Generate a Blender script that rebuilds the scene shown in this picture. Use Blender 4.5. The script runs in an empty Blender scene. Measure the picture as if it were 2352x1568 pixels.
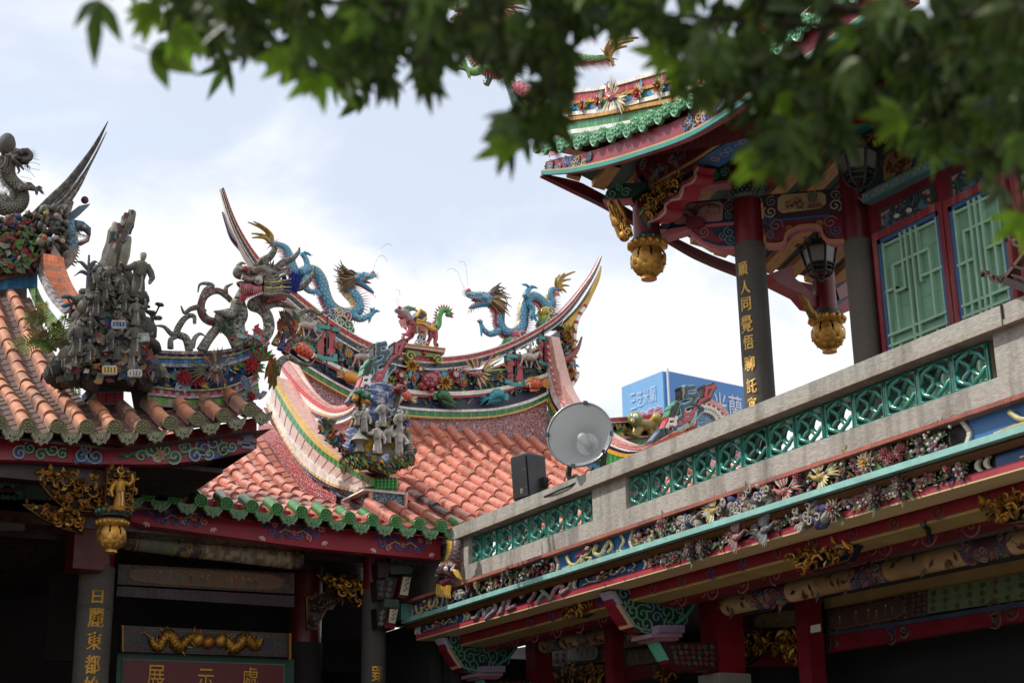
import bpy,math,random
from mathutils import Vector,Matrix
random.seed(7)
SC=bpy.context.scene
COLL=SC.collection
V=Vector
rad=math.radians
RX=V((0.8773969963993409,-0.47946771148648615,-0.01688858642180164))
RD=V((0.1346209869718716,0.27983059060809,-0.9505640590863127))
RF=V((0.46049071714436784,0.8317484921548336,0.3100689362416471))
FD,CX,CY=3597.6,1176.0,784.1
cam_d=bpy.data.cameras.new('camera');cam=bpy.data.objects.new('camera',cam_d);COLL.objects.link(cam)
cam.matrix_world=Matrix(((RX.x,-RD.x,-RF.x,0),(RX.y,-RD.y,-RF.y,0),(RX.z,-RD.z,-RF.z,0),(0,0,0,1)))
cam_d.sensor_width=36;cam_d.lens=36*FD/2352;cam_d.clip_start=0.1;cam_d.clip_end=3000
cam_d.dof.use_dof=True;cam_d.dof.focus_distance=16.0;cam_d.dof.aperture_fstop=4.2
SC.camera=cam
SUN=V((-0.60,0.27,0.75)).normalized()
sl=bpy.data.lights.new('sun','SUN');sl.energy=3.2;sl.angle=rad(0.6);sl.color=(1,0.95,0.87)
so=bpy.data.objects.new('sun',sl);COLL.objects.link(so);so.location=(0,0,40)
so.rotation_euler=SUN.to_track_quat('Z','Y').to_euler()
W=bpy.data.worlds.new('World');SC.world=W;W.use_nodes=True
wn=W.node_tree.nodes;wl=W.node_tree.links;wn.clear()
def wnode(t,**kw):
 n=wn.new(t)
 for a,b in kw.items():setattr(n,a,b)
 return n
sky=wnode('ShaderNodeTexSky',sky_type='NISHITA',sun_disc=False)
sky.sun_elevation=math.asin(SUN.z);sky.sun_rotation=math.atan2(SUN.x,SUN.y);sky.air_density=1.0;sky.dust_density=0.6
bg1=wnode('ShaderNodeBackground');bg1.inputs[1].default_value=0.18
bg2=wnode('ShaderNodeBackground');bg2.inputs[0].default_value=(0.96,0.975,1.0,1);bg2.inputs[1].default_value=1.0
tc=wnode('ShaderNodeTexCoord');sep=wnode('ShaderNodeSeparateXYZ');wl.new(tc.outputs['Generated'],sep.inputs[0])
den=wnode('ShaderNodeMath',operation='ADD');wl.new(sep.outputs[2],den.inputs[0]);den.inputs[1].default_value=0.25
div=wnode('ShaderNodeVectorMath',operation='DIVIDE');wl.new(tc.outputs['Generated'],div.inputs[0])
cmb=wnode('ShaderNodeCombineXYZ');wl.new(den.outputs[0],cmb.inputs[0]);wl.new(den.outputs[0],cmb.inputs[1]);cmb.inputs[2].default_value=1
wl.new(cmb.outputs[0],div.inputs[1])
nz=wnode('ShaderNodeTexNoise');nz.inputs['Scale'].default_value=4.2;nz.inputs['Detail'].default_value=7;nz.inputs['Roughness'].default_value=0.55;nz.inputs['Distortion'].default_value=0.35
wl.new(div.outputs[0],nz.inputs['Vector'])
def gap(d,w,h):
 dt=wnode('ShaderNodeVectorMath',operation='DOT_PRODUCT');wl.new(tc.outputs['Generated'],dt.inputs[0]);dt.inputs[1].default_value=d
 mr=wnode('ShaderNodeMapRange',interpolation_type='SMOOTHSTEP');wl.new(dt.outputs['Value'],mr.inputs[0])
 mr.inputs[1].default_value=math.cos(rad(w));mr.inputs[2].default_value=1;mr.inputs[3].default_value=0;mr.inputs[4].default_value=h
 return mr.outputs[0]
k=4096/2352
def ray(x,y):
 return RX*((x-CX)/FD)+RD*((y-CY)/FD)+RF
def onX(x,y,X):d=ray(x,y);return d*(X/d.x)
def onY(x,y,Y):d=ray(x,y);return d*(Y/d.y)
def onZ(x,y,Z):d=ray(x,y);return d*(Z/d.z)
def onP(x,y,p,n):d=ray(x,y);return d*(n.dot(p)/n.dot(d))
acc=nz.outputs['Fac']
for(px,py,w,h) in((850,170,9,0.24),(150,-60,11,0.24),(1150,480,7,0.15),(620,330,5,.08),(1900,-200,16,0.28)):
 s=wnode('ShaderNodeMath',operation='SUBTRACT');wl.new(acc,s.inputs[0]);wl.new(gap(ray(px,py).normalized(),w,h),s.inputs[1]);acc=s.outputs[0]
cr=wnode('ShaderNodeMapRange',interpolation_type='SMOOTHSTEP');wl.new(acc,cr.inputs[0])
cr.inputs[1].default_value=0.16;cr.inputs[2].default_value=0.50;cr.inputs[3].default_value=0.55;cr.inputs[4].default_value=1.0
mx=wnode('ShaderNodeMixShader');wl.new(cr.outputs[0],mx.inputs[0]);wl.new(bg1.outputs[0],mx.inputs[1]);wl.new(bg2.outputs[0],mx.inputs[2])
wl.new(sky.outputs[0],bg1.inputs[0])
wo=wnode('ShaderNodeOutputWorld');wl.new(mx.outputs[0],wo.inputs[0])
SC.view_settings.view_transform='Standard';SC.view_settings.look='None';SC.view_settings.exposure=0.16;SC.view_settings.gamma=1
SC.render.engine='CYCLES'
try:
 SC.cycles.use_denoising=True;SC.cycles.denoiser='OPENIMAGEDENOISE'
except Exception:pass
SC.cycles.max_bounces=6;SC.cycles.diffuse_bounces=3;SC.cycles.glossy_bounces=3;SC.cycles.transparent_max_bounces=6
SC.cycles.caustics_reflective=False;SC.cycles.caustics_refractive=False
def zr(x0,y0,x1,w):
 s=(x1-x0)/w
 return lambda x,y:((x0+x*s)/k,(y0+y*s)/k)
ZA=zr(0,400,800,1568);ZB=zr(0,1100,1100,2156);ZC=zr(600,700,1600,1960);ZD=zr(1100,900,2400,2265);ZE=zr(0,1700,1200,1825);ZF=zr(1000,1700,2100,1673)
ZG=zr(1900,1500,3000,2156);ZH=zr(2900,1200,4096,1875);ZI=zr(2000,2000,3100,2352);ZJ=zr(2900,1900,4096,2257);ZK=zr(2100,0,3200,2156);ZL=zr(2100,500,3100, 2240)
ZM=zr(2900,500,4096,1875);ZN=zr(2900,0,4096,2344);ZO=zr(500,0,2200,2352);ZP=zr(750,1450,2150,2352);ZQ=zr(1850,1500,2950,2352);ZR=zr(1640,2050,2040,1140)
ZS=zr(3450,750,4096,2026);ZT=zr(400,2400,1200,2352);ZU=zr(400,2100,1200,2352)
DD=lambda x,y:(x,y)
def yp(z,pts,Y):return[onY(*z(*p),Y) for p in pts]
def xp(z,pts,X):return[onX(*z(*p),X) for p in pts]
def C(h,m=1.0):
 r=[int(h[i:i+2],16)/255 for i in(0,2,4)]
 return tuple(m*(c/12.92 if c<=0.04045 else((c+0.055)/1.055)**2.4) for c in r)
RED=C('a01d2c');DRED=C('6e0f1c');CRIM=C('8c1524');PINK=C('c98f88');ROSE=C('b5606a');WHITE=C('e2dcd4');YEL=C('cfa540');NAVY=C('1c2440');BLUE=C('2c68a8');SKYB=C('5aa3cf')
TEAL=C('2f8f86');LTEAL=C('7fc6bd');GREEN=C('2c7a42');DGREEN=C('14402c');LGREEN=C('7fae3e');BLACK=C('191a1d');GOLD=C('a87832');CREAM=C('c9a877');ORANGE=C('d2713a')
GREY=C('8d8b86');DGREY=C('57544f');AGED=C('6f6b62');AGEDD=C('45423d');TERRA=C('cc8370');TERRD=C('a85a44');WOOD=C('c79a6a');PURP=C('8f4a58');JADE=C('2b8a77');MINT=C('7aa88c')
def jit(c,a=0.12):
 m=1+random.uniform(-a,a);return tuple(max(0,x*m*(1+random.uniform(-a,a)*0.35)) for x in c)
def mixc(a,b,t):return tuple(x*(1-t)+y*t for x,y in zip(a,b))
def mat(name,rough=0.5,metal=0.0,var=0.18,vscale=7.0,bump=0.0,bscale=40.0,coat=0.0,grout=None,gscale=18.0,spec=0.5,stain=None,sscale=1.6,trans=0.0,stretch=None,rvar=0.12,sstr=None):
 m=bpy.data.materials.new(name);m.use_nodes=True
 N=m.node_tree.nodes;L=m.node_tree.links;b=N['Principled BSDF']
 at=N.new('ShaderNodeAttribute');at.attribute_name='Col'
 co=N.new('ShaderNodeTexCoord');vec=co.outputs['Object']
 if stretch:
  mp=N.new('ShaderNodeMapping');mp.inputs['Scale'].default_value=stretch;L.new(vec,mp.inputs[0]);vec=mp.outputs[0]
 def noise(sc,det=4):
  n=N.new('ShaderNodeTexNoise');n.inputs['Scale'].default_value=sc;n.inputs['Detail'].default_value=det;n.inputs['Roughness'].default_value=0.6;L.new(vec, n.inputs['Vector']);return n.outputs['Fac']
 def rng(src,a,b_,lo=0.3,hi=0.7):
  r=N.new('ShaderNodeMapRange');L.new(src,r.inputs[0]);r.inputs[1].default_value=lo;r.inputs[2].default_value=hi;r.inputs[3].default_value=a;r.inputs[4].default_value=b_;return r.outputs[0]
 def mul(colsock,fac):
  v=N.new('ShaderNodeVectorMath');v.operation='SCALE';L.new(colsock,v.inputs[0]);L.new(fac,v.inputs['Scale']);return v.outputs[0]
 n1=noise(vscale)
 col=mul(at.outputs['Color'],rng(n1,1-var,1+var))
 hgt=None
 if stain:
  mx_=N.new('ShaderNodeMix');mx_.data_type='RGBA';sv=vec
  if sstr:mp2=N.new('ShaderNodeMapping');mp2.inputs['Scale'].default_value=sstr;L.new(co.outputs['Object'],mp2.inputs[0]);vec=mp2.outputs[0]
  L.new(rng(noise(sscale,6),0,stain[1],0.48,0.7),mx_.inputs['Factor']);vec=sv;L.new(col,mx_.inputs['A']);mx_.inputs['B'].default_value=(*stain[0],1);col=mx_.outputs['Result']
 if grout:
  vo=N.new('ShaderNodeTexVoronoi');vo.feature='DISTANCE_TO_EDGE';vo.inputs['Scale'].default_value=gscale;L.new(vec,vo.inputs['Vector'])
  vc=N.new('ShaderNodeTexVoronoi');vc.inputs['Scale'].default_value=gscale;L.new(vec,vc.inputs['Vector'])
  sp=N.new('ShaderNodeSeparateXYZ');L.new(vc.outputs['Color'],sp.inputs[0])
  col=mul(col,rng(sp.outputs[0],0.65,1.35,0,1))
  e=rng(vo.outputs['Distance'],1,0,0.03,0.07)
  mg=N.new('ShaderNodeMix');mg.data_type='RGBA';L.new(e,mg.inputs['Factor']);L.new(col,mg.inputs['A']);mg.inputs['B'].default_value=(*grout,1);col=mg.outputs['Result']
  hgt=rng(vo.outputs['Distance'],0,1,0.0,0.1)
 L.new(col,b.inputs['Base Color'])
 b.inputs['Metallic'].default_value=metal;b.inputs['Specular IOR Level'].default_value=spec
 L.new(rng(n1,max(0.05,rough-rvar),min(1,rough+rvar)),b.inputs['Roughness'])
 if coat:b.inputs['Coat Weight'].default_value=coat;b.inputs['Coat Roughness'].default_value=0.12
 if bump or hgt:
  bp=N.new('ShaderNodeBump');bp.inputs['Strength'].default_value=bump or 0.5;bp.inputs['Distance'].default_value=0.01
  L.new(hgt if hgt else noise(bscale,3),bp.inputs['Height']);L.new(bp.outputs[0],b.inputs['Normal'])
 if trans:
  tr=N.new('ShaderNodeBsdfTranslucent');ms=N.new('ShaderNodeMixShader');ms.inputs[0].default_value=trans
  L.new(mul(col,rng(n1,1.6,2.4)),tr.inputs[0]);L.new(b.outputs[0],ms.inputs[1]);L.new(tr.outputs[0],ms.inputs[2]);L.new(ms.outputs[0],N['Material Output'].inputs[0])
 return m
M_TERRA=mat('terracotta_tile',0.3,coat=.15,var=0.16,vscale=9,bump=0.15,bscale=60,stain=(C('6f5046'),0.4),sscale=3.5,sstr=(1.6,.6,.6))
M_AGTERRA=mat('weathered_terracotta',0.6,var=0.25,vscale=10,bump=0.3,bscale=60,stain=(C('4a3a33'),0.6),sscale=3.0)
M_GLAZE=mat('glazed_ceramic',0.3,var=0.15,vscale=14,bump=0.12,bscale=90,coat=0.25)
M_AGED=mat('weathered_ceramic',0.75,var=0.35,vscale=16,bump=0.6,bscale=70,stain=(C('3a3732'),0.55),sscale=5)
M_MOSAIC=mat('broken_tile_mosaic',0.4,var=0.1,grout=C('c9bdb6'),gscale=24)
M_PAINT=mat('painted_wood',0.42,var=0.12,vscale=3.5,bump=0.08,bscale=50,stain=(C('2a1512'),0.22),sscale=2.0)
M_OLDWOOD=mat('worn_red_wood',0.6,var=0.2,vscale=5,bump=0.3,bscale=60,stretch=(3,3,0.35),stain=(C('b98f80'),0.4),sscale=4)
M_GOLD=mat('gilded_carving',0.42,metal=0.75,var=0.22,vscale=18,bump=0.5,bscale=80)
M_CEM=mat('washed_stone_render',0.9,var=0.22,vscale=60,bump=0.6,bscale=140,spec=0.2,stain=(C('4c4844'),0.6),sscale=3.2,stretch=(1,0.3,1),sstr=(1.5,1.5, .22))
M_GRAN=mat('grey_granite',0.75,var=0.22,vscale=70,bump=0.2,bscale=150,spec=0.25,stain=(C('3c3a38'),0.4),sscale=1.5)
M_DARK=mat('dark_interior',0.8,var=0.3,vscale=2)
M_BLKPL=mat('black_plastic',0.45,var=0.1,vscale=5,bump=0.1,bscale=200)
M_STEEL=mat('lamp_metal',0.28,metal=0.9,var=0.08,vscale=6)
M_RUST=mat('rusty_steel',0.7,metal=0.3,var=0.35,vscale=12,bump=0.3,bscale=50)
M_LEAF=mat('leaf_green',0.42,var=0.35,vscale=6,trans=0.22,spec=.3)
M_SIGN=mat('printed_sign',0.5,var=0.04,vscale=1)
M_GROUND=mat('stone_paving',0.85,var=0.2,vscale=1.5)
class MB:
 def __init__(s):s.v=[];s.f=[];s.c=[];s.sm=[]
 def add(s,vs,fs,cols,smooth=False):
  o=len(s.v);s.v+=[tuple(p) for p in vs]
  one= not(cols and isinstance(cols[0],(tuple,list)))
  for i,f in enumerate(fs):
   s.f.append([o+j for j in f]);s.c.append(cols if one else cols[i]);s.sm.append(smooth)
 def face(s,pts,col):s.add(pts,[list(range(len(pts)))],col)
 def box(s,c,ex,ey,ez,col):
  c=V(c);P=[c+ex*a+ey*b+ez*d for a in(-1,1) for b in(-1,1) for d in(-1,1)]
  s.add(P,[(0,1,3,2),(4,6,7,5),(0,4,5,1),(2,3,7,6),(0,2,6,4),(1,5,7,3)],col)
 def abox(s,lo,hi,col):
  lo=V(lo);hi=V(hi);c=(lo+hi)/2;h=(hi-lo)/2
  s.box(c,V((h.x,0,0)),V((0,h.y,0)),V((0,0,h.z)),col)
 def prism(s,poly,ex,col,side=None):
  n=len(poly);A=[V(p) for p in poly];B=[p+ex for p in A]
  s.add(A+B,[list(range(n))[::-1],list(range(n,2*n))]+[[i,(i+1)%n,n+(i+1)%n,n+i] for i in range(n)],[col,col]+[side or col]*n)
 def tube(s,pts,r,col,n=8,cap=True,up=None,flat=1.0,smooth=True):
  pts=[V(p) for p in pts];m=len(pts)
  if not isinstance(r,(list,tuple)):r=[r]*m
  T=[(pts[min(i+1,m-1)]-pts[max(i-1,0)]).normalized() for i in range(m)]
  u=V(up) if up else(V((0,0,1)) if abs(T[0].z)<0.9 else V((1,0,0)))
  vs=[]
  for i in range(m):
   u=V(up) if up else u
   u=(u-T[i]*u.dot(T[i]));
   if u.length<1e-6:u=T[i].orthogonal()
   u.normalize();w=T[i].cross(u)
   for j in range(n):
    a=2*math.pi*j/n;vs.append(pts[i]+(u*math.cos(a)+w*math.sin(a)*flat)*r[i])
  fs=[];cs=[]
  for i in range(m-1):
   for j in range(n):
    fs.append((i*n+j,i*n+(j+1)%n,(i+1)*n+(j+1)%n,(i+1)*n+j));cs.append(col(i,j) if callable(col) else col)
  s.add(vs,fs,cs,smooth)
  if cap:
   c0=col(0,0) if callable(col) else col;c1=col(m-2,0) if callable(col) else col
   s.add(vs[:n],[list(range(n))[::-1]],c0);s.add(vs[-n:],[list(range(n))],c1)
 def ell(s,c,ax,ay,az,col,nu=10,nv=6):
  c=V(c);vs=[c+az]
  for i in range(1,nv):
   t=math.pi*i/nv
   for j in range(nu):
    a=2*math.pi*j/nu;vs.append(c+(ax*math.cos(a)+ay*math.sin(a))*math.sin(t)+az*math.cos(t))
  vs.append(c-az);fs=[]
  for j in range(nu):fs.append((0,1+j,1+(j+1)%nu))
  for i in range(nv-2):
   for j in range(nu):
    a=1+i*nu;fs.append((a+j,a+nu+j,a+nu+(j+1)%nu,a+(j+1)%nu))
  a=1+(nv-2)*nu
  for j in range(nu):fs.append((a+j,len(vs)-1,a+(j+1)%nu))
  s.add(vs,fs,[jit(col,0.06) for _ in fs] if not callable(col) else[col() for _ in fs],True)
 def ball(s,c,r,col,nu=8,nv=5):s.ell(c,V((r,0,0)),V((0,r,0)),V((0,0,r)),col,nu,nv)
 def spike(s,a,b,r,col,n=4):
  a=V(a);b=V(b);t=(b-a).normalized();u=t.orthogonal().normalized();w=t.cross(u)
  vs=[a+(u*math.cos(2*math.pi*j/n)+w*math.sin(2*math.pi*j/n))*r for j in range(n)]+[b]
  s.add(vs,[(j,(j+1)%n,n) for j in range(n)],col)
 def petal(s,a,d,up,L,w,col,lift=0.25):
  a=V(a);d=V(d).normalized();up=V(up).normalized();sd=d.cross(up).normalized()
  p=[a,a+d*L*.45+sd*w*.5+up*L*lift*.7,a+d*L*.45+up*L*lift*.35,a+d*L*.45-sd*w*.5+up*L*lift*.7,a+d*L+up*L*lift]
  s.add(p,[(0,1,2),(0,2,3),(1,4,2),(2,4,3)],[col,jit(col,.1),jit(col,.1),col])
 def flower(s,c,n,r,cols,np_=8,leaf=None):
  n=V(n).normalized();u=n.orthogonal().normalized();w=n.cross(u);R=len(cols)
  if leaf:
   for q in range(5):
    a=random.uniform(0,6.28);s.petal(c,u*math.cos(a)+w*math.sin(a),n,r*1.5,r*.6,jit(random.choice(leaf),.15),0.05)
  for q,col in enumerate(cols):
   rr=r*(1-q/R*.75);a0=random.uniform(0,6.28)
   for j in range(np_):
    a=a0+2*math.pi*j/np_
    s.petal(c+n*r*.10*(q+1),u*math.cos(a)+w*math.sin(a),n,rr,rr*2.6/np_*1.25,jit(col,.15),0.25+.25*q)
  s.ell(c+n*r*.35,u*r*.16,w*r*.16,n*r*.2,jit(cols[-1],.1),6,4)
 def lathe(s,c,ax,prof,col,n=14,sq=None):
  ax=V(ax).normalized();u=ax.orthogonal().normalized();w=ax.cross(u);c=V(c);vs=[]
  for h,r in prof:
   for j in range(n):
    a=2*math.pi*j/n;vs.append(c+ax*h+(u*math.cos(a)+w*math.sin(a))*r)
  fs=[(i*n+j,i*n+(j+1)%n,(i+1)*n+(j+1)%n,(i+1)*n+j) for i in range(len(prof)-1) for j in range(n)]
  cs=[(col(i//n) if callable(col) else col) for i in range(len(fs))]
  s.add(vs,fs,cs,True)
  s.add(vs[:n],[list(range(n))[::-1]],cs[0]);s.add(vs[-n:],[list(range(n))],cs[-1])
 def ribbon(s,pts,n,w,th,col):
  n=V(n).normalized();m=len(pts);vs=[]
  if not isinstance(w,(list,tuple)):w=[w]*m
  for i in range(m):
   t=(V(pts[min(i+1,m-1)])-V(pts[max(i-1,0)])).normalized();sd=t.cross(n).normalized()*w[i]/2;p=V(pts[i])
   vs+=[p-sd,p-sd*.7+n*th,p+sd*.7+n*th,p+sd]
  fs=[]
  for i in range(m-1):
   for j in range(3):fs.append((4*i+j,4*i+j+1,4*i+j+5,4*i+j+4))
  s.add(vs,fs,col)
 def spiral(s,c,u,w,r,turns,wd,n,th,col,a0=0.0,tail=None):
  u=V(u);w=V(w);K=max(8,int(turns*12));P=[]
  for i in range(K+1):
   t=i/K;a=a0+turns*2*math.pi*t;rr=r*(1-.88*t);P.append(V(c)+(u*math.cos(a)+w*math.sin(a))*rr)
  if tail:P=[V(t_) for t_ in tail]+P
  s.ribbon(P,n,wd,th,col)
 def strip(s,lo,up,out,n,cols,gap=0.1,th=0.02,back=None,j=.12):
  lo=resample(lo,n+1);up=resample(up,n+1);out=V(out)
  if back is not None:
   s.add(lo+up,[(i,i+1,n+2+i,n+1+i) for i in range(n)],back)
  for i in range(n):
   a,b,c,d=lo[i],lo[i+1],up[i+1],up[i];m=(a+b+c+d)/4
   q=[p+(m-p)*gap for p in(a,b,c,d)];cc=jit(cols[i%len(cols)],j)
   top=[p+out*th for p in q]
   s.add(q+top,[(4,5,6,7),(0,1,5,4),(1,2,6,5),(2,3,7,6),(3,0,4,7)],cc)
 def sheet(s,lo,up,col,n=24,out=None):
  lo=resample(lo,n+1);up=resample(up,n+1)
  s.add(lo+up,[(i,i+1,n+2+i,n+1+i) for i in range(n)],col)
  if out:
   o=V(out);L2=[p+o for p in lo];U2=[p+o for p in up]
   s.add(L2+U2,[(i,i+1,n+2+i,n+1+i) for i in range(n)],col)
   s.add(up+U2,[(i,i+1,n+2+i,n+1+i) for i in range(n)],col);s.add(lo+L2,[(i,i+1,n+2+i,n+1+i) for i in range(n)],col)
   for e in(0,n):s.add([lo[e],up[e],U2[e],L2[e]],[(0,1,2,3)],col)
 def build(s,name,material,parent=None):
  me=bpy.data.meshes.new(name);me.from_pydata(s.v,[],s.f);me.validate(verbose=False) if False else None
  at=me.color_attributes.new('Col','FLOAT_COLOR','CORNER');buf=[]
  for f,c in zip(s.f,s.c):buf+=[c[0],c[1],c[2],1.0]*len(f)
  at.data.foreach_set('color',buf);me.polygons.foreach_set('use_smooth',s.sm)
  me.materials.append(material);me.update()
  o=bpy.data.objects.new(name,me);COLL.objects.link(o)
  if parent:put(o,parent)
  return o
def resample(pts,n):
 pts=[V(p) for p in pts];d=[0]
 for a,b in zip(pts,pts[1:]):d.append(d[-1]+(b-a).length)
 out=[];j=0
 for i in range(n):
  t=d[-1]*i/(n-1)
  while j<len(pts)-2 and d[j+1]<t:j+=1
  L=d[j+1]-d[j];out.append(pts[j].lerp(pts[j+1],(t-d[j])/L if L else 0))
 return out
def smooth(pts,n=24):
 P=[V(p) for p in pts];P=[P[0]*2-P[1]]+P+[P[-1]*2-P[-2]];out=[]
 m=len(P)-3;per=max(2,n//m)
 for i in range(m):
  for q in range(per):
   t=q/per;a,b,c,d=P[i:i+4]
   out.append(.5*((2*b)+(c-a)*t+(2*a-5*b+4*c-d)*t*t+(3*b-a-3*c+d)*t**3))
 return out+[P[-2]]
def put(o,parent):
 w=V((0,0,0));p=parent
 while p:w+=p.location;p=p.parent
 o.parent=parent;o.matrix_parent_inverse=Matrix.Identity(4);o.location=V(o.location)-w
def dup_part(o,off,parent):
 c=o.copy();COLL.objects.link(c);c.parent=parent;c.location=V(o.location)+V(off);return c
def tag(o,label,cat,group=None,kind=None):
 if label:o['label']=label
 if cat:o['category']=cat
 if group:o['group']=group
 if kind:o['kind']=kind
 return o
def thing(name,loc,label,cat,group=None):
 o=bpy.data.objects.new(name,None);COLL.objects.link(o);o.location=loc;o.empty_display_size=.1
 return tag(o,label,cat,group)
def structure(name,mb,m):
 o=mb.build(name,m);o['kind']='structure';return o
def glyphs(txt):
 cu=bpy.data.curves.new('glyph','FONT');cu.body=txt;cu.size=1.0;cu.align_x='CENTER';cu.resolution_u=3
 o=bpy.data.objects.new('glyph',cu);COLL.objects.link(o);dg=bpy.context.evaluated_depsgraph_get();dg.update()
 me=o.evaluated_get(dg).to_mesh();vs=[tuple(v.co) for v in me.vertices];fs=[list(p.vertices) for p in me.polygons]
 o.evaluated_get(dg).to_mesh_clear();bpy.data.objects.remove(o);bpy.data.curves.remove(cu)
 if not vs:return[],[]
 x0=min(v[0] for v in vs);x1=max(v[0] for v in vs);y0=min(v[1] for v in vs);y1=max(v[1] for v in vs)
 w=max(x1-x0,1e-6);h=max(y1-y0,1e-6)
 return[((v[0]-x0)/w-.5,(v[1]-y0)/h-.5) for v in vs],fs
def write(mb,txt,fn,col):
 g,f=glyphs(txt)
 if g:mb.add([fn(*p) for p in g],f,col)
def flatwrite(mb,txt,c,ux,uy,out,col):
 c=V(c);write(mb,txt,lambda x,y:c+ux*x+uy*y+out,col)
def quadpt(q,u,v):return(q[0]*(1-u)+q[1]*u)*(1-v)+(q[3]*(1-u)+q[2]*u)*v
def painted(mb,q,out,nu,nv,cols,th=.006,wd=.014,ph=0.0):
 q=[V(p) for p in q];out=V(out).normalized();U=(q[1]-q[0])/nu;Wv=(q[3]-q[0])/nv;r=min(U.length,Wv.length)*.42
 for i in range(nu):
  for j in range(nv):
   c=quadpt(q,(i+.5)/nu,(j+.5)/nv);sgn=1 if(i+j)%2 else -1
   col=jit(cols[(i*3+j)%len(cols)],.12)
   mb.spiral(c,U.normalized()*sgn,Wv.normalized(),r,1.4+random.uniform(-.2,.3),wd,out,th,col,a0=random.uniform(0,6.28) if ph else(i*1.7+j))
   d=U.normalized()*sgn
   mb.petal(c+d*r*.8+out*.002,d+Wv.normalized()*random.uniform(-.8,.8),out,r*.9,r*.5,jit(cols[(i+j+1)%len(cols)],.12),.06)
def carved(mb,q,out,n,cols,size,depth=.05):
 q=[V(p) for p in q];out=V(out).normalized();u=(q[1]-q[0]).normalized();w=out.cross(u)
 for i in range(n):
  c=quadpt(q,random.random(),random.random())+out*random.uniform(.2,1)*depth;col=jit(random.choice(cols),.25);t=random.random();s_=size*random.uniform(.6, 1.3);a=random.uniform(0,6.28)
  if t<.4:
   P=[c+(u*math.cos(a+b*.9)+w*math.sin(a+b*.9))*s_*(1-b*.16)+out*depth*.12*b for b in range(6)];mb.tube(P,[s_*.2,s_*.26,s_*.26,s_*.24,s_*.2,s_*.14],col,5)
  elif t<.75:mb.petal(c,u*math.cos(a)+w*math.sin(a),out,s_*1.6,s_*.9,col,.4)
  else :mb.ell(c,u*s_*.55,w*s_*.4,out*s_*.4,col,7,5)
def leafspray(mb,a,b,out,n,cols,L,stem=None):
 a=V(a);b=V(b);d=(b-a);sd=d.cross(V(out)).normalized()
 if stem:mb.tube([a,(a+b)/2+sd*d.length*.08,b],[L*.09,L*.07,L*.04],stem,5)
 for i in range(n):
  t=(i+1)/n;p=a+d*t;mb.petal(p,d.normalized()+sd*(1 if i%2 else -1)*random.uniform(.5,1.1),out,L*random.uniform(.7,1.2),L*.4,jit(random.choice(cols),.2), .25)
# ================================================================ ground
g=MB();g.add([(-400,-200,-1.6),(400,-200,-1.6),(400,600,-1.6),(-400,600,-1.6)],[(0,1,2,3)],C('6a6660'));structure('ground',g,M_GROUND)
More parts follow.
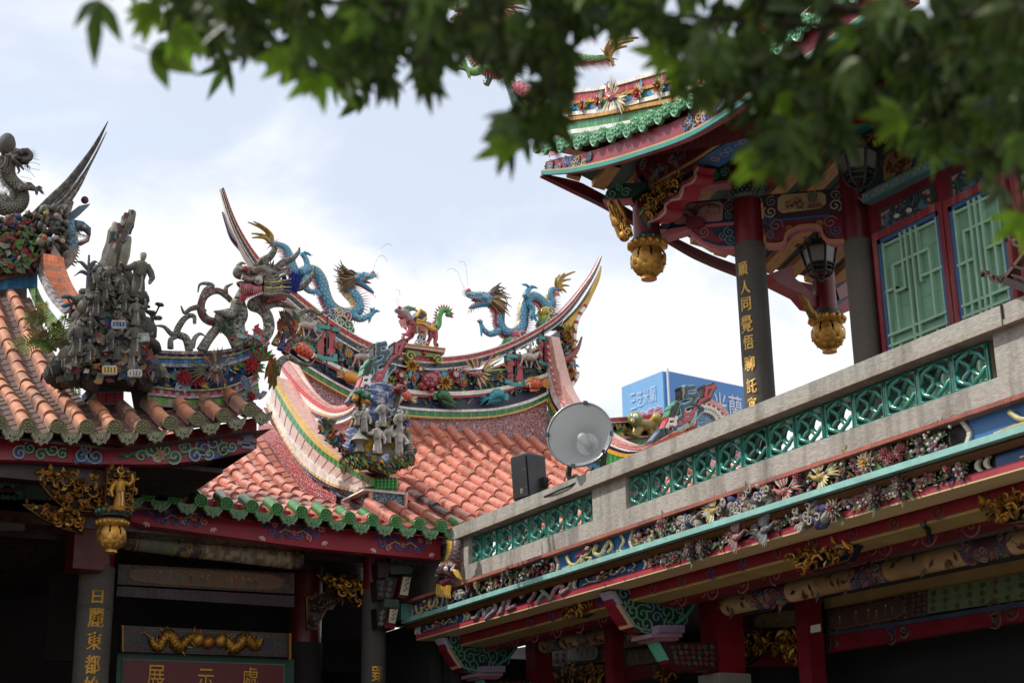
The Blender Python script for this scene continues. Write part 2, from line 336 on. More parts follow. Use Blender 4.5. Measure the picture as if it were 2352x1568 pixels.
# ================================================================ the central hall
HALL=thing('temple_hall',(6,15,-1.6),'temple hall with sunlit orange tile roof, green eave tiles and a flower mosaic ridge','temple hall')
PROFL=[(13.9,3.03),(14.25,3.2),(14.97,3.40),(16.1,3.78),(16.8,4.07),(17.6,4.56),(18.3,5.1)]
PROF=[(13.9,3.03),(14.25,3.2),(15.75,3.94),(16.5,4.33),(17.3,4.82),(17.94,5.22),(18.3,5.55)]
def prof(Y,P=PROF):
 for a,b in zip(P,P[1:]):
  if Y<=b[0]:return a[1]+(b[1]-a[1])*(Y-a[0])/(b[0]-a[0])
 return P[-1][1]
def tile_roof(rows,Yb,Yt,P,r,step,colr,colm,name,material,parent,zoff=lambda X:0,pan=None,side=None,n=8,odd=None):
 tubes=MB();pans=MB();sp=rows[1]-rows[0]
 for X in rows:
  yb=Yb(X) if callable(Yb) else Yb;yt=Yt(X) if callable(Yt) else Yt
  if yt-yb<.2:continue
  ns=max(1,int((yt-yb)/step));dz=zoff(X)
  dark=odd(X) if odd else None
  for i in range(ns):
   y0=yb+(yt-yb)*i/ns;y1=yb+(yt-yb)*(i+1)/ns
   a=V((X,y0,prof(y0,P)+dz+.012));b=V((X,y1+.05,prof(y1+.05,P)+dz-.01));d=(b-a).normalized();nrm=V((0,-d.z,d.y))
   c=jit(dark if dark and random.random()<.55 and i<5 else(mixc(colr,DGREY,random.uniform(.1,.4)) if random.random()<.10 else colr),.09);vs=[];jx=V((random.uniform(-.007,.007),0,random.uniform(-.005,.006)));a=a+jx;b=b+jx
   for p,rr in((a,r*1.04),(a+d*.0+nrm*0,r*1.0),(b,r*.9)):
    for j in range(n+1):
     t=math.pi*(j/n)*1.16-.25;vs.append(p+(V((1,0,0))*math.cos(t)+nrm*math.sin(t))*rr)
   m=n+1
   tubes.add(vs,[(q*m+j,q*m+j+1,(q+1)*m+j+1,(q+1)*m+j) for q in(1,) for j in range(n)],c,True)
   rim=[a+(V((1,0,0))*math.cos(math.pi*j/n)+nrm*math.sin(math.pi*j/n))*r for j in range(n+1)]
   tubes.add(rim,[list(range(n+1))],mixc(c,DGREY,.45))
   for s_ in(-1,1):
    q=[a+V((s_*r*.92,0,0)),b+V((s_*r*.88,0,0)),b+V((s_*r*.95,0,0))-nrm*r*1.0,a+V((s_*r*1.0,0,0))-nrm*r*1.0]
    pans.add(q,[(0,1,2,3)],jit(side or colm,.2))
   for h in range(2):
    ya=y0+(y1-y0)*h/2;yc=y0+(y1-y0)*(h+1)/2+.03
    pa=V((X+sp/2,ya,prof(ya,P)+dz-r*.72));pc=V((X+sp/2,yc,prof(yc,P)+dz-r*.95));w=sp/2-r*.6;cc=jit(pan or colr,.15)
    L=[pa+V((-w,0,.03)),pa,pa+V((w,0,.03)),pc+V((w,0,.03)),pc,pc+V((-w,0,.03))]
    pans.add(L+[p-V((0,0,.02)) for p in L[:3]],[(0,1,4,5),(1,2,3,4),(0,6,7,1),(1,7,8,2)],[cc,cc,mixc(cc,DGREY,.5),mixc(cc,DGREY,.5)])
 tubes.build(name,material,parent);pans.build('pan_tiles',material,parent)
SPC=.2555;X0=4.47
rows=[X0+SPC*i for i in range(-8,40)]
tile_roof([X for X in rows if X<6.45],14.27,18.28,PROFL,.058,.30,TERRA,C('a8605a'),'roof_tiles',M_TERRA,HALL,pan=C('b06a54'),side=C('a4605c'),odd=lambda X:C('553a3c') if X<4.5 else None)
tile_roof([X for X in rows if 6.45<X<7.05],14.27,14.92,PROF,.058,.30,TERRA,C('a8605a'),'roof_tiles',M_TERRA,HALL,pan=C('b06a54'),side=C('a4605c'))
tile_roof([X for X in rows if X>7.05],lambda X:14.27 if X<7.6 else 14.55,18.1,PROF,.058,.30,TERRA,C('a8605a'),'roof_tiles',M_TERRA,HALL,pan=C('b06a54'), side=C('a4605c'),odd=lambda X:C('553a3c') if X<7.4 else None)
base=MB()
for a,b in zip(PROF,PROF[1:]):
 for xa,xb in((6.5,7.5),(7.5,14.5)):
  if a[0]<14.2:continue
  base.add([(xa,a[0],a[1]-.12),(xb,a[0],a[1]-.12),(xb,b[0],b[1]-.12),(xa,b[0],b[1]-.12)],[(0,1,2,3)],C('9a5a4a'))
for a,b in zip(PROFL[1:],PROFL[2:]):base.add([(2.0,a[0],a[1]-.12),(6.5,a[0],a[1]-.12),(6.5,b[0],b[1]-.12),(2.0,b[0],b[1]-.12)],[(0,1,2,3)],C('9a5a4a'))
base.abox((2.0,14.56,2.95),(7.5,18.6,3.05),C('3a1a18'));base.build('roof_deck',M_TERRA,HALL)
def end_tile(mb,c,r,col,L=.26,ax=V((0,-1,.0)),rosette=8):
 c=V(c);u=V((1,0,0));w=V((0,0,1))
 mb.tube([c-ax*L+V((0,0,.13 if L>.2 else .02)),c],[r*.92,r*1.0],col,14,up=(0,0,1))
 mb.lathe(c,ax,[(0,r*1.1),(.018,r*1.1),(.02,r*.95),(.012,r*.9),(.008,.001)],jit(col,.05),18)
 for j in range(rosette):
  a=2*math.pi*j/rosette;d=u*math.cos(a)+w*math.sin(a);mb.ell(c+d*r*.5+ax*.012,d*r*.26,d.cross(ax)*r*.12,ax*.012,mixc(col,WHITE,.1),6,4)
 mb.ell(c+ax*.014,u*r*.16,w*r*.16,ax*.016,mixc(col,WHITE,.12),7,4)
def drip_tile(mb,c,w,h,col,lobes=True):
 c=V(c);o=V((0,-1,-.12)).normalized();up=V((0,0,1));rt=V((1,0,0));n=16;T=[];Bt=[]
 for i in range(n+1):
  t=-1+2*i/n;T.append(c+rt*w*t-up*h*.30*(1-t*t)+up*h*.30)
  e=(1-abs(t)**2.0)**.6*(.86+.14*max(0,1-abs(t)*4));Bt.append(c+rt*w*t*.98-up*h*(.0+.9*e)+up*h*.1)
 P=T+Bt[::-1]
 mb.prism(P,-o*.03,col)
 for ring,f in((Bt,.86),):mb.tube([c+(p-c)*f+o*.004 for p in ring],.009,mixc(col,WHITE,.14),5)
 for i in range(7):
  a=i*.9;q=c+rt*w*.5*math.cos(a)*(1 if i else 0)-up*h*(.40-.18*math.sin(a));mb.spiral(q+o*.004,rt,up,w*.17,1.1,.012,o,.012,mixc(col,WHITE,.16),a0=a)
m=MB();z0=3.235;end_tile(m,(X0,14.25,z0),.060,C('3a7a3c'));et=m.build('eave_end_tile',M_GLAZE,HALL)
m=MB();drip_tile(m,(X0+SPC/2,14.25,z0-.05),.108,.135,C('4f8450'));dt=m.build('drip_tile',M_GLAZE,HALL)
for i in range(-9,12):
 if i:
  dup_part(et,(SPC*i,0,-.006*i if i<6 else -.04),HALL)
  dup_part(dt,(SPC*i,0,-.006*i if i<6 else -.04),HALL)
fl=[onY(*p,14.42) for p in((300,1196),(330,1205),(700,1256),(1012,1285))];fu=[onY(*p,14.42) for p in((300,1120),(330,1128),(700,1178),(1012,1205))]
m=MB();m.sheet(fl,fu,C('981c30'),20,out=(0,.14,0));on=V((0,-1,0))
for cx,cy in((415,1190),(675,1222),(925,1250),(345,1170)):
 c=onY(cx,cy,14.41);sc=.0016*3.2
 for s_ in(-1,1):
  for a,b,r in((10,4,9),(26,-4,8),(30,8,7),(46,2,8),(40,-12,6),(56,-9,7),(14,-12,7)):
   m.spiral(c+V((s_*a*sc,0,-b*sc)),V((s_,0,0)),V((0,0,1)),r*sc,1.3,.016,on,.008,jit(random.choice([C('34508e'),C('4a69a8'),C('34508e'),C('c98f98')]),.1),a0=a)
  for a in(0,.7,1.4):m.petal(c+V((s_*62*sc,0,-12*sc)),V((s_*math.cos(a+.5),0,-math.sin(a+.5))),on,11*sc,6*sc,C('d8a8a8'),.05)
  m.ribbon([c+V((s_*6*sc,0,0)),c+V((s_*18*sc,0,5*sc)),c+V((s_*30*sc,0,-3*sc))],on,.014,.009,YEL)
 m.flower(c-on*.0+V((0,0,-2*sc)),on,6*sc,[C('c9a0a0'),C('a06a70')],6)
m.build('eave_fascia',M_PAINT,HALL)
YR=18.3;oR=V((0,-1,0))
TOP=[(511,433),(535,498),(560,546),(590,590),(620,622),(660,658),(700,690),(760,737),(805,765),(850,788),(930,814),(1010,821),(1100,809),(1180,781),(1260, 737),(1300,703),(1330,667),(1358,628),(1378,588)]
def off(pts,lo,hi,mode=None):
 P=[onY(*p,YR) for p in pts];out=[];m_=len(P)
 for i,p in enumerate(P):
  t=(P[min(i+1,m_-1)]-P[max(i-1,0)]).normalized();nrm=V((t.z,0,-t.x));e=abs(i/(m_-1)*2-1);w=lo*(1-e**1.5)+hi*e**1.5
  out.append(p+nrm*w)
 return out
T0=smooth([onY(*p,YR) for p in TOP],60)
Tpx=TOP
lv=[0,.018,.075,.093,.108,.170,.195]
cap=MB()
cr_cols=[[WHITE],[RED,C('b02a34')],[WHITE],[YEL],[NAVY,C('1f2a4e')],[WHITE]]
nt=[110,95,110,110,95,110]
for q in range(6):
 up_=off(Tpx,lv[q],lv[q]*.13);lo_=off(Tpx,lv[q+1],lv[q+1]*.13)
 cap.strip(smooth(lo_,60),smooth(up_,60),oR,nt[q],cr_cols[q],gap=.06,th=.05-.006*q,back=C('b9b0a8'),j=.1)
up_=smooth(off(Tpx,0,0),60);lo_=smooth(off(Tpx,lv[-1],.04),60);nn=len(up_)
th_=lambda P,f:[p+V((0,f*(1-abs(i/(nn-1)*2-1)**.9)+.03,0)) for i,p in enumerate(P)]
cap.sheet(th_(lo_,.4),th_(up_,.4),WHITE,50);cap.sheet(up_,th_(up_,.4),RED,50);cap.sheet(lo_,th_(lo_,.4),WHITE,50)
cap.build('ridge_cap',M_GLAZE,HALL)
for pr,col in(([(620,660),(585,600),(556,568),(535,545),(522,515),(511,487)],C('9a8494')),([(1290,760),(1330,715),(1352,680),(1372,640),(1380,612)],YEL)):
 P=smooth([onY(*p,YR+.12) for p in pr],20);nn=len(P);m=MB()
 m.tube(P,[.08*(1-i/nn)**.8+.006 for i in range(nn)],lambda i,j,c=col:jit(c if j%4 else NAVY,.15),8,flat=1.3);m.build('ridge_horn_prong',M_GLAZE,HALL)
zz=lambda pts:smooth([onY(*ZD(*p),YR) for p in pts],50)
f_top=zz([(60,600),(200,690),(330,760),(480,830),(620,895),(760,950),(900,990),(1150,1018),(1350,1010),(1500,992),(1680,925),(1800,868),(1900,810)])
f_mid=zz([(60,810),(130,850),(300,930),(480,1020),(640,1090),(800,1140),(920,1165),(1100,1178),(1300,1178),(1500,1158),(1700,1112),(1800,1080),(1890,1045)])
f_bot=zz([(60,880),(130,925),(300,1030),(420,1100),(540,1160),(700,1220),(850,1262),(1000,1280),(1200,1290),(1400,1288),(1550,1275),(1700,1240),(1800,1205), (1895,1160)])
def dn(P,d):return[p+V((0,0,-d)) for p in P]
m=MB();m.sheet(dn(f_mid,-.0),f_top,C('16171b'),40);m.sheet(f_bot,f_mid,C('1c2440'),40);m.build('ridge_frieze',M_PAINT,HALL)
m=MB();m.strip(dn(f_mid,.03),dn(f_mid,-.03),oR,90,[WHITE],gap=.05,th=.05);m.strip(dn(f_mid,.06),dn(f_mid,.032),oR,90,[RED],gap=.05,th=.04)
m.strip(dn(f_bot,.035),f_bot,oR,90,[WHITE],gap=.05,th=.05);m.strip(dn(f_bot,.105),dn(f_bot,.038),oR,90,[C('1f6a36'),C('2f8a48'),C('26743c')],gap=.06,th=.04, back=WHITE);m.strip(dn(f_bot,.132),dn(f_bot,.107),oR,90,[YEL],gap=.04,th=.05)
m.build('ridge_tile_courses',M_GLAZE,HALL)
lowz=[V((p.x,p.y,5.15)) for p in f_bot]
m=MB();m.sheet(lowz,dn(f_bot,.132),C('96525f'),40,out=(0,.3,0));m.build('ridge_base_mosaic',M_MOSAIC,HALL)
def at(x,y,o=0.0):return onY(*ZD(x,y),YR-o)
fl_cols=[[RED,C('b3434a'),YEL],[C('8c2433'),WHITE,YEL],[YEL,C('d8b050'),C('7a4a20')],[PINK,ROSE,YEL],[C('b52f3f'),C('8c1524'),WHITE]]
for x,y,q,r in((505,900,1,.095),(945,985,2,.12),(1005,1005,4,.08),(870,1050,4,.09),(820,1005,4,.07),(1245,1045,4,.12),(1180,1100,2,.12),(965,1070,3,.07), (1090,1040,0,.07),(440,840,3,.07),(900,1100,4,.07),(850,1130,4,.09),(560,960,0,.07),(1310,1100,3,.07),(1130,1130,4,.06),(1560,1060,2,.06)):
 m=MB();m.flower(at(x,y,.05),oR,r,fl_cols[q],10,[C('2f6a3a'),C('4d8a3a'),SKYB,C('3a84b8')]);m.build('flower_relief',M_GLAZE,HALL)
m=MB()
for i in range(420):
 x=random.uniform(150,1880);yt=1025-abs(x-1150)**2*.00042*(1 if x>1150 else .72);yb=1165-abs(x-1200)**2*.0003*(1 if x>1150 else 1.0)
 m.petal(at(x,random.uniform(yt,yb),.01),V((random.uniform(-1,1),0,random.uniform(-1,1))),oR,random.uniform(.05,.09),.035,jit(random.choice([C('2f6a3a'), C('4d8a3a'),C('3a84b8'),LGREEN,C('2b6f9a'),RED,C('c98a3a'),GREEN,C('8a4a54'),C('b8b0a8')]),.2),.5)
for i in range(60):
 x=random.uniform(180,1870);yt=1030-abs(x-1150)**2*.00042*(1 if x>1150 else .72);m.ball(at(x,random.uniform(yt,yt+110),.04),.02,jit(random.choice([RED,ORANGE, ROSE,SKYB,YEL]),.2),6,4)
for i in range(120):
 x=random.uniform(200,1880);yb=1260-abs(x-1150)**2*.00026*(.9 if x>1150 else 1.35);m.petal(at(x,yb-random.uniform(0,60),.01),V((random.uniform(-1,1),0,random.uniform(-.2,1))),oR,.09,.03,jit(random.choice([C('2f5a6a'),C('3a6a44'),C('8a7a3a'),C('2f4a86')]),.2),.3)
m.build('leaf_relief',M_GLAZE,HALL)
def meander(x,y,sx,sy,c1,c2):
 m=MB();c=at(x,y,.0);kq=0
 for dx,dz,w,h,col in((-.09,.0,.05,.30,c1),(.09,.0,.05,.30,c1),(-.05,.12,.05,.04,c1),(.05,-.12,.05,.04,c1),(0,0,.012,.42,BLACK),(-.13,.20,.03,.05,c2),(-.05, .24,.09,.03,c2),(.13,-.2,.03,.05,c2),(.02,-.24,.14,.03,c2),(-.14,-.22,.07,.03,c2),(.13,.22,.06,.03,c2)):
  kq+=1;m.abox(c+V((sx*(dx-w),-.03-.004*kq,sy*(dz-h))),c+V((sx*(dx+w),.02+.003*kq,sy*(dz+h))),jit(col,.1))
 m.build('key_pattern_panel',M_GLAZE,HALL)
meander(352,830,.9,.9,C('a83a42'),TEAL);meander(1665,1020,.85,.85,C('a83a42'),TEAL);meander(1865,885,.5,.8,C('a83a42'),TEAL)
def feathered_bird(c,u,w,n,S,body,wing,tail,name,parent,material=M_GLAZE,spread=1.0,tl=1.0):
 m=MB();c=V(c);B=lambda a,b,o=0:c+u*a*S+w*b*S+n*o*S
 P=smooth([B(-.35,-.05,.1),B(-.1,-.08,.2),B(.2,.05,.22),B(.4,.28,.2),B(.52,.38,.18)],12);m.tube(P,[.05*S,.12*S,.16*S,.16*S,.15*S,.12*S,.1*S,.08*S,.07*S, .065*S, .065*S,.06*S,.04*S][:len(P)]+[.04*S]*max(0,len(P)-13),lambda i,j:jit(body if(i+j)%2 else mixc(body,WHITE,.2),.12),8)
 m.spike(B(.55,.38,.18),B(.72,.33,.18),.03*S,YEL);m.ball(B(.53,.41,.24),.018*S,BLACK,5,4)
 for q in range(3):m.spike(B(.48,.42,.18),B(.42-.06*q,.58-.03*q,.18),.02*S,RED)
 for sgn,base,col2 in((1,(.02,.12),wing),(-1,(.02,-.12),wing)):
  for q in range(7):
   a=rad(70+13*q)*spread*sgn;L=(.75-.05*q)*S;m.petal(B(base[0]-.05*q,base[1],.2),u*math.cos(a)*.8+w*math.sin(a),n,L,.13*S,jit(wing[q%len(wing)],.12),.12)
 for q in range(6):
  a=rad(160+9*q);d=(u*math.cos(a)+w*math.sin(a));P=[B(-.3,-.05,.12)]+[B(-.3,-.05,.12)+d*tl*S*t*.9+w*S*.22*t*t*(.4-.2*q) for t in(.33,.66,1)]
  m.ribbon(P,n,[.05*S,.09*S,.08*S,.02*S],.02*S,jit(tail[q%len(tail)],.12))
 return m.build(name,material,parent)
UX=V((1,0,0));UZ=V((0,0,1))
feathered_bird(at(1385,1040,.06),V((-.8,0,-.5)).normalized(),V((-.5,0,.8)).normalized(),oR,.31,C('8c4a50'),[C('b89a78'),NAVY,C('caa54a'),C('8a4a4a')],[C('b03a4a'),YEL,C('4c7a48'),C('c98a7a'),LGREEN,NAVY],'phoenix_relief',HALL,tl=1.5)
def fish(c,u,w,n,S,body,fin,name):
 m=MB();P=smooth([c-u*S*.5,c-u*S*.2+w*S*.05,c+u*S*.15+w*S*.06,c+u*S*.5],10);K=len(P)
 m.tube(P,[S*(.05+.2*math.sin(math.pi*min(1,(i+1)/K)**.8)) for i in range(K)],lambda i,j:jit(body if(i+j)%2 else mixc(body,YEL,.35),.12),10,up=tuple(n), flat=1.25)
 for q in range(7):a=rad(150+10*q);m.petal(c-u*S*.4,u*math.cos(a)+w*math.sin(a),n,S*.6,S*.16,jit(fin[q%len(fin)],.1),.15)
 for q in range(8):m.petal(c-u*S*.3+u*S*.09*q+w*S*.2,w-u*.5,n,S*.3,S*.1,jit(fin[0],.15),.1);m.petal(c-u*S*.2+u*S*.07*q-w*S*.17,-w-u*.5,n,S*.2,S*.09,jit(fin[-1], .15),.1)
 m.ball(c+u*S*.42+w*S*.07+n*S*.14,S*.05,WHITE,6,4);m.tube([c+u*S*.3-w*S*.12+n*S*.15,c+u*S*.33+n*S*.2,c+u*S*.3+w*S*.14+n*S*.12],S*.035,WHITE,5)
 m.build(name,M_GLAZE,HALL)
fish(at(1800,1115,.12),V((-.94,0,-.25)).normalized(),V((-.25,0,.94)).normalized(),oR,.27,C('b53a34'),[YEL,ORANGE],'goldfish_relief')
fish(at(540,1075,.12),V((.94,0,-.3)).normalized(),V((.3,0,.94)).normalized(),oR,.25,C('c98a2e'),[C('caa070'),YEL,C('8c4a50')],'goldfish_relief')
fish(at(900,1185,.12),V((-.9,0,.3)).normalized(),V((.3,0,.9)).normalized(),oR,.20,C('b53a44'),[WHITE,LGREEN,RED,YEL],'goldfish_relief')
fish(at(215,890,.14),V((.88,0,-.45)).normalized(),V((.45,0,.88)).normalized(),oR,.30,C('b02434'),[TEAL,C('c9b8a8')],'goldfish_relief')
def lobster(c,u,S,col,name):
 m=MB();c=V(c);n=oR;w=UZ;P=smooth([c-u*S*.45-w*S*.05,c-u*S*.2+w*S*.14,c+u*S*.1+w*S*.12,c+u*S*.38-w*S*.1],12);K=len(P)
 m.tube(P,[S*(.10+.14*math.sin(math.pi*(i/(K-1))**.8))*(1+.1*(i%2)) for i in range(K)],lambda i,j:jit(col if i%2 else mixc(col,BLACK,.25),.08),9)
 for q in range(5):a=rad(150+18*q);m.petal(c-u*S*.42,u*math.cos(a)+w*math.sin(a),n,S*.3,S*.18,jit(col,.1),.1)
 for q in range(7):a=rad(-20-20*q);e=c+u*S*(.35-.1*q);m.tube([e-w*S*.05,e+u*S*.08-w*S*.22+n*.03,e+u*S*(.2-.03*q)-w*S*.34],[.014,.012,.006],jit(mixc(col, BLACK, .3),.1),4)
 for q in range(3):m.tube([c+u*S*.4,c+u*S*.6+w*S*(.1-.1*q),c+u*S*.85+w*S*(.05-.16*q)],[.014,.010,.005],jit(col,.15),4)
 m.build(name,M_GLAZE,HALL)
lobster(at(1190,1215,.10),V((.9,0,-.2)).normalized(),.29,C('2f6a3a'),'shrimp_relief');lobster(at(1540,1200,.10),V((-.95,0,-.2)).normalized(),.29,C('2a93a0'), 'shrimp_relief')
m=MB();m.ell(at(1080,1080,.10),V((.13,0,.03)),V((0,.09,0)),V((-.02,0,.11)),C('8f4450'));
for q in range(6):a=q*1.05;m.ell(at(1080,1080,.19)+V((math.cos(a)*.065,-.0,math.sin(a)*.055)),V((.032,0,0)),V((0,.02,0)),V((0,0,.028)),C('a35a66'),6,4)
for x,y in((1020,1115),(1140,1060),(1120,1030),(1040,1130),(1090,1150)):m.ball(at(x,y,.10),.042,C('a8404c'),7,5)
m.build('tortoise_relief',M_GLAZE,HALL)
def rider(x,y,S,parent,name='horse_rider_relief',z=None):
 m=MB();c=(z or at)(x,y,.12) if z is None else z;col=C('b5aca4');B=lambda a,b,o=0:V(c)+UX*a*S+UZ*b*S+oR*o*S
 P=smooth([B(-.45,.0),B(-.2,.08,.05),B(.15,.05,.05),B(.4,.25),B(.55,.42)],10);m.tube(P,[S*.12+S*.09*math.sin(i*.5) for i in range(len(P))],lambda i,j:jit(col, .12),7);m.tube([B(.55,.42),B(.75,.3)],[S*.09,S*.05],col,6)
 for a,b in((-.4,-.2),(-.25,.1),(.15,-.1),(.35,.3)):m.tube([B(a,-.02),B(a+b*.4,-.25),B(a+b,-.5)],[S*.08,S*.05,S*.045],jit(col,.15),6)
 m.tube([B(0,.15),B(.02,.4),B(.05,.62)],[S*.15,S*.16,S*.07],jit(C('8f8a84'),.1),7);m.ball(B(.06,.75),S*.1,C('c9b8a8'),7,5)
 for s_ in(-1,1):m.tube([B(0,.55),B(.22*s_,.42,.1),B(.38*s_,.6,.12)],[S*.06,S*.05,S*.035],jit(col,.1),5)
 m.build(name,M_AGED,parent)
rider(225,710,.25,HALL);rider(1775,930,.27,HALL);rider(610,930,.24,HALL)
gp=[(1985,735),(2040,700),(2080,660),(2170,560),(2180,530),(2165,545),(2105,640),(2105,720),(2085,800),(2095,870),(2065,990),(2110,1040),(2055,1130),(2000, 1000),(1990,870)]
P=[onY(*ZD(*p),YR+.05) for p in[(1985,735),(2040,690),(2105,650),(2092,720),(2075,800),(2000,830)]]
m=MB();Q=[onY(*ZD(*p),YR+.05) for p in[(1985,735),(2060,690),(2165,560),(2110,650),(2088,760),(2085,860),(2105,1040),(2055,1135),(2000,1000)]]
m.prism(Q,V((0,.5,0)),C('35302e'));ed=smooth([onY(*ZD(*p),YR+.03) for p in[(2165,560),(2110,650),(2088,760),(2085,860),(2068,990),(2108,1040),(2055,1135)]], 30)
m.tube(ed,.035,lambda i,j:jit(WHITE if i%3 else RED,.1),6);
for i in range(60):
 x=random.uniform(2000,2080);y=random.uniform(720,1080);m.petal(onY(*ZD(x,y),YR+.02),V((random.uniform(-1,1),0,random.uniform(-1,1))),oR,.1,.05,jit(random.choice([GREEN,LGREEN,RED,YEL,SKYB,C('8a5a3a')]),.2),.4)
for x,y in((2040,790),(2050,1020),(2030,760)):m.flower(onY(*ZD(x,y),YR),oR,.1,[C('8a5a3a'),YEL,C('6a3a30')],8)
P=[onY(*ZD(*p),YR-.05) for p in((2010,945),(2080,900),(2115,850),(2138,780))];m.tube(smooth(P,10),[.05,.05,.05,.045,.04,.035,.03,.025,.02,.015,.01,.006, .004][:len(smooth(P,10))],C('8a3a44'),6)
m.build('ridge_end_wing',M_GLAZE,HALL)
# ================================================================ descending ridge bands
oX=V((-1,0,0));BX=6.53
def bx(pts,X=BX,n=40,z=ZP):return smooth([onX(*z(*p),X) for p in pts],n)
a0=bx([(480,330),(560,480),(620,560),(700,650),(800,745),(910,822),(1000,850)])
a1=bx([(560,270),(600,350),(660,470),(740,600),(830,700),(950,785),(1050,828),(1180,860)])
a2=bx([(575,230),(610,310),(660,420),(740,540),(835,645),(945,735),(1055,792),(1185,838)])
a3=bx([(580,140),(620,225),(690,360),(780,485),(880,590),(1000,682),(1120,752),(1258,828)])
a4=bx([(590,120),(640,210),(725,350),(820,480),(930,590),(1050,672),(1150,730),(1262,782)])
a5=bx([(595,100),(650,190),(735,325),(820,440),(900,530),(990,610),(1090,680),(1210,742)])
blo=bx([(620,480),(700,610),(800,745),(900,835),(1000,890),(1100,925),(1222,962)])
XI=6.78
b0=bx([(590,60),(635,135),(720,255),(830,340),(930,387),(1000,402),(1080,388),(1140,358)],XI)
b1=bx([(598,45),(645,118),(730,228),(835,315),(935,360),(1005,372),(1085,357),(1145,322)],XI)
b2=bx([(602,35),(650,105),(735,212),(840,300),(938,345),(1008,358),(1088,343),(1148,305)],XI)
b3=bx([(625,0),(690,95),(775,195),(870,278),(955,326),(1015,338),(1092,322),(1152,285)],XI)
b4=bx([(635,-10),(705,80),(790,178),(880,256),(960,303),(1018,316),(1094,302),(1150,272)],XI)
b5=bx([(680,-20),(745,60),(800,140),(880,230),(960,288),(1020,300),(1094,285),(1148,262)],XI)
m=MB();m.sheet(a0,blo,C('a8303c'),40);m.sheet([p+V((0,0,-.5)) for p in a0],a0,C('a8303c'),40);m.sheet(bx([(735,330),(830,440),(920,540),(1100,560),(1140, 500)],XI),bx([(640,130),(830,335),(930,382),(1080,384),(1140,352)],XI),C('a8383f'),30)
m.build('band_red_mosaic',M_MOSAIC,HALL)
m=MB();m.sheet(blo,a1,C('2d6a92'),40);m.sheet([p+V((.05,0,-.4)) for p in blo],[p+V((.05,0,.02)) for p in blo],C('8a3a44'),40);yF=blo[-1].y;zF=blo[-1].z
fb=lambda x,y,d=0:onY(*ZP(x,y),yF-d)
m.prism([fb(1228,990),fb(1462,995),fb(1472,888),fb(1232,866)],V((0,.5,0)),C('2d6a8a'));m.build('band_blue_mosaic',M_MOSAIC,HALL)
m=MB()
m.strip(a1,a2,oX,46,[WHITE],gap=.03,th=.06,back=WHITE);m.sheet(a2,a3,C('cdb4ad'),40,out=oX*.03)
for i in range(1,14):
 t=i/14;A=resample(a2,101)[int(t*100)];B_=resample(a3,101)[int(t*100)];m.tube([A+oX*.032,B_+oX*.032],.006,C('a88a84'),4)
m.strip(a4,a5,oX,90,[YEL,C('d8b866')],gap=.05,th=.05,back=WHITE)
for q in range(4):
 f=lambda P,R_,t:[p.lerp(r_,t) for p,r_ in zip(resample(P,80),resample(R_,80))]
 m.strip(f(a3,a4,q/4),f(a3,a4,(q+1)/4),oX,80,[C('2f8a4a'),C('4aa25c'),C('26743c')],gap=.07,th=.04,back=C('9ab09a') if q==0 else None)
m.strip(dn(a1,.03),a1,oX,60,[C('d8c8b8'),YEL],gap=.05,th=.07)
m.strip(dn(b0,.03),b0,oX,80,[WHITE],gap=.06,th=.07);m.strip(b0,b1,oX,70,[NAVY,C('2a3560')],gap=.08,th=.05,back=WHITE);m.strip(b1,b2,oX,80,[YEL,PINK],gap=.05, th=.06)
m.sheet(b2,b3,C('e6e2de'),40,out=oX*.05);m.strip(b3,b4,oX,90,[C('c8404a'),C('d05058')],gap=.06,th=.06,back=WHITE);m.strip(b4,b5,oX,90,[PINK],gap=.05,th=.05)
m.sheet(b5,bx([(740,0),(790,90),(850,180),(910,245),(960,280),(1020,292),(1090,275)],XI+.02),C('c9a39a'),30,out=oX*.02)
for A,Bq,X_,th_ in((a1,a5,BX+.01,.22),(b0,b5,XI+.01,.03)):
 A=resample(A,40);Bq=resample(Bq,40);sh=V((th_,0,0))
 m.add([p+sh for p in A]+[p+sh for p in Bq],[(i,i+1,41+i,40+i) for i in range(39)],C('b5605c'));m.add(Bq+[p+sh for p in Bq],[(i,i+1,41+i,40+i) for i in range(39)],C('c9a39a'));m.add(A+[p+sh for p in A],[(i,i+1,41+i,40+i) for i in range(39)],WHITE)
m.prism([fb(1180,858,.03),fb(1490,888,.03),fb(1470,872,.03),fb(1190,842,.03)],V((0,.6,0)),WHITE)
m.prism([fb(1258,850),fb(1405,852),fb(1410,792),fb(1260,780)],V((0,.45,0)),C('2f9048'))
for i in range(6):
 for j in range(3):m.ball(fb(1270+i*25,792+j*22,.01),.035,C('35a04e'),6,4)
m.prism([fb(1255,782,.02),fb(1412,792,.02),fb(1412,784,.02),fb(1256,772,.02)],V((0,.5,0)),C('d8bfae'))
m.prism([fb(1265,772,-.06),fb(1355,775,-.06),fb(1362,720,-.06),fb(1258,716,-.06)],V((0,.3,0)),C('8c2430'))
for x in(1232,1466):m.tube([fb(x,870,.02),fb(x,992,.02)],.025,lambda i,j:C('d8a890'),4)
m.build('descending_ridge_band',M_GLAZE,HALL)
CXP=10.73
cq=lambda pts:bx(pts,CXP,50,ZQ)
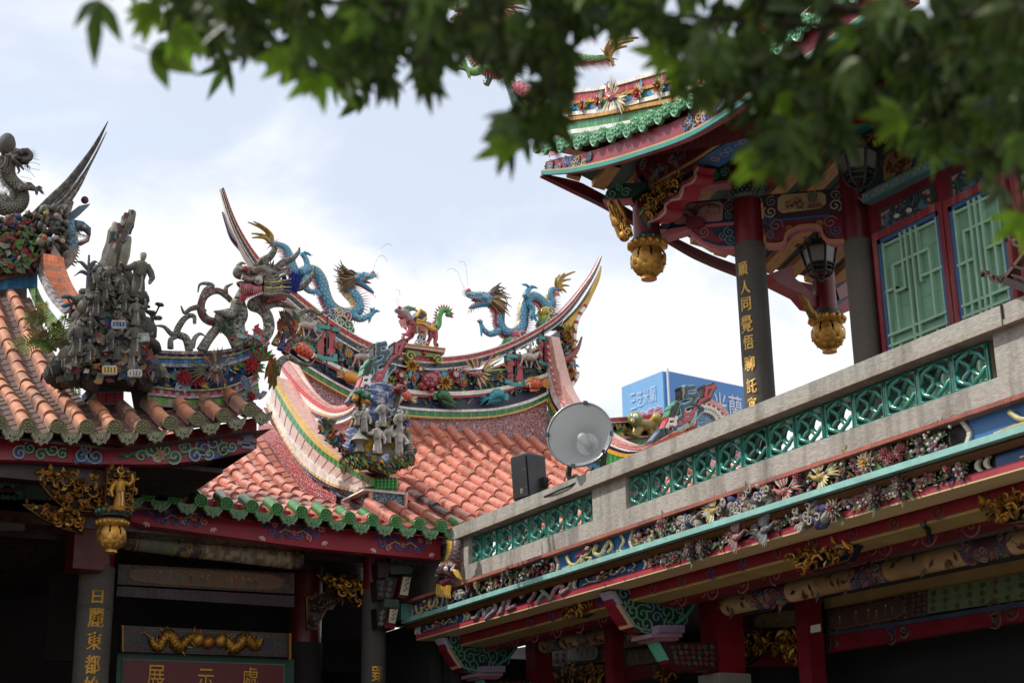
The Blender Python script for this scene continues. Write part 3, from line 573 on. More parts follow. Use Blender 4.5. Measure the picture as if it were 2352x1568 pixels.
c=[cq(p) for p in([(716,-330),(720,-150),(727,0),(735,130),(748,220),(790,300),(870,410),(990,520),(1120,610),(1240,655),(1330,690),(1420,705),(1500,690)], [(722,-330),(730,-150),(738,0),(750,130),(775,220),(820,300),(900,395),(1010,495),(1130,580),(1250,622),(1340,655),(1430,675),(1510,668)],[(728,-330),(738, -150), (750,0),(770,130),(800,220),(845,295),(920,385),(1030,475),(1140,550),(1255,590),(1345,630),(1435,655),(1520,655)],[(745,-330),(760,-150),(785,0),(815,130), (858,220),(900,285),(970,360),(1060,440),(1160,520),(1265,568),(1360,612),(1460,640),(1560,645)],[(752,-330),(770,-150),(800,0),(838,130),(885,220),(925,275), (1000,345),(1080,415),(1170,480),(1280,535),(1390,590),(1520,615),(1640,600),(1760,545),(1840,490)],[(775,-330),(810,-200),(860,0),(900,110),(950,200),(985, 252), (1040,320),(1110,390),(1190,450),(1290,515),(1395,570),(1520,598),(1640,585),(1760,530),(1840,478)])]
m=MB();m.strip(c[0],c[1],oX,90,[YEL],gap=.05,th=.04,back=WHITE);m.strip(c[1],c[2],oX,80,[NAVY],gap=.08,th=.04,back=WHITE);m.strip(c[2],c[3],oX,34,[C('e6e2de')],gap=.03,th=.05,back=WHITE);m.strip(c[3],c[4],oX,110,[C('c8404a'),WHITE,C('c8404a')],gap=.05,th=.06,back=WHITE);m.sheet(c[4],c[5],C('c39a90'),50,out=oX*.04)
m.strip(dn(c[0],.16),c[0],oX,60,[GREEN,C('3a9a54')],gap=.08,th=.03,back=WHITE)
sh=V((.1,0,0));A=resample(c[0],50);Bq=resample(c[5],50)
m.add([p+sh for p in A]+[p+sh for p in Bq],[(i,i+1,51+i,50+i) for i in range(49)],C('b5605c'));m.add(Bq+[p+sh for p in Bq],[(i,i+1,51+i,50+i) for i in range(49)],C('c39a90'))
q=lambda x,y,d=0:onX(*ZQ(x,y),CXP+.02-d)
m.prism([q(672,320),q(735,470),q(800,470),q(735,300)],V((.3,0,0)),WHITE);m.prism([q(672,330,.02),q(672,440,.02),q(760,560,.02),q(750,470,.02)],V((.3,0, 0)), C('2f6f9a'))
m.prism([q(1225,640),q(1290,745),q(1345,735),q(1375,690)],V((.2,0,0)),C('a8343c'));m.prism([q(1180,640),q(1190,760),q(1300,780),q(1240,690)],V((.2,0,0)), C('b8a862'));m.prism([q(950,745,-.05),q(1000,850,-.05),q(1240,800,-.05),q(1200,700,-.05)],V((.2,0,0)),C('2d6a8a'))
m.build('descending_ridge_band',M_GLAZE,HALL)
def stroke(m,pts,fnc,w,d,col,edge=None):
 P=[V(fnc(*p)) for p in pts]
 for a,b in zip(P,P[1:]):
  d+=.0023;t=(b-a);L=t.length/2+w*.5;t.normalize();n=V((0,-1,0));sd=t.cross(n)
  m.box((a+b)/2,t*L,sd*w*.5,n*d,col)
  if edge:m.box((a+b)/2+n*(d+.004),t*L*.9,sd*w*.22,n*.012,edge)
def keyscroll(name,fnc,S,label,parent=None):
 m=MB();L1,R1,G1=C('86b4bf'),C('b5484e'),C('4f8f6f')
 for pts,col,e in(([(640,1140),(652,1085),(690,1050),(682,985),(742,955),(765,900),(702,905),(708,850),(742,842)],L1,C('3a4a52')),([(750,1010),(792,940), (845, 905),(873,832),(828,850),(822,895)],C('2b2a2c'),R1),([(612,1090),(640,1022),(652,968),(626,1000),(615,1040)],G1,BLACK),([(660,1112),(722,1090),(742,1030), (694, 1040),(692,1080),(716,1070)],C('a5cdd0'),R1),([(650,1152),(700,1122),(745,1090),(760,1040)],C('d2c07a'),L1),([(690,900),(690,860),(725,850)],BLACK,GREY), ([(590,1130),(612,1075),(640,1070),(632,1110),(608,1112)],R1,WHITE),([(740,960),(800,1000),(770,1040)],L1,BLACK),([(520,1230),(560,1170),(560,1210),(590,1190), (585, 1160)],C('5a6a80'),BLACK)):
  stroke(m,pts,fnc,.085*S,.06,col,e)
 m.prism([fnc(735,1150),fnc(745,1090),fnc(792,1000),fnc(792,1150)],V((0,.1,0)),C('8c1f2a'))
 m.build(name,M_GLAZE,parent)
keyscroll('key_scroll_finial',lambda x,y:onY(*ZD(x,y),15.25),.8,'',HALL)
gk=lambda x,y:ZG(1395+(x-520)*1.28,520-(1230-y)*1.06)
keyscroll('key_scroll_finial',lambda x,y:onY(*gk(x,y),16.0),1.0,'',HALL)
SR=thing('side_roof_ridge',(15,19.6,3.5),'low red topped roof ridge with a gilded lion relief right of the round floodlight','roof ridge')
fs=lambda pts,Y=19.6:smooth([onY(*ZQ(*p),Y) for p in pts],24)
m=MB();m.strip(fs([(1240,412),(1500,392),(1780,358)]),fs([(1240,372),(1500,352),(1780,318)]),oR,40,[RED],gap=.05,th=.06,back=WHITE);m.strip(fs([(1240,418), (1500,400),(1780,366)]),fs([(1240,412),(1500,392),(1780,358)]),oR,40,[WHITE],gap=.05,th=.07);m.strip(fs([(1240,450),(1500,430),(1780,400)]),fs([(1240,420), (1500, 402),(1780,368)]),oR,40,[NAVY],gap=.08,th=.05,back=WHITE)
m.sheet(fs([(1240,372),(1500,352),(1780,318)]),[p+V((0,.5,.02)) for p in fs([(1240,372),(1500,352),(1780,318)])],WHITE,24);m.build('tile_courses',M_GLAZE, SR)
m=MB();m.sheet(fs([(1240,530),(1500,525),(1780,500)]),fs([(1240,450),(1500,430),(1780,400)]),C('1d1c1e'),24,out=(0,.4,0));m.build('frieze_wall',M_PAINT, SR)
m=MB();m.sheet(fs([(1240,640),(1500,640),(1780,600)]),fs([(1240,552),(1500,542),(1780,515)]),C('2f7a3c'),24,out=(0,.3,0));m.build('green_mosaic',M_MOSAIC, SR)
m=MB();m.strip(fs([(1240,552),(1500,542),(1780,515)]),fs([(1240,530),(1500,525),(1780,500)]),oR,30,[PINK],gap=.05,th=.06)
lc=lambda x,y,o=.12:onY(*ZQ(x,y),19.6-o)
m.tube(smooth([lc(1470,400),lc(1530,420),lc(1590,430),lc(1640,400),lc(1665,370)],12),.09,lambda i,j:jit(C('8a7a34') if j%3 else C('b5605a'),.2),8)
m.ball(lc(1475,372,.2),.12,C('7a8a48'),8,6);m.ball(lc(1480,352,.3),.05,WHITE,6,4);m.ball(lc(1455,390,.3),.04,C('d0b8a0'),6,4)
for x0_,y0_,x1_,y1_ in((1500,430,1460,520),(1530,440,1480,525),(1600,440,1610,505),(1640,430,1660,490)):m.tube([lc(x0_,y0_),lc(x1_,y1_)],[.07,.05],C('9a8a40'), 6)
m.ball(lc(1660,365,.2),.08,C('a89a40'),7,5)
for i in range(24):m.petal(lc(random.uniform(1290,1430),random.uniform(470,515),.02),V((random.uniform(-1,1),0,random.uniform(-1,1))),oR,.14,.08,jit(random.choice([C('6a5a30'),GREEN,C('8a4a3a'),YEL]),.2),.3)
m.build('lion_relief',M_GLAZE,SR)
arc=lambda r,Y=19.0:[onY(*ZQ(2050+215*r*math.cos(rad(a)),430-205*r*math.sin(rad(a))),Y) for a in range(115,-31,-9)]
m=MB();
for r0,r1,cs in((.52,.62,[C('d8cfc4')]),(.62,.72,[C('c9c4bc'),C('7a8a3a')]),(.72,.82,[WHITE]),(.82,.9,[RED,WHITE,RED]),(.9,.94,[PINK]),(.94,1.1,[C('c39a90')])):m.strip(arc(r0),arc(r1),oR,30,cs,gap=.04,th=.05,back=WHITE)
m.add(arc(1.1)+[p+V((0,.6,0)) for p in arc(1.1)],[(i,i+1,len(arc(1))+1+i,len(arc(1))+i) for i in range(len(arc(1))-1)],C('c39a90'),True);m.build('curved_band', M_GLAZE,SR)
m=MB();A=arc(.52);m.add(A+[onY(*ZQ(2040,470),19.0)],[(i,i+1,len(A)) for i in range(len(A)-1)],C('3a80a8'));m.build('blue_mosaic',M_MOSAIC,SR)
# ================================================================ dragons
def dragon(name,label,group,fn,body,rad_,S,cols,head,legs,tail,whisk,clouds,flip=1,mat_=M_GLAZE,hs=1.0,mane_dir=(-1,.1),mane=26,loc=None):
 t=thing(name,loc or fn(*body[len(body)//2],0),label,'dragon statue',group)
 sp=smooth([fn(x,y,0) for x,y in body],130);K=len(sp);R_=[rad_*(.35+.65*min(1,i/(K*.25)))*(1-.15*max(0,(i-K*.8)/(K*.2))) for i in range(K)]
 side,dors,belly=cols['side'],cols['dors'],cols['belly']
 def cf(i,j):
  if j in(0,1,21):return jit(dors,.22)
  if 9<=j<=13:return jit(belly,.1) if i%3 else jit(mixc(belly,DGREY,.4),.1)
  if j in(8,14):return jit(YEL,.2) if not cols.get('aged') else jit(belly,.2)
  return mixc(jit(side,.12),WHITE,.3) if(i+j*2)%4==0 else jit(mixc(side,BLACK,.0 if i%2 else .25),.15)
 n0=V((0,-1,0));ups=[]
 for i in range(K):
  tg=(sp[min(i+1,K-1)]-sp[max(i-1,0)]).normalized();u=tg.cross(n0)*flip;ups.append((u-n0*-.25).normalized())
 m=MB();vs=[];N_=22
 for i in range(K):
  tg=(sp[min(i+1,K-1)]-sp[max(i-1,0)]).normalized();u=ups[i];w=tg.cross(u).normalized()
  for j in range(N_):a=2*math.pi*j/N_;vs.append(sp[i]+(u*math.cos(a)+w*math.sin(a))*R_[i]*(1.05 if(i+j)%2 else .98))
 fs=[(i*N_+j,i*N_+(j+1)%N_,(i+1)*N_+(j+1)%N_,(i+1)*N_+j) for i in range(K-1) for j in range(N_)]
 m.add(vs,fs,[cf(i,j) for i in range(K-1) for j in range(N_)],True);m.build('body',mat_,t)
 m=MB()
 for i in range(3,K-3):
  for s_ in(0,):
   tg=(sp[i+1]-sp[i]).normalized();b=sp[i]+ups[i]*R_[i]*.9+tg*(sp[i+1]-sp[i]).length*.5*s_+n0*.01;m.spike(b,b+(ups[i]*1.0-tg*.35)*rad_*random.uniform(.9,1.5), rad_*.12,jit(mixc(cols['spine'],WHITE,random.random()*.5),.1),3)
 m.build('back_spines',mat_,t)
 m=MB();b=sp[0]
 for(x,y) in tail:
  e=fn(x,y,random.uniform(-.05,.1));d=e-b;cv=d.cross(n0).normalized()*d.length*.18*flip;P=smooth([b+d*.05,b+d*.4+cv,b+d*.75+cv*.6,e],8);kk=len(P);m.tube(P, [rad_*.3*(1-q/kk)+.006 for q in range(kk)],lambda i,j:jit(cols['tuft'] if j%3 else mixc(cols['tuft'],BLACK,.3),.12),6)
 for q in range(8):a=q*.8;m.spike(b+V((math.cos(a),0,math.sin(a)))*rad_*.4,b+V((math.cos(a),0,math.sin(a)))*rad_*1.4-ups[0]*.0,rad_*.14,jit(dors,.1),3)
 m.build('tail_tuft',mat_,t)
 hx,hy,sx,sy,jx,jy=head;H=fn(hx,hy,.05);SN=fn(sx,sy,.08);JW=fn(jx,jy,.06);f=(SN-H);L=f.length;f.normalize();up=f.cross(n0)*(-1 if f.x>0 else 1)*-1
 if up.z<0:up=-up
 m=MB();r=L*.27*hs
 m.tube([H-f*L*.15,H+f*L*.1,H+f*L*.4+up*r*.1,H+f*L*.7,SN-f*L*.06,SN],[r*.9,r*1.1,r*.95,r*.62,r*.5,r*.2],lambda i,j:jit(side if(i+j)%2 else mixc(side,WHITE, .35),.12),10,flat=1.15)
 d2=(JW-H);m.tube([H-up*r*.5,H+d2*.4-up*r*.15,H+d2*.8,JW],[r*.75,r*.55,r*.4,r*.16],lambda i,j:jit(side if j%3 else dors,.12),8)
 m.tube([H+f*L*.2-up*r*.5,H+(f*L+d2)*.35,H+(f*L+d2)*.42],[r*.4,r*.22,r*.05],C('8c2430'),6)
 for q in range(6):
  m.spike(H+f*L*(.3+.11*q)-up*r*.35+n0*r*.5,H+f*L*(.3+.11*q)-up*r*.75+n0*r*.5,r*.1,WHITE,3);m.spike(H+d2*(.35+.1*q)+up*r*.1+n0*r*.4,H+d2*(.35+.1*q)+up*r*.5+n0*r*.4,r*.09,WHITE,3)
  m.ell(H+f*L*(.05+.1*q)+up*r*(1.0-.1*q),f*r*.25,n0*r*.4,up*r*.22,C('d8d4cc'),6,4)
 m.ball(H+f*L*.32+up*r*.55+n0*r*.75,r*.3,WHITE,8,6);m.ball(H+f*L*.33+up*r*.55+n0*r*1.0,r*.13,BLACK,6,4)
 m.ball(SN+up*r*.5-f*r*.3,r*.45,C('b02a3a'),8,6)
 for q in range(9):a=-1.0+q*.25;m.spike(SN-f*r*.2,SN+(f*math.cos(a)+up*math.sin(a))*r*1.3,r*.08,jit(C('8fb0a8'),.15),3)
 for q in range(12):b=H+d2*(.25+.07*q)-up*r*.35;m.spike(b,b-up*r*random.uniform(.6,1.0)+d2.normalized()*r*random.uniform(-.3,.3),r*.09,jit(mixc(dors,YEL, random.random()),.1),3)
 m.build('head',mat_,t)
 m=MB();P=smooth([H+up*r*.8,H+up*r*1.6-f*r*.8,H+up*r*1.5-f*r*2.0,H+up*r*2.1-f*r*3.0],10);m.tube(P,[r*.22*(1-q/13) for q in range(len(P))],jit(C('5a4a44') if cols.get('aged') else C('6a4a42'),.1),6);P=[p+n0*r*.8-up*r*.2 for p in P];m.tube(P,[r*.2*(1-q/13) for q in range(len(P))],jit(C('6a4a42'),.1),6);m.build('horn', mat_,t)
 m=MB();md=(f*mane_dir[0]+up*mane_dir[1]).normalized()
 for q in range(mane):
  a=rad(-70+140*q/(mane-1));d=md*math.cos(a*.75)+md.cross(n0)*math.sin(a*.75);b=H+d*r*.6+n0*r*random.uniform(.1,1.0);e=b+d*L*random.uniform(.85,1.3)*cols.get('manelen',1);cv=d.cross(n0)*L*.12*(1 if q%2 else .3)
  P=[b,b+d*L*.35-cv,b+d*L*.7-cv*.5,e+cv];m.tube(smooth(P,7),[r*.2,r*.24,r*.22,r*.2,r*.15,r*.1,r*.03,r*.02][:len(smooth(P,7))],jit(random.choice(cols['mane']), .15),5)
 m.build('mane',mat_,t)
 for lg in legs:
  m=MB();P=smooth([fn(x,y,.12) for x,y in lg['p']],10);kk=len(P);m.tube(P,[rad_*.62*(1-.5*q/kk) for q in range(kk)],lambda i,j:jit(side if(i+j)%2 else mixc(side, WHITE,.2),.12),8)
  for(x,y) in lg['c']:
   e=fn(x,y,.15);mid=(P[-1]+e)/2+UZ*rad_*.25;m.tube([P[-1],mid,P[-1].lerp(e,.8)],[rad_*.26,rad_*.24,rad_*.18],jit(side,.12),6);m.spike(P[-1].lerp(e,.75),e+(e-P[-1])*.15,rad_*.14,jit(WHITE,.1),4)
  m.ball(P[0],rad_*.45,side,7,5);m.build('leg',mat_,t)
 if whisk:
  m=MB()
  for wv in whisk:m.tube(smooth([fn(x,y,.1) for x,y in wv],16),.003,C('b8bec8'),4)
  m.build('wire_whisker',M_STEEL,t)
 if clouds:
  m=MB()
  for x,y,rr,cn in clouds:
   c=fn(x,y,.1);m.ell(c,V((rr,0,0)),V((0,.14,0)),V((0,0,rr*.8)),jit(cn,.1),10,6);m.spiral(c+n0*.13,UX,UZ,rr*.62,1.4,rr*.13,n0,.03,mixc(cn,WHITE,.6),a0=rr*40)
  m.build('cloud_base',mat_,t)
 return t
YD=18.55
fD=lambda x,y,o=0:onY(*ZD(x,y),YD-o)
blue=dict(side=C('2f86a8'),dors=C('9a3442'),belly=C('cfc6b4'),spine=C('b06a70'),tuft=C('a88a34'),mane=[C('6a5234'),C('8a7048'),C('4a3c2c'),C('9a8458')], manelen=.85)
dragon('dragon_statue','blue dragon on the ridge left of the red qilin, facing right','blue dragons on the hall ridge',fD,[(-18,131),(20,138),(70,165), (98, 225),(112,290),(140,345),(180,350),(225,322),(280,335),(320,400),(340,480),(375,560),(440,612),(515,622),(572,585),(560,520),(510,465),(480,420),(490,380), (545, 375)],.093,1,blue,(560,372,695,352,690,475),[dict(p=[(535,630),(590,655),(640,640),(680,615)],c=[(660,575),(695,572),(735,600),(650,690)]),dict(p=[(185, 330), (225,300),(215,240),(190,205)],c=[(262,212),(230,195),(175,215)]),dict(p=[(225,360),(205,420),(240,460),(285,462)],c=[(315,480),(300,500),(268,492)])],[(-190, -20),(-150,-25),(-125,-15),(-95,5),(-65,20),(-165,60),(-160,90)],[[(680,330),(705,240),(735,165),(780,133),(806,140),(804,158)],[(672,330),(700,260),(730, 215), (765,222),(783,260)]],[(365,625,.10,C('39507a')),(415,625,.11,C('c9b06a')),(405,665,.10,C('7ab0c4')),(470,652,.12,C('a83a4a')),(430,695,.16,C('3f8a52')), (400, 700,.12,C('3a7a48')),(480,720,.13,C('4c9058')),(500,750,.10,C('3f7a4a')),(350,660,.1,C('2c3f70'))],flip=1)
dragon('dragon_statue','blue dragon on the ridge right of the red qilin, facing left','blue dragons on the hall ridge',fD,[(1975,445),(1925,455),(1910, 500), (1925,545),(1885,578),(1850,535),(1800,505),(1755,525),(1730,600),(1720,700),(1670,760),(1600,750),(1560,690),(1560,620),(1530,570),(1490,535)],.088,1,blue, (1475,520,1335,478,1352,580),[dict(p=[(1560,735),(1500,760),(1455,730),(1435,690)],c=[(1405,665),(1425,655),(1448,668),(1440,790)]),dict(p=[(1775,550),(1795, 590), (1790,630),(1800,645)],c=[(1765,640),(1785,670),(1840,630),(1828,675)]),dict(p=[(1745,500),(1760,460),(1780,440)],c=[(1715,410),(1835,440),(1800,425)])], [(2092,325),(2062,378),(2052,425),(2020,335),(1985,345),(2030,470),(1960,365)],[[(1345,440),(1338,350),(1328,280),(1305,252),(1286,262)],[(1322,440),(1295,390), (1275,330),(1230,302),(1200,318)]],[(1640,835,.14,C('4a8a60')),(1690,785,.13,C('b0485a')),(1712,822,.11,C('c9a84a')),(1745,795,.11,C('2c3f70')),(1600,860,.10, C('3f7a4a')),(1885,620,.13,C('b5a53a')),(1890,665,.13,C('9aa83a')),(1925,655,.11,C('2f4a86')),(1875,700,.13,C('4a7a4c')),(1940,690,.12,C('5a6a5a'))],flip=-1)
QP=thing('statue_pedestal',fD(1030,900),'olive green scrolled pedestal with a pink slab at the middle of the ridge','pedestal')
m=MB();P=[fD(870,845,.38),fD(1185,888,.38),fD(1190,858,.38),fD(885,822,.38)];m.prism(P,V((0,.7,0)),C('c9a095'));m.prism([fD(885,826,.40),fD(1190,862,.40), fD(1190,856,.40),fD(885,819,.40)],V((0,.74,0)),YEL);m.prism([fD(878,862,.3),fD(1180,902,.3),fD(1182,886,.3),fD(872,846,.3)],V((0,.6,0)),C('b06a60'));m.build('slab', M_GLAZE,QP)
m=MB();m.prism([fD(925,925,.33),fD(950,925,.33),fD(960,900,.33),(fD(1040,915,.33)),fD(1110,920,.33),fD(1125,950,.33),fD(1145,955,.33),fD(1150,900,.33), fD(920, 865,.33)],V((0,.5,0)),C('7a8a42'));m.spiral(fD(940,915,.34),UX,UZ,.07,1.4,.03,oR,.03,C('8f9a52'));m.spiral(fD(1135,942,.34),-UX,UZ,.07,1.4,.03,oR,.03,C('8f9a52'));m.ball(fD(1038,893,.34),.035,RED,7,5);m.build('carved_stand',M_GLAZE,QP)
QL=thing('qilin_statue',fD(1000,830),'red qilin with saddle and green tail standing on the olive pedestal','qilin statue')
qc=C('a8505c');m=MB();sp=smooth([fD(900,640),fD(915,665),fD(935,690),fD(985,715),fD(1040,705),fD(1090,715),(fD(1120,740))],22);K=len(sp)
m.tube(sp,[.05+.045*math.sin(math.pi*min(1,.15+i/K)) for i in range(K)],lambda i,j:jit(qc if(i+j)%2 else mixc(qc,WHITE,.15),.1),12,flat=1.1)
for lg in([(940,710),(925,765),(890,762),(895,810)],[(960,730),(950,775),(920,800),(915,818)],[(1080,730),(1085,780),(1070,810),(1060,838)],[(1110,740), (1120, 790),(1115,820),(1125,846)]):
 P=[fD(x,y,.12 if lg[0][0] in(940,1110) else -.05) for x,y in lg];m.tube(P,[.055,.036,.028,.03],lambda i,j:jit(qc,.12),8);m.ball(P[-1]+UZ*.02,.035,C('4a3a3c'), 7,5)
m.build('body',M_GLAZE,QL)
m=MB();m.tube([fD(925,660,.1),fD(900,620,.12),fD(870,598,.12),fD(848,590,.12)],[.075,.085,.06,.035],lambda i,j:jit(C('9a6a70') if(i+j)%2 else C('8a8a84'), .12),9);m.tube([fD(905,640,.12),fD(880,640,.13),fD(856,632,.13)],[.055,.04,.022],C('a0405a'),7);m.ball(fD(868,575,.16),.025,RED,6,4);m.ball(fD(888,592,.2),.018, WHITE,6,4)
for q in range(14):a=q*.45;m.spike(fD(848,600,.12),fD(848+22*math.cos(a),600+22*math.sin(a),.15),.016,C('8fa098'),3)
for q in range(10):b=fD(900-4*q,655+q,.15);m.spike(b,b-UZ*.12+UX*.04,.02,jit(PINK,.2),3)
for x,y,x2,y2 in((895,590,985,580),(905,600,1010,605),(900,585,960,575)):m.tube([fD(x,y,.1),fD((x+x2)/2,y-15,.1),fD(x2,y2,.1)],[.03,.022,.006],jit(C('4f7a58'), .1),6)
m.build('head',M_GLAZE,QL)
m=MB();P=smooth([fD(1120,715),fD(1138,690),fD(1142,640),fD(1160,600),fD(1190,592),fD(1210,608),fD(1200,632)],20);K=len(P);m.tube(P,[.055*(1-.35*i/K) for i in range(K)],lambda i,j:jit(C('3f8a42') if(i+j)%2 else C('5aa04c'),.12),8)
for i in range(1,K-1):
 tg=(P[i+1]-P[i]).normalized();u=-tg.cross(oR)
 if True:m.spike(P[i]+u*.04,P[i]+u*.10,.02,C('b03a48'),4)
m.build('tail',M_GLAZE,QL)
m=MB();m.prism([fD(990,700,.2),fD(1065,712,.2),fD(1062,765,.23),fD(995,752,.23)],V((0,.03,0)),C('c9c0a8'));m.prism([fD(1002,705,.24),fD(1055,714,.24),fD(1052, 755,.26),fD(1004,744,.26)],V((0,.03,0)),C('5a7a3c'));m.prism([fD(1012,708,.27),fD(1046,715,.27),fD(1044,742,.28),fD(1014,736,.28)],V((0,.03,0)),C('b8303c'))
m.prism([fD(980,640,.12),fD(1060,690,.12),fD(1045,700,.12),fD(985,665,.12)],V((0,.3,0)),C('26304a'));m.prism([fD(985,635,.12),fD(1015,585,.12),fD(1060, 620, .12),fD(1052,670,.12)],V((0,.25,0)),C('26304a'))
for pts in([(985,640),(1015,590),(1050,615)],[(990,660),(1030,672),(1055,650)],[(985,680),(1040,690),(1100,730),(1120,728)],[(1100,690),(1095,730)]):m.tube([fD(x,y,.22) for x,y in pts],.025,YEL,5)
m.build('saddle',M_GLAZE,QL)
m=MB();m.tube(smooth([fD(862,575,.1),fD(845,520,.1),fD(868,480,.1),fD(862,450,.1),fD(842,455,.1)],14),.003,C('b8bec8'),4);m.tube(smooth([fD(866,575,.1), fD(862,520,.1),fD(872,480,.1),fD(860,447,.1)],12),.003,C('b8bec8'),4);m.build('wire_whisker',M_STEEL,QL)
m=MB();[m.ell(fD(x,y,.0),V((r_,0,0)),V((0,.1,0)),V((0,0,r_)),c_,9,6) for x,y,r_,c_ in((1005,820,.06,C('7ab0c4')),(1040,830,.05,C('b5584e')),(990,835,.05, C('4a8ab0')),(1020,785,.06,C('3a6f9a')))];[m.spiral(fD(x,y,.12),UX,UZ,.045,1.4,.012,oR,.012,WHITE) for x,y in((1005,815),(1040,825),(1022,785))];m.build('cloud_base',M_GLAZE,QL)
# ================================================================ figure group on the foot of the band
def figurine(name,fn,x,y,S,label,robe,skin=C('b8aca0'),pose=0,group=None,lean=0.0,hat=0,parent=None,beard=False,mat_=M_AGED):
 b=V(fn(x,y));m=MB();n=V((0,-1,0));R_=V((1,0,0));B=lambda a,h,o=0:b+R_*(a+lean*h)*S+UZ*h*S+n*o*S
 m.tube([B(0,0),B(0,.06),B(.01,.25),B(0,.42),B(-.01,.55),B(0,.70),B(0,.78),B(0,.815),B(0,.84)],[S*q for q in(.15,.165,.145,.115,.135,.15,.11,.05,.045)], lambda i,j:jit(robe if j%3 else mixc(robe,BLACK,.3),.15),10,flat=.75)
 m.ell(B(0,.90,.01),R_*S*.062,n*S*.066,UZ*S*.08,skin,9,7);m.ball(B(0,.895,.075),S*.018,skin,5,4)
 for s_ in(-1,1):
  m.ball(B(s_*.025,.915,.062),S*.011,BLACK,4,3)
  e=[((.2,.60),(.27,.50),(.16,.45)),((.21,.62),(.34,.58),(.42,.66)),((.2,.58),(.24,.46),(.2,.34)),((.22,.66),(.30,.78),(.26,.92))][(pose+(s_>0))%4]
  m.tube([B(s_*.10,.73),B(s_*e[0][0],e[0][1],.02),B(s_*e[1][0],e[1][1],.06),B(s_*e[2][0],e[2][1],.09)],[S*.07,S*.072,S*.06,S*.035],lambda i,j:jit(robe,.15), 7);m.ball(B(s_*e[2][0],e[2][1],.1),S*.035,skin,6,4)
 m.ribbon([B(-.1,.5,.11),B(0,.47,.13),B(.1,.5,.11)],n,S*.05,S*.02,mixc(robe,BLACK,.4));m.ribbon([B(.02,.47,.12),B(.04,.3,.13),B(.03,.1,.15)],n,S*.05,S*.02, mixc(robe,WHITE,.25));
 if hat==1:m.tube([B(0,.95),B(0,1.0),B(0,1.06)],[S*.075,S*.07,S*.02],mixc(robe,BLACK,.3),8)
 elif hat==2:m.ball(B(0,1.0),S*.05,C('3a3634'),7,5);m.spike(B(0,1.02),B(.03,1.14),S*.02,skin)
 else :m.ell(B(0,.945,-.01),R_*S*.068,n*S*.068,UZ*S*.05,C('4a4643'),8,5)
 if beard:m.petal(B(0,.87,.07),-UZ,n,S*.22,S*.08,C('8a8480'),.1)
 m.build(name,mat_,parent);return b
FG=thing('figure_group',fb(1250,700),'cluster of pale robed figures among blue rocks on the foot of the central ridge band','sculpture group')
fF=lambda x,y,o=0:onY(*ZP(x,y),yF-.05-o)
m=MB()
for i in range(46):
 x=random.uniform(1060,1500);y=640+60*abs(x-1280)/230*-.5+random.uniform(-10,60);m.ell(fF(x,y,random.uniform(-.2,.1)),V((.08,0,.02)),V((0,.1,0)),V((.02, 0, .06)),jit(C('4a443c'),.3),6,4)
m.tube([fF(1270,725),fF(1280,690),fF(1300,640),fF(1280,560)],[.12,.22,.25,.15],C('6a5f4a'),10)
for i in range(260):
 x=random.uniform(1100,1490);y=random.uniform(380,640);m.box(fF(x,y,random.uniform(.0,.16)),V((random.uniform(.01,.03),0,random.uniform(-.02,.02))),V((0, .02, 0)),V((random.uniform(-.02,.02),0,random.uniform(.012,.04))),jit(random.choice([C('4a463f'),C('6a655c'),C('8a8478'),C('a8862a'),C('51679c'),C('5a4a3a')]), .25))
for i in range(420):
 x=random.uniform(1030,1515);y=610+random.uniform(0,95)+25*math.sin(x*.02);m.petal(fF(x,y,.18+random.uniform(0,.12)),V((random.uniform(-.5,.5),-.4,-1)), V((0, -1,.3)),.07,.035,jit(random.choice([C('2f5a34'),C('6a8a34'),C('b58a2a'),C('2a5a78'),C('8a2a2e'),C('3f6a3a'),C('7a4a20')]),.25),.25)
for i in range(200):
 x=random.uniform(895,1075);y=420+(x-895)*.85+random.uniform(-30,70);m.petal(fF(x,y,-.1+random.uniform(0,.2)),V((random.uniform(-.7,.7),0,random.uniform(-.3, 1))),oR,.065,.03,jit(random.choice([C('2f6f8a'),C('3f8a5a'),C('b5453a'),C('c9a040'),C('5a8ab0'),C('5f5a50')]),.25),.4)
for i in range(60):
 x=random.uniform(1180,1420);y=random.uniform(520,610);m.ell(fF(x,y,.12),V((.06,0,0)),V((0,.05,0)),V((0,0,.05)),jit(C('a8862a'),.25),6,4)
m.build('rock_base',M_AGED,FG)
for cx,w,h in((1240,30,150),(1290,28,190),(1340,30,185),(1380,26,160),(1265,26,120)):
 m=MB();P=smooth([fF(cx,345,-.2),fF(cx+5,345-h*.4,-.15),fF(cx-4,345-h*.8,-.15),fF(cx,345-h,-.15)],14);m.tube(P,[.09+.03*math.sin(q_*1.3) for q_ in range(len(P))],lambda i,j:jit(random.choice([C('51679c'),C('b8bccc'),C('6a7cae'),C('aab0c4')]),.12),12);m.build('blue_rock',M_GLAZE,FG)
for cx,cy in((1095,480),(1080,560),(1110,540),(1315,650)):m=MB();P=[fF(cx-10,cy+30,.15),fF(cx+6,cy,.17),fF(cx-4,cy-34,.15)];m.tube(smooth(P,8),[.05,.07, .09, .08,.07,.08,.07,.05,.03][:len(smooth(P,8))],lambda i,j:jit(random.choice([C('51679c'),C('b8bccc'),C('6a7cae')]),.12),9);m.build('blue_rock',M_GLAZE,FG)
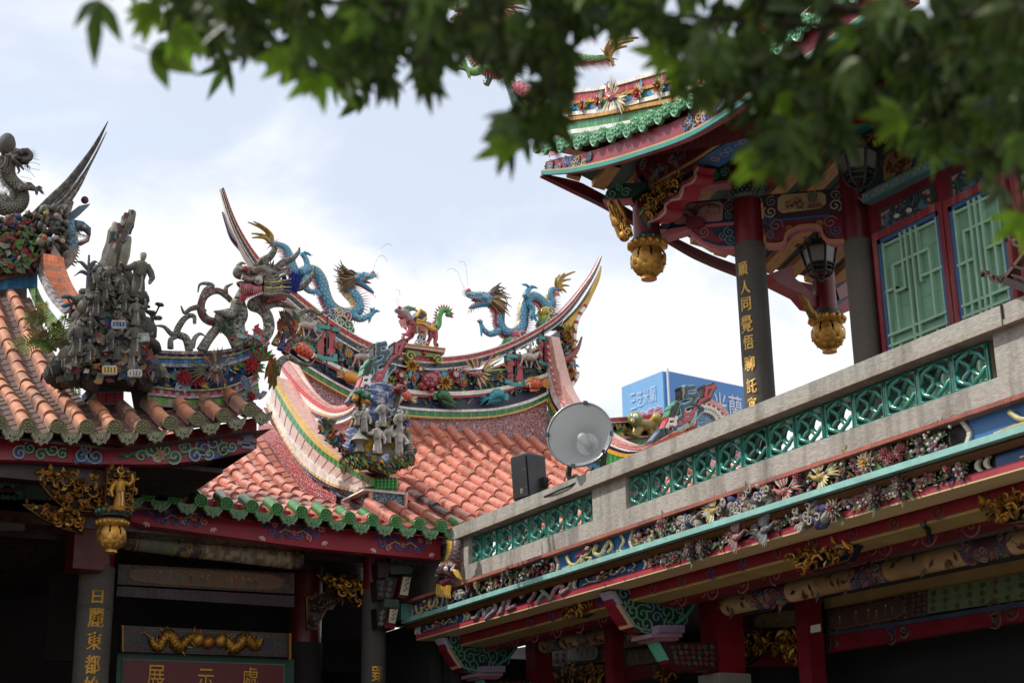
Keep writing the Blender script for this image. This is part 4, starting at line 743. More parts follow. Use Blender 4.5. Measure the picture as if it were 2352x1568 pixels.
for x,y,S,rb,ps,ht,bd in((1185,468,.29,C('b3ada5'),1,1,0),(1310,430,.30,C('aaa49c'),0,1,0),(1425,475,.27,C('a8a29a'),2,2,0),(1275,612,.34,C('bdb6ae'),1, 1, 1), (1420,645,.36,C('bfb8b0'),3,2,1),(1140,420,.2,C('aaa49c'),2,0,0),(1350,540,.2,C('aaa49c'),0,0,0)):
 figurine('figurine',lambda a,b,o=.22:fF(a,b,o),x,y,S,'',rb,pose=ps,hat=ht,beard=bd,parent=FG)
m=MB();m.tube([fF(1155,600,.3),fF(1155,545,.3),fF(1155,525,.3)],[.05,.04,.07],C('8a857d'),8);m.lathe(fF(1155,525,.3),UZ,[(0,.1),(.03,.08),(.08,.02),(.14, .005)],C('9a948c'),8);m.build('stone_lantern',M_AGED,FG)
m=MB();m.tube([fF(1490,640,.15),fF(1492,560,.15),fF(1494,470,.15)],[.03,.025,.01],C('9a948c'),6)
for i in range(8):m.lathe(fF(1491,620-i*18,.15),UZ,[(0,.06-.005*i),(.02,.045-.004*i),(.03,.02)],C('a39c92'),8)
m.build('pagoda_spire',M_AGED,FG)
for sx,sy,tx,ty,cs in((1160,330,1150,200,[C('2f6a44'),C('3a7a4c')]),(1165,320,1195,220,[C('2f6a44')]),(1165,330,1125,230,[C('a87a2a')]),(1180,340,1195, 265, [C('a87a2a')]),(1400,300,1410,190,[C('7a3038')]),(1390,320,1440,170,[C('6a2a34')]),(1370,420,1395,360,[C('2a4a38')]),(1360,420,1365,395,[C('2a4a38')]),(950, 470, 930,390,[C('4a463f')]),(960,470,965,390,[C('8a847a')])):
 m=MB();m.tube([fF(sx,sy,-.05),fF(tx,ty,0)],[.03,.02],C('4a3f38'),5)
 for q in range(14):m.ell(fF(tx+random.uniform(-22,22),ty+random.uniform(-14,14),random.uniform(-.05,.1)),V((.035,0,0)),V((0,.03,0)),V((0,0,.028)),jit(random.choice(cs),.25),5,4)
 m.build('miniature_tree',M_GLAZE,FG)
# ================================================================ the near porch on the left
PORCH=thing('temple_porch',(3,14,-1.6),'shaded temple porch at left with olive tile ends and a grey column with gold characters','temple porch')
PL=[(12.5,3.29),(12.75,3.40),(13.41,3.78),(14.32,4.24),(15.22,4.85),(15.93,5.38),(16.6,5.88)]
def zl(X):
 P=[(-9,3.36),(2.52,3.38),(3.0,3.42),(3.46,3.47),(3.68,3.53),(3.91,3.59),(4.15,3.65),(4.4,3.73),(4.7,3.83)]
 for a,b in zip(P,P[1:]):
  if X<=b[0]:return a[1]+(b[1]-a[1])*(X-a[0])/(b[0]-a[0])-3.42
 return P[-1][1]-3.42
lrows=[2.52+.235*i for i in range(-5,9)]
tile_roof(lrows,12.78,lambda X:16.6 if X<3.1 else 13.5,PL,.056,.27,C('bd7f60'),C('6f5248'),'roof_tiles',M_AGTERRA,PORCH,zoff=zl,pan=C('5e443a'),side=C('9a7468'),odd=lambda X:C('8a6a58') if random.random()<.5 else None)
m=MB()
for a,b in zip(PL[1:],PL[2:]):
 m.add([(-4,a[0],a[1]-.14),(3.15,a[0],a[1]-.14),(3.15,b[0],b[1]-.14),(-4,b[0],b[1]-.14)],[(0,1,2,3)],C('4a352e'));m.add([(-4,a[0],a[1]+.02),(1.3,a[0],a[1]+.02), (1.3,b[0],b[1]+.02),(-4,b[0],b[1]+.02)],[(0,1,2,3)],C('8a5a48'))
 m.add([(3.1,a[0],a[1]-.16 if a[0]<13.5 else 3.72),(4.62,a[0],3.6),(4.62,b[0],3.6),(3.1,b[0],b[1]-.16 if b[0]<13.5 else 3.72)],[(0,1,2,3)],C('4a352e'))
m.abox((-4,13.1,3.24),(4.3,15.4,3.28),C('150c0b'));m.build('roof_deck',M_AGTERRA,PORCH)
m=MB();end_tile(m,(2.52,12.75,3.385),.058,C('6f6b4c'),L=.12);et=m.build('eave_end_tile',M_AGED,PORCH)
m=MB();drip_tile(m,(2.52+.1175,12.75,3.335),.098,.135,C('757456'));dt=m.build('drip_tile',M_AGED,PORCH)
for i in range(-5,9):
 if i:X=2.52+.235*i;dup_part(et,(.235*i,-.01,zl(X)-zl(2.52)),PORCH);dup_part(dt,(.235*i,-.01,(zl(X)+zl(X+.2))/2-zl(2.52)),PORCH)
m=MB();P_=lambda x,y,Y=12.95:onY(*ZE(x,y),Y)
lo=[V((-4,12.95,3.12)),P_(0,212),P_(100,208),P_(640,238),P_(1000,236),P_(1200,216),P_(1400,176),P_(1562,140)];up=[V((-4,12.95,3.4)),P_(0,80),P_(100,85), P_(640,85),P_(1000,60),P_(1200,20),P_(1400,-15),P_(1562,-50)]
m.sheet(lo,up,C('8e1a2c'),30,out=(0,.12,0));m.add([P_(1562,140),P_(1562,-50),P_(1562,-50)+V((0,2.6,.1)),P_(1562,140)+V((0,2.6,0))],[(0,1,2,3)],C('3a1216'));on=V((0,-1,0))
def sw(pts,w,col):m.ribbon(smooth([P_(x,y,12.945) for x,y in pts],14),on,w,.008,col)
G1,G2,B1,LN=C('2c5a40'),C('3a6a48'),C('34528c'),C('a9b39a')
for cx,cy,r,t,col,a in((860,190,22,1.3,G1,0),(930,150,24,1.5,G1,2),(1010,150,22,1.5,G2,1),(1060,190,26,1.4,G1,4),(1130,130,22,1.4,G1,3),(1190,185,26,1.5, B1, 1),(1240,140,30,1.5,B1,2),(1300,110,28,1.4,B1,0),(1360,150,24,1.5,G1,1),(1100,110,18,1.3,B1,5),(500,190,26,1.5,B1,0),(580,190,26,1.5,B1,3),(530,140,20,1.3, B1, 2),(120,170,24,1.5,B1,1),(180,140,20,1.5,G1,2),(250,180,22,1.4,G2,0),(320,150,20,1.4,G1,3),(380,175,18,1.4,G1,1),(1270,175,20,1.3,G2,4),(960,200,16,1.3,C('b58a8a'),2),(1410,130,20,1.4,G2,3)):
 c=P_(cx,cy,12.945);rr=r*.0023*1.05;m.spiral(c,UX,UZ,rr,t,.034,on,.006,jit(col,.1),a0=a);m.spiral(c,UX,UZ,rr*1.18,t,.012,on,.009,jit(LN,.1),a0=a)
sw([(720,190),(800,180),(860,160),(920,175),(1000,195),(1080,175),(1160,150),(1260,170),(1400,160)],.05,G1);sw([(720,192),(800,190),(860,172),(920,187), (1000, 207),(1080,187)],.012,LN);sw([(450,225),(500,205),(540,220),(580,205),(620,228)],.05,B1);sw([(1150,200),(1220,170),(1300,195),(1430,130)],.04,B1)
for x,y in((1500,60),(1520,90),(1480,110),(1510,130)):m.box(P_(x,y,12.94),V((.06,0,0)),V((0,.006,0)),V((0,0,.02)),C('7d8496'))
m.flower(P_(978,180,12.94),on,.05,[YEL,C('c98a9a')],6);m.build('eave_fascia',M_PAINT,PORCH)
def lotus_pendant(name,c,r,S,parent,hi=1.0,face=None):
 mt=MB();c=V(c);g=C('5a3c16');gl=C('bd8f48')
 mt.lathe(c,UZ,[(0,r*.44),(r*.25,r*.42),(r*.26,r*.36)],gl,18);mt.lathe(c+UZ*r*.2,UZ,[(0,r*.36),(r*.7,r*.68),(r*1.2,r*.72),(r*1.6,r*.6)],C('2a1806'),18)  # near-black core paints in the shade between the gilt petals
 for ring,(z,rr,n,L,w) in enumerate(((1.72,.80,8,.95,.62),(1.30,.84,8,.85,.58),(.92,.78,8,.62,.5),(.60,.58,8,.42,.36))):
  for j in range(n):
   a=2*math.pi*(j+.5*(ring%2))/n;d=V((math.cos(a),math.sin(a),0));b=c+UZ*r*z+d*r*rr*.93;sd=UZ.cross(d);q=[]
   for v_,wv,o in((0,.75,.02),(.35,1,.26),(.7,.92,.30),(.92,.5,.30),(1.02,.06,.36)):
    slope=-.18*v_ if ring>0 else .05*v_
    p=b-UZ*r*L*v_+d*r*(o*.8+slope-.3*v_*v_*(1 if ring>1 else .45));q.append((p-sd*r*w*wv*.5-d*r*.05,p+d*r*.07,p+sd*r*w*wv*.5-d*r*.05))
   vs=[x for t3 in q for x in t3];mt.add(vs,[(3*i_+e,3*i_+e+1,3*i_+e+4,3*i_+e+3) for i_ in range(4) for e in(0,1)],jit(gl,.14),True)
 mt.lathe(c+UZ*r*1.72,UZ,[(0,r*.8),(r*.1,r*1.0),(r*.35,r*1.04),(r*.55,r*.9),(r*.6,r*.6)],lambda i:jit(gl,.1),18)
 for j in range(16):a=j*.3927;mt.ball(c+UZ*r*2.0+V((math.cos(a),math.sin(a),0))*r*.98,r*.2,jit(gl,.12),6,4)
 o=mt.build(name,M_GOLD,parent);return o
pc=onY(*ZE(672,775),13.1);lotus_pendant('lotus_pendant',pc,.125,1,PORCH)
m=MB();m.lathe(pc+UZ*.30,UZ,[(0,.13),(.05,.145),(.09,.12)],lambda i:C('1f3a34'),16)
for j in range(16):a=j*.3927;m.ball(pc+UZ*.345+V((math.cos(a),math.sin(a),0))*.14,.022,C('4a6a60'),5,4)
m.build('beaded_collar',M_PAINT,PORCH)
m=MB();m.abox(pc+V((-.1,-.06,.36)),pc+V((.1,.12,1.1)),C('5a1018'));m.abox((1.2,15.0,2.9),(6.8,15.25,3.1),C('2a1012'));m.abox((1.2,13.1,3.02),(3.4,13.3, 3.16), C('2a0e12'));p=onY(*ZE(560,680),14.6);m.abox(p+V((-.16,0,-.30)),p+V((.14,.3,.8)),C('5c0f18'));m.build('timber_frame',M_PAINT,PORCH)
def carvedpiece(name,poly,n,size,parent,pl,backing=C('2a1a14'),cols=None,depth=.08,z=None,mt=None):
 mb=MB();P=[pl(x,y) for x,y in poly];out=(P[1]-P[0]).cross(P[2]-P[0]).normalized();
 if out.dot(-P[0])<0:out=-out
 mb.prism(P,-out*.06,backing);ed=P+[P[0]];mb.tube(ed,size*.14,jit(C('8a5f26'),.1),5)
 tri=[(P[0],P[i],P[i+1]) for i in range(1,len(P)-1)];ar=[((b-a).cross(c-a)).length for a,b,c in tri];tot=sum(ar)
 for(a,b,c),A_ in zip(tri,ar):
  for q in range(int(n*A_/tot)):
   u,v=random.random(),random.random()
   if u+v>1:u,v=1-u,1-v
   p=a+(b-a)*u+(c-a)*v;carved(mb,(p,p+(b-a)*.001,p,p),out,1,cols or[C('9a6a2a'),C('b98a44'),C('7d5522')],size,depth)
 return mb.build(name,mt or M_GOLD,parent)
pe=lambda Y:(lambda x,y:onY(*ZE(x,y),Y))
carvedpiece('gilded_bracket',[(195,285),(620,310),(612,530),(400,510),(300,420)],110,.045,PORCH,pe(13.15))
carvedpiece('gilded_bracket',[(140,482),(340,495),(500,560),(510,660),(390,630),(250,560)],70,.038,PORCH,pe(13.25))
carvedpiece('gilded_figure_panel',[(655,265),(825,285),(795,540),(635,530)],60,.035,PORCH,pe(12.99))
figurine('gilded_figure',lambda x,y:onY(*ZE(x,y),12.92),722,520,.34,'',C('a87a34'),skin=C('b98a44'),pose=2,hat=2,parent=PORCH,mat_=M_GOLD)
m=MB();q=lambda x,y,Y=14.2:onY(*ZE(x,y),Y)
m.prism([q(150,330),q(310,340),q(300,450),q(150,445)],V((0,.05,0)),C('3a4a44'));m.prism([q(0,230),q(180,235),q(180,262),q(0,255)],V((0,.2,0)),C('5a3a1c'));m.prism([q(310,240,13.6),q(520,245,13.6),q(490,285,13.6),q(320,275,13.6)],V((0,.05,0)),C('6a6a60'))
painted(m,[q(0,460),q(140,460),q(140,330),q(0,330)],on,4,3,[C('3a5a44'),C('5a2a2c'),C('3a4a6a')],wd=.02);m.prism([q(0,640,14.6),q(150,640,14.6),q(150,560, 14.6),q(0,560,14.6)],V((0,.05,0)),C('4a4238'));m.build('painted_panel',M_PAINT,PORCH)
def pal(t):return C('4a3a34')
bp=[onY(*ZE(x,y),15.0) for x,y in((740,692),(790,700),(1100,738),(1400,772),(1815,822),(1830,824))];bp=resample(bp,60)
def beamcol(i,j):
 t=i/59
 if 4<=j<=7 or True:
  if .08<t<.28:return jit(C('7a8068'),.12)
  if .44<t<.93:return jit(random.choice([C('a89a84'),C('9a7a5a'),C('a89a84'),C('7a6a60')]),.12)
 return jit(C('54423e') if t<.97 else C('3a2a28'),.3)
m=MB();m.tube(bp,.098,beamcol,12);
for t in(.08,.28,.355,.37,.44,.93):i=int(t*59);m.tube([bp[i],bp[i+1].lerp(bp[i],.5)],.103,C('a8843c'),12)
for t0,t1 in((.0,.08),(.28,.44),(.93,1)):
 for q_ in range(int((t1-t0)*110)):c=bp[int((t0+(t1-t0)*random.random())*59)];a=random.uniform(-1.2,1.0);nn=V((0,-math.cos(a),math.sin(a)));m.spiral(c+nn*.098, UX,nn.cross(UX),.026,1.2,.008,nn,.006,jit(random.choice([C('a8a09a'),C('8a6a60'),C('a8843c')]),.1),a0=q_)
m.build('round_painted_beam',M_PAINT,PORCH)
def panel(name,quad,pl,base_,oval,cols,parent,nu=18,nv=3,fig=0,depth=.08,mt=M_PAINT):
 mb=MB();P=[pl(*p) for p in quad];out=(P[1]-P[0]).cross(P[3]-P[0]).normalized()
 if out.dot(-P[0])<0:out=-out
 mb.prism(P,-out*depth,base_);u=(P[1]-P[0]);w=(P[3]-P[0])
 painted(mb,P,out,nu,nv,cols,wd=w.length*.05*3/max(nv,1),th=.006)
 if oval:
  o0,o1,oc=oval;pts=[]
  for i in range(28):a=2*math.pi*i/28;ca=math.copysign(abs(math.cos(a))**.35,math.cos(a));sa=math.copysign(abs(math.sin(a))**.6,math.sin(a));pts.append(quadpt(P, (o0+o1)/2+(o1-o0)/2*ca,.5+.38*sa)+out*.008)
  mb.prism(pts,out*.006,oc);mb.tube(pts+[pts[0]],w.length*.018,C('9a7a3c'),5)
  for q_ in range(fig):
   t=o0+(o1-o0)*(.12+.76*random.random());c=quadpt(P,t,.22)+out*.016;h=w.length*random.uniform(.3,.5);cc=jit(random.choice(cols),.3);mb.petal(c+w.normalized()*h, -w,out,h,h*.5,cc,.02);mb.ell(c+w.normalized()*h,u.normalized()*h*.14,out*.01,w.normalized()*h*.17,jit(C('a88468'),.15),6,4)
 return mb.build(name,mt,parent)
pu=lambda Y:(lambda x,y:onY(*ZU(x,y),Y));pt=lambda Y:(lambda x,y:onY(*ZT(x,y),Y))
panel('painted_panel',[(205,690),(2285,805),(2290,560),(215,455)],pu(15.25),C('33201e'),(.06,.93,C('6a4a2e')),[C('5a3a34'),C('4a5a4a'),C('6a5a54'),C('7a4a34')],PORCH,26,4,fig=26)
panel('painted_lintel',[(190,830),(2280,962),(2288,830),(205,715)],pu(15.25),C('2c1620'),None,[C('4a3a54'),C('5a2a34'),C('2a4a40')],PORCH,26,2)
panel('gilded_dragon_panel',[(235,598),(2250,668),(2242,388),(242,292)],pt(15.3),C('2e211c'),(.10,.90,C('1c2436')),[C('4a3a2c'),C('3a4a3a'),C('5a3a2a')], PORCH,24,3)
m=MB()
for pts in([(600,440),(640,520),(700,540),(740,470),(800,400),(860,450),(900,520),(960,540),(1000,480),(1080,430),(1150,460)],[(1900,450),(1840,540),(1780, 500),(1700,440),(1640,520),(1560,560),(1500,480),(1420,470)]):
 P=smooth([onY(*ZT(x,y),15.27) for x,y in pts],44);m.tube(P,[.035+.03*math.sin(i/len(P)*3.1) for i in range(len(P))],lambda i,j:jit(C('a87a30') if(i+j)%2 else C('7a5520'),.2),8)
 for p in P[::2]:a=random.uniform(0,6.28);m.spike(p,p+V((math.cos(a),-.2,math.sin(a)))*.12,.014,jit(C('a87a30'),.2),4)
 m.ball(P[-1] if pts[0][0]<1000 else P[-1],.075,C('b0823a'),8,6)
m.ball(onY(*ZT(1272,490),15.27),.07,C('a86a30'),9,6);m.build('gilded_dragon_relief',M_GOLD,PORCH)
m=MB()
for x0,x1 in((258,280),(2225,2250)):m.prism([pt(15.24)(x0,600 if x0<999 else 690),pt(15.24)(x1,600 if x0<999 else 690),pt(15.24)(x1,295 if x0<999 else 385), pt(15.24)(x0,295 if x0<999 else 385)],V((0,.05,0)),C('8a6232'))
m.build('panel_edge_strip',M_GOLD,PORCH)
def column(name,c,r,z0,z1,zr_,parent,stone=C('57534f'),red=C('6a0f1a'),n=20,groove=True):
 mb=MB();mb.lathe((c[0],c[1],z0),UZ,[(0,r),(z1-z0,r)],stone,n)
 if groove:mb.lathe((c[0],c[1],z1-.42),UZ,[(0,r),(.01,r*1.03),(.05,r*1.03),(.06,r)],mixc(stone,BLACK,.2),n)
 o=mb.build(name,M_GRAN,parent)
 if zr_:mb=MB();mb.lathe((c[0],c[1],z1),UZ,[(0,r*.93),(zr_-z1,r*.93)],red,n);q=mb.build('red_upper_shaft',M_PAINT,o)
 return o
def coltext(chars,c,r,places,hgt,pl,parent,col=C('b98c3c'),wr=1.0):
 for ch,(x,y,h) in zip(chars,places):
  d=pl(x,y);n0=V((d.x,d.y,0));o=V((c[0],c[1],0));D=n0.normalized();bq=D.dot(o);cc=o.dot(o)-(r+.004)**2;disc=bq*bq-cc
  if disc<0:continue
  t=bq-math.sqrt(disc);hit=D*t;z=d.z*t/n0.length;a0=math.atan2(hit.y-c[1],hit.x-c[0]);hh=h/FD*((D*t).dot(RF)+z*RF.z);mb=MB()
  [write(mb,ch,lambda u,v:V((c[0]+math.cos(a0+(u+du)*hh*wr/r)*(r+.004+de),c[1]+math.sin(a0+(u+du)*hh*wr/r)*(r+.004+de),z+(v+dv)*hh)),col) for du,dv,de in((0, 0, 0),(.035,.01,.001),(-.03,-.02,.002))];mb.build('gilded_character',M_GOLD,parent)
LC=(3.72,15.0);cl=column('stone_column',LC,.167,-1.6,2.66,3.1,PORCH,C('605b57'))
zd=lambda z:(lambda x,y:ray(*z(x,y)))
coltext('日麗東都始',LC,.167,[(595,1040,30),(585,1168,44),(574,1310,40),(563,1452,42),(556,1580,40)],0,zd(ZE),cl,wr=.78)
LM=(6.61,15.0);cm=column('stone_column',LM,.128,-1.6,2.62,3.1,PORCH,C('45423f'));coltext('郢',LM,.128,[(775,1510,34)],0,zd(ZF),cm,wr=.7)
p=onY(*ZF(335,1300),16.2);column('stone_column',(p.x,16.2),.19,-1.6,p.z-.05,3.1,PORCH,C('2f2b2a'),groove=False)
carvedpiece('gilded_bracket',[(405,910),(690,950),(692,1100),(610,1070),(560,1000),(470,960)],60,.05,PORCH,lambda x,y:onY(*ZF(x,y),15.1))
carvedpiece('dark_bracket',[(345,1050),(560,985),(640,1090),(560,1060),(470,1110),(400,1240),(350,1240)],50,.05,PORCH,lambda x,y:onY(*ZF(x,y),15.3),cols=[C('3a2a20'),C('4a3524')],mt=M_PAINT)
m=MB();f=lambda x,y,Y=14.75:onY(*ZF(x,y),Y)
for poly,col in(([(850,850),(985,860),(985,900),(860,905)],C('3a4744')),([(930,915),(985,920),(950,1050),(900,1045)],C('5c1018')),([(820,1055),(905,1060), (910,1110),(815,1105)],C('3a4744')),([(850,1110),(905,1112),(880,1240),(815,1230)],C('5c1018')),([(775,830),(860,840),(840,920),(780,930)],C('2e1f1e')),([(770, 940),(900,930),(870,1050),(775,1060)],C('241a1c')),([(770,1110),(840,1110),(815,1220),(775,1235)],C('1c1618'))):m.prism([f(x,y) for x,y in poly],V((0,.22,0)), col)
for poly in([(932,922),(976,926),(958,1035),(908,1030)],[(850,1118),(898,1120),(880,1205),(840,1200)]):
 P=[f(x,y,14.74) for x,y in poly];m.prism(P,V((0,-.01,0)),C('b8b09c'));m.tube(P+[P[0]],.008,C('4a4030'),4);leafspray(m,(P[3]+P[2])/2+on*.02,(P[0]+P[1])/2+on*.02,on,7,[C('3a4038')],.04)
painted(m,[f(775,1050,14.74),f(860,1050,14.74),f(880,940,14.74),f(775,940,14.74)],on,2,3,[C('6a5a5c'),C('5a6a60')],wd=.012);painted(m,[f(775,1230,14.74), f(815,1220,14.74),f(835,1120,14.74),f(775,1120,14.74)],on,1,3,[C('7a6a64')],wd=.012);m.build('bracket_block',M_PAINT,PORCH)
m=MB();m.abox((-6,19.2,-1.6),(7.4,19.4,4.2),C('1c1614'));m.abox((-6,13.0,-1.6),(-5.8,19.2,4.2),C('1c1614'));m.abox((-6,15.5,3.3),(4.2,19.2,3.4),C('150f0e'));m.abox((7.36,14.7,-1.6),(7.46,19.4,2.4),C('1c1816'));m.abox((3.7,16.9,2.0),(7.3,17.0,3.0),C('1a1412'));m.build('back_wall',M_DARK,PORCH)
m=MB();m.tube([onY(*ZT(1760,240),17.5),onY(*ZT(2150,95),17.5)],.05,C('6a655c'),6);m.build('ceiling_strip',M_DARK,PORCH)
SG=thing('hall_sign',onY(*ZT(1240,900),15.4),'dark red hall sign with green frame and gilded Chinese characters','sign')
m=MB();P=[pt(15.4)(x,y) for x,y in((195,972),(2290,972),(2282,692),(205,604))];P[0].z-=.3;P[1].z-=.3;m.prism(P,V((0,.08,0)),C('0f3a30'));m.build('frame', M_PAINT,SG)
m=MB();P=[pt(15.38)(x,y) for x,y in((262,972),(2172,972),(2172,748),(270,684))];P[0].z-=.26;P[1].z-=.26;m.prism(P,V((0,.03,0)),C('3f6a5c'));P=[pt(15.37)(x, y) for x,y in((275,972),(2160,972),(2160,760),(284,695))];P[0].z-=.24;P[1].z-=.24;m.prism(P,V((0,.02,0)),C('5a0f18'));m.build('board',M_PAINT,SG)
for ch,x,y,s in(('展',655,890,260),('示',1240,925,240),('處',1765,905,240)):
 m=MB();c=pt(15.36)(x,y);h=s*(800/2352)/k/FD*c.dot(RF);flatwrite(m,ch,c,UX*h*.82,UZ*h,V((0,-.004,0)),C('b98c3c'));m.build('gilded_character',M_GOLD,SG)
# ================================================================ hip ridge of the porch, with flowers
HY=13.35;hb=lambda pts:smooth([onY(*ZB(*p),HY) for p in pts],36);hbp=lambda x,y,o=0:onY(*ZB(x,y),HY-o)
top=[(1050,575),(1140,590),(1300,602),(1500,606),(1700,598),(1850,570),(1980,512),(2090,425)]
def dpx(P,d0,d1=None):
 d1=d0 if d1 is None else d1;n_=len(P)-1;return[(x+(d0*.25*max(0,i-n_*.6)/n_),y+d0+(d1-d0)*i/n_) for i,(x,y) in enumerate(P)]
m=MB();nt=44
m.strip(hb(dpx(top,26)),hb(top),on,nt,[C('9a928a'),C('8a6a70'),C('a8a098')],gap=.06,th=.05,back=C('7a746c'));m.strip(hb(dpx(top,44)),hb(dpx(top,27)),on, nt, [C('9a9288'),C('2c3a78'),C('2c3a78')],gap=.06,th=.03,back=C('7a746c'));m.strip(hb(dpx(top,60)),hb(dpx(top,45)),on,nt,[C('b89a3c'),C('9a948a'),C('c0a240')], gap=.05,th=.04,back=C('7a746c'))
m.strip(hb(dpx(top,100)),hb(dpx(top,62)),on,30,[C('2f6a9a'),C('3a7ab0'),C('35608a')],gap=.05,th=.03,back=C('7a746c'));m.strip(hb(dpx(top,128)),hb(dpx(top, 102)),on,nt,[C('a8a0a4'),C('8f8890')],gap=.05,th=.05,back=C('7a746c'))
lo1=[(1150,880),(1260,888),(1450,905),(1650,900),(1800,872),(1920,820),(2010,770)]
m.strip(hb(dpx(lo1,14)),hb(lo1),on,40,[C('a8a098'),C('b0a040'),C('9a948a')],gap=.05,th=.05,back=C('7a746c'));m.strip(hb(dpx(lo1,52)),hb(dpx(lo1,15)),on, 30, [C('9a4a58'),C('b06a74'),C('8c3440'),C('a89a94')],gap=.05,th=.03,back=C('8a827a'));m.strip(hb(dpx(lo1,72)),hb(dpx(lo1,53)),on,30,[C('a89aa0'),C('9a8a98')], gap=.05,th=.05,back=C('7a746c'));m.strip(hb(dpx(lo1,122)),hb(dpx(lo1,74)),on,24,[C('5a8a3c'),C('8a8a7c'),C('6a9a44')],gap=.05,th=.03,back=C('8a867c'));m.strip(hb(dpx(lo1,150)),hb(dpx(lo1,123)),on,24,[C('8a867c')],gap=.05,th=.04,back=C('6a665c'))
T_=hb(top);m.add(T_+[p+V((0,.3,0)) for p in T_],[(i,i+1,len(T_)+1+i,len(T_)+i) for i in range(len(T_)-1)],C('8a847c'));m.sheet([p+V((0,.3,-.1)) for p in hb(dpx(lo1,150))],[p+V((0,.3,0)) for p in T_],C('6a645c'),30)
m.build('hip_ridge_courses',M_AGED,PORCH)
m=MB();m.sheet(hb(dpx(lo1,2)),hb(dpx(top,120)),C('26305c'),30)
for i in range(120):x=random.uniform(1200,2040);yt=745-max(0,x-1650)*.42;yb=880-max(0,x-1650)*.34;m.petal(hbp(x,random.uniform(yt,yb),.01),V((random.uniform(-1,1),0,random.uniform(-1,1))),on,.07,.03,jit(random.choice([C('7a9ab4'),C('2c4a9a'),C('b0a040'),C('4a6a4a'),C('8f9aa4'),C('3a6aa0')]),.2),.4)
for x,y,r in((1432,808,.10),(1535,822,.10),(1965,718,.10)):m.flower(hbp(x,y,.05),on,r,[C('9a2434'),C('b03a4a'),C('a82a2c')],9,[C('4a7a3c'),C('b0a040'), C('7a9ab4')])
for q_ in range(7):a=rad(30+20*q_);m.petal(hbp(2040,680,.05),V((math.cos(a),0,math.sin(a))),on,.16,.06,jit(C('3a8a3a') if q_%2 else C('8a2a3c'),.1),.3)
m.build('hip_ridge_flowers',M_AGED,PORCH)
feathered_bird(hbp(1700,735,.1),V((.95,0,.15)).normalized(),V((-.15,0,.95)).normalized(),on,.24,C('5a4a40'),[C('6a3038'),C('4a4038'),C('7a6a58')],[C('4a5a38'), C('5a4a40')],'bird_relief',PORCH,M_AGED)
m=MB()
for(x,y),(x2,y2),cols in(((1960,940),(1900,800),[C('8a8f9a'),C('5a7aa0')]),((1990,960),(2060,930),[C('8f8a98'),C('a09aa8')]),((1950,950),(1880,960),[C('6a8aa8'),C('b0a8a0')]),((1990,985),(1960,930),[C('8c2430'),C('a83038')]),((2090,860),(2130,640),[C('a86a2c'),C('8a5a2a')]),((2120,900),(2150,700),[C('5a6a34'), C('7a5a2a')])):
 for q_ in range(14):t=random.random();b=hbp(x+random.uniform(-25,25),y+random.uniform(-20,20),.08);e=hbp(x2+random.uniform(-35,35),y2+random.uniform(-30, 30), .12);m.petal(b.lerp(e,t*.5),e-b,on,(e-b).length*.55,.045,jit(random.choice(cols),.2),.3)
m.build('feather_spray',M_AGED,PORCH)
m=MB()
def hook(pts,r,col=AGED,pl=lambda x,y:onY(*ZC(x,y),HY-.05),n=40):
 P=smooth([pl(x,y) for x,y in pts],n);kk=len(P);m.tube(P,[r*.58*(1-.93*(i/kk)**1.3) for i in range(kk)],lambda i,j:jit(random.choice([col,col,AGEDD,mixc(col, WHITE,.2)]),.2),10)
hook([(985,1560),(1010,1480),(1080,1430),(1170,1470),(1250,1490),(1290,1450)],.075);hook([(1050,1390),(1130,1300),(1220,1280),(1300,1300),(1350,1250),(1355, 1215)],.06);hook([(1110,1190),(1170,1090),(1260,1060),(1330,1090),(1380,1050),(1388,1012)],.055)
m.build('curled_hook',M_AGED,PORCH)
m=MB();hook([(975,1330),(1010,1250),(1040,1180)],.06,C('b0a050'));hook([(1020,1370),(1045,1280),(1050,1200)],.06,C('2c3a8a'));hook([(1060,1400),(1100,1300), (1170,1230)],.07,C('7a2a34'));hook([(960,1480),(990,1430)],.05,C('a86a2c'));m.build('feather_plume',M_AGED,PORCH)
# ================================================================ the weathered scroll dragon on the hip ridge
WD=thing('weathered_dragon',hbp(1900,560),'grey weathered dragon with curling tail scrolls on the blue hip ridge','dragon statue')
fC=lambda x,y,o=0:onY(*ZC(x,y),HY+.02-o)
def cur(m,pts,r,col,o=0,n=26,taper=.8,red=True,fl=1.0):
 P=smooth([fC(x,y,o) for x,y in pts],int(n*2.2));kk=len(P);m.tube(P,[r*.54*(1-taper*(i/kk)**1.4) for i in range(kk)],lambda i,j:jit(C('7a3a3e') if j in(1, 2) and red and i%5 else random.choice([col,col,AGEDD,mixc(col,WHITE,.25)]),.2),12,flat=fl)
m=MB()
cur(m,[(400,1375),(470,1270),(540,1180),(520,1160),(440,1130),(400,1060),(415,970),(470,920),(540,910),(600,950),(640,990)],.085,AGED,taper=.45);cur(m, [(430, 1080),(380,1040),(320,1050),(270,1080),(242,1025)],.06,AGED);cur(m,[(410,960),(440,900),(490,870),(440,850),(390,860),(375,920)],.055,AGED);cur(m,[(590, 930), (600,880),(650,850)],.05,AGED)
cur(m,[(310,1380),(280,1280),(210,1240),(250,1150),(300,1105),(345,1110),(350,1165)],.07,AGED,taper=.6);cur(m,[(235,1245),(170,1245),(110,1190),(40,1180)], .055,AGED);cur(m,[(160,1360),(165,1290),(215,1265)],.055,AGED,taper=.4);cur(m,[(330,1350),(350,1280),(390,1245),(430,1260)],.05,C('8a857a'));cur(m,[(410,1380), (480,1260),(545,1190)],.075,C('7a756c'),.08,taper=.2,red=False)
m.build('tail_scroll',M_AGED,WD)
m=MB()
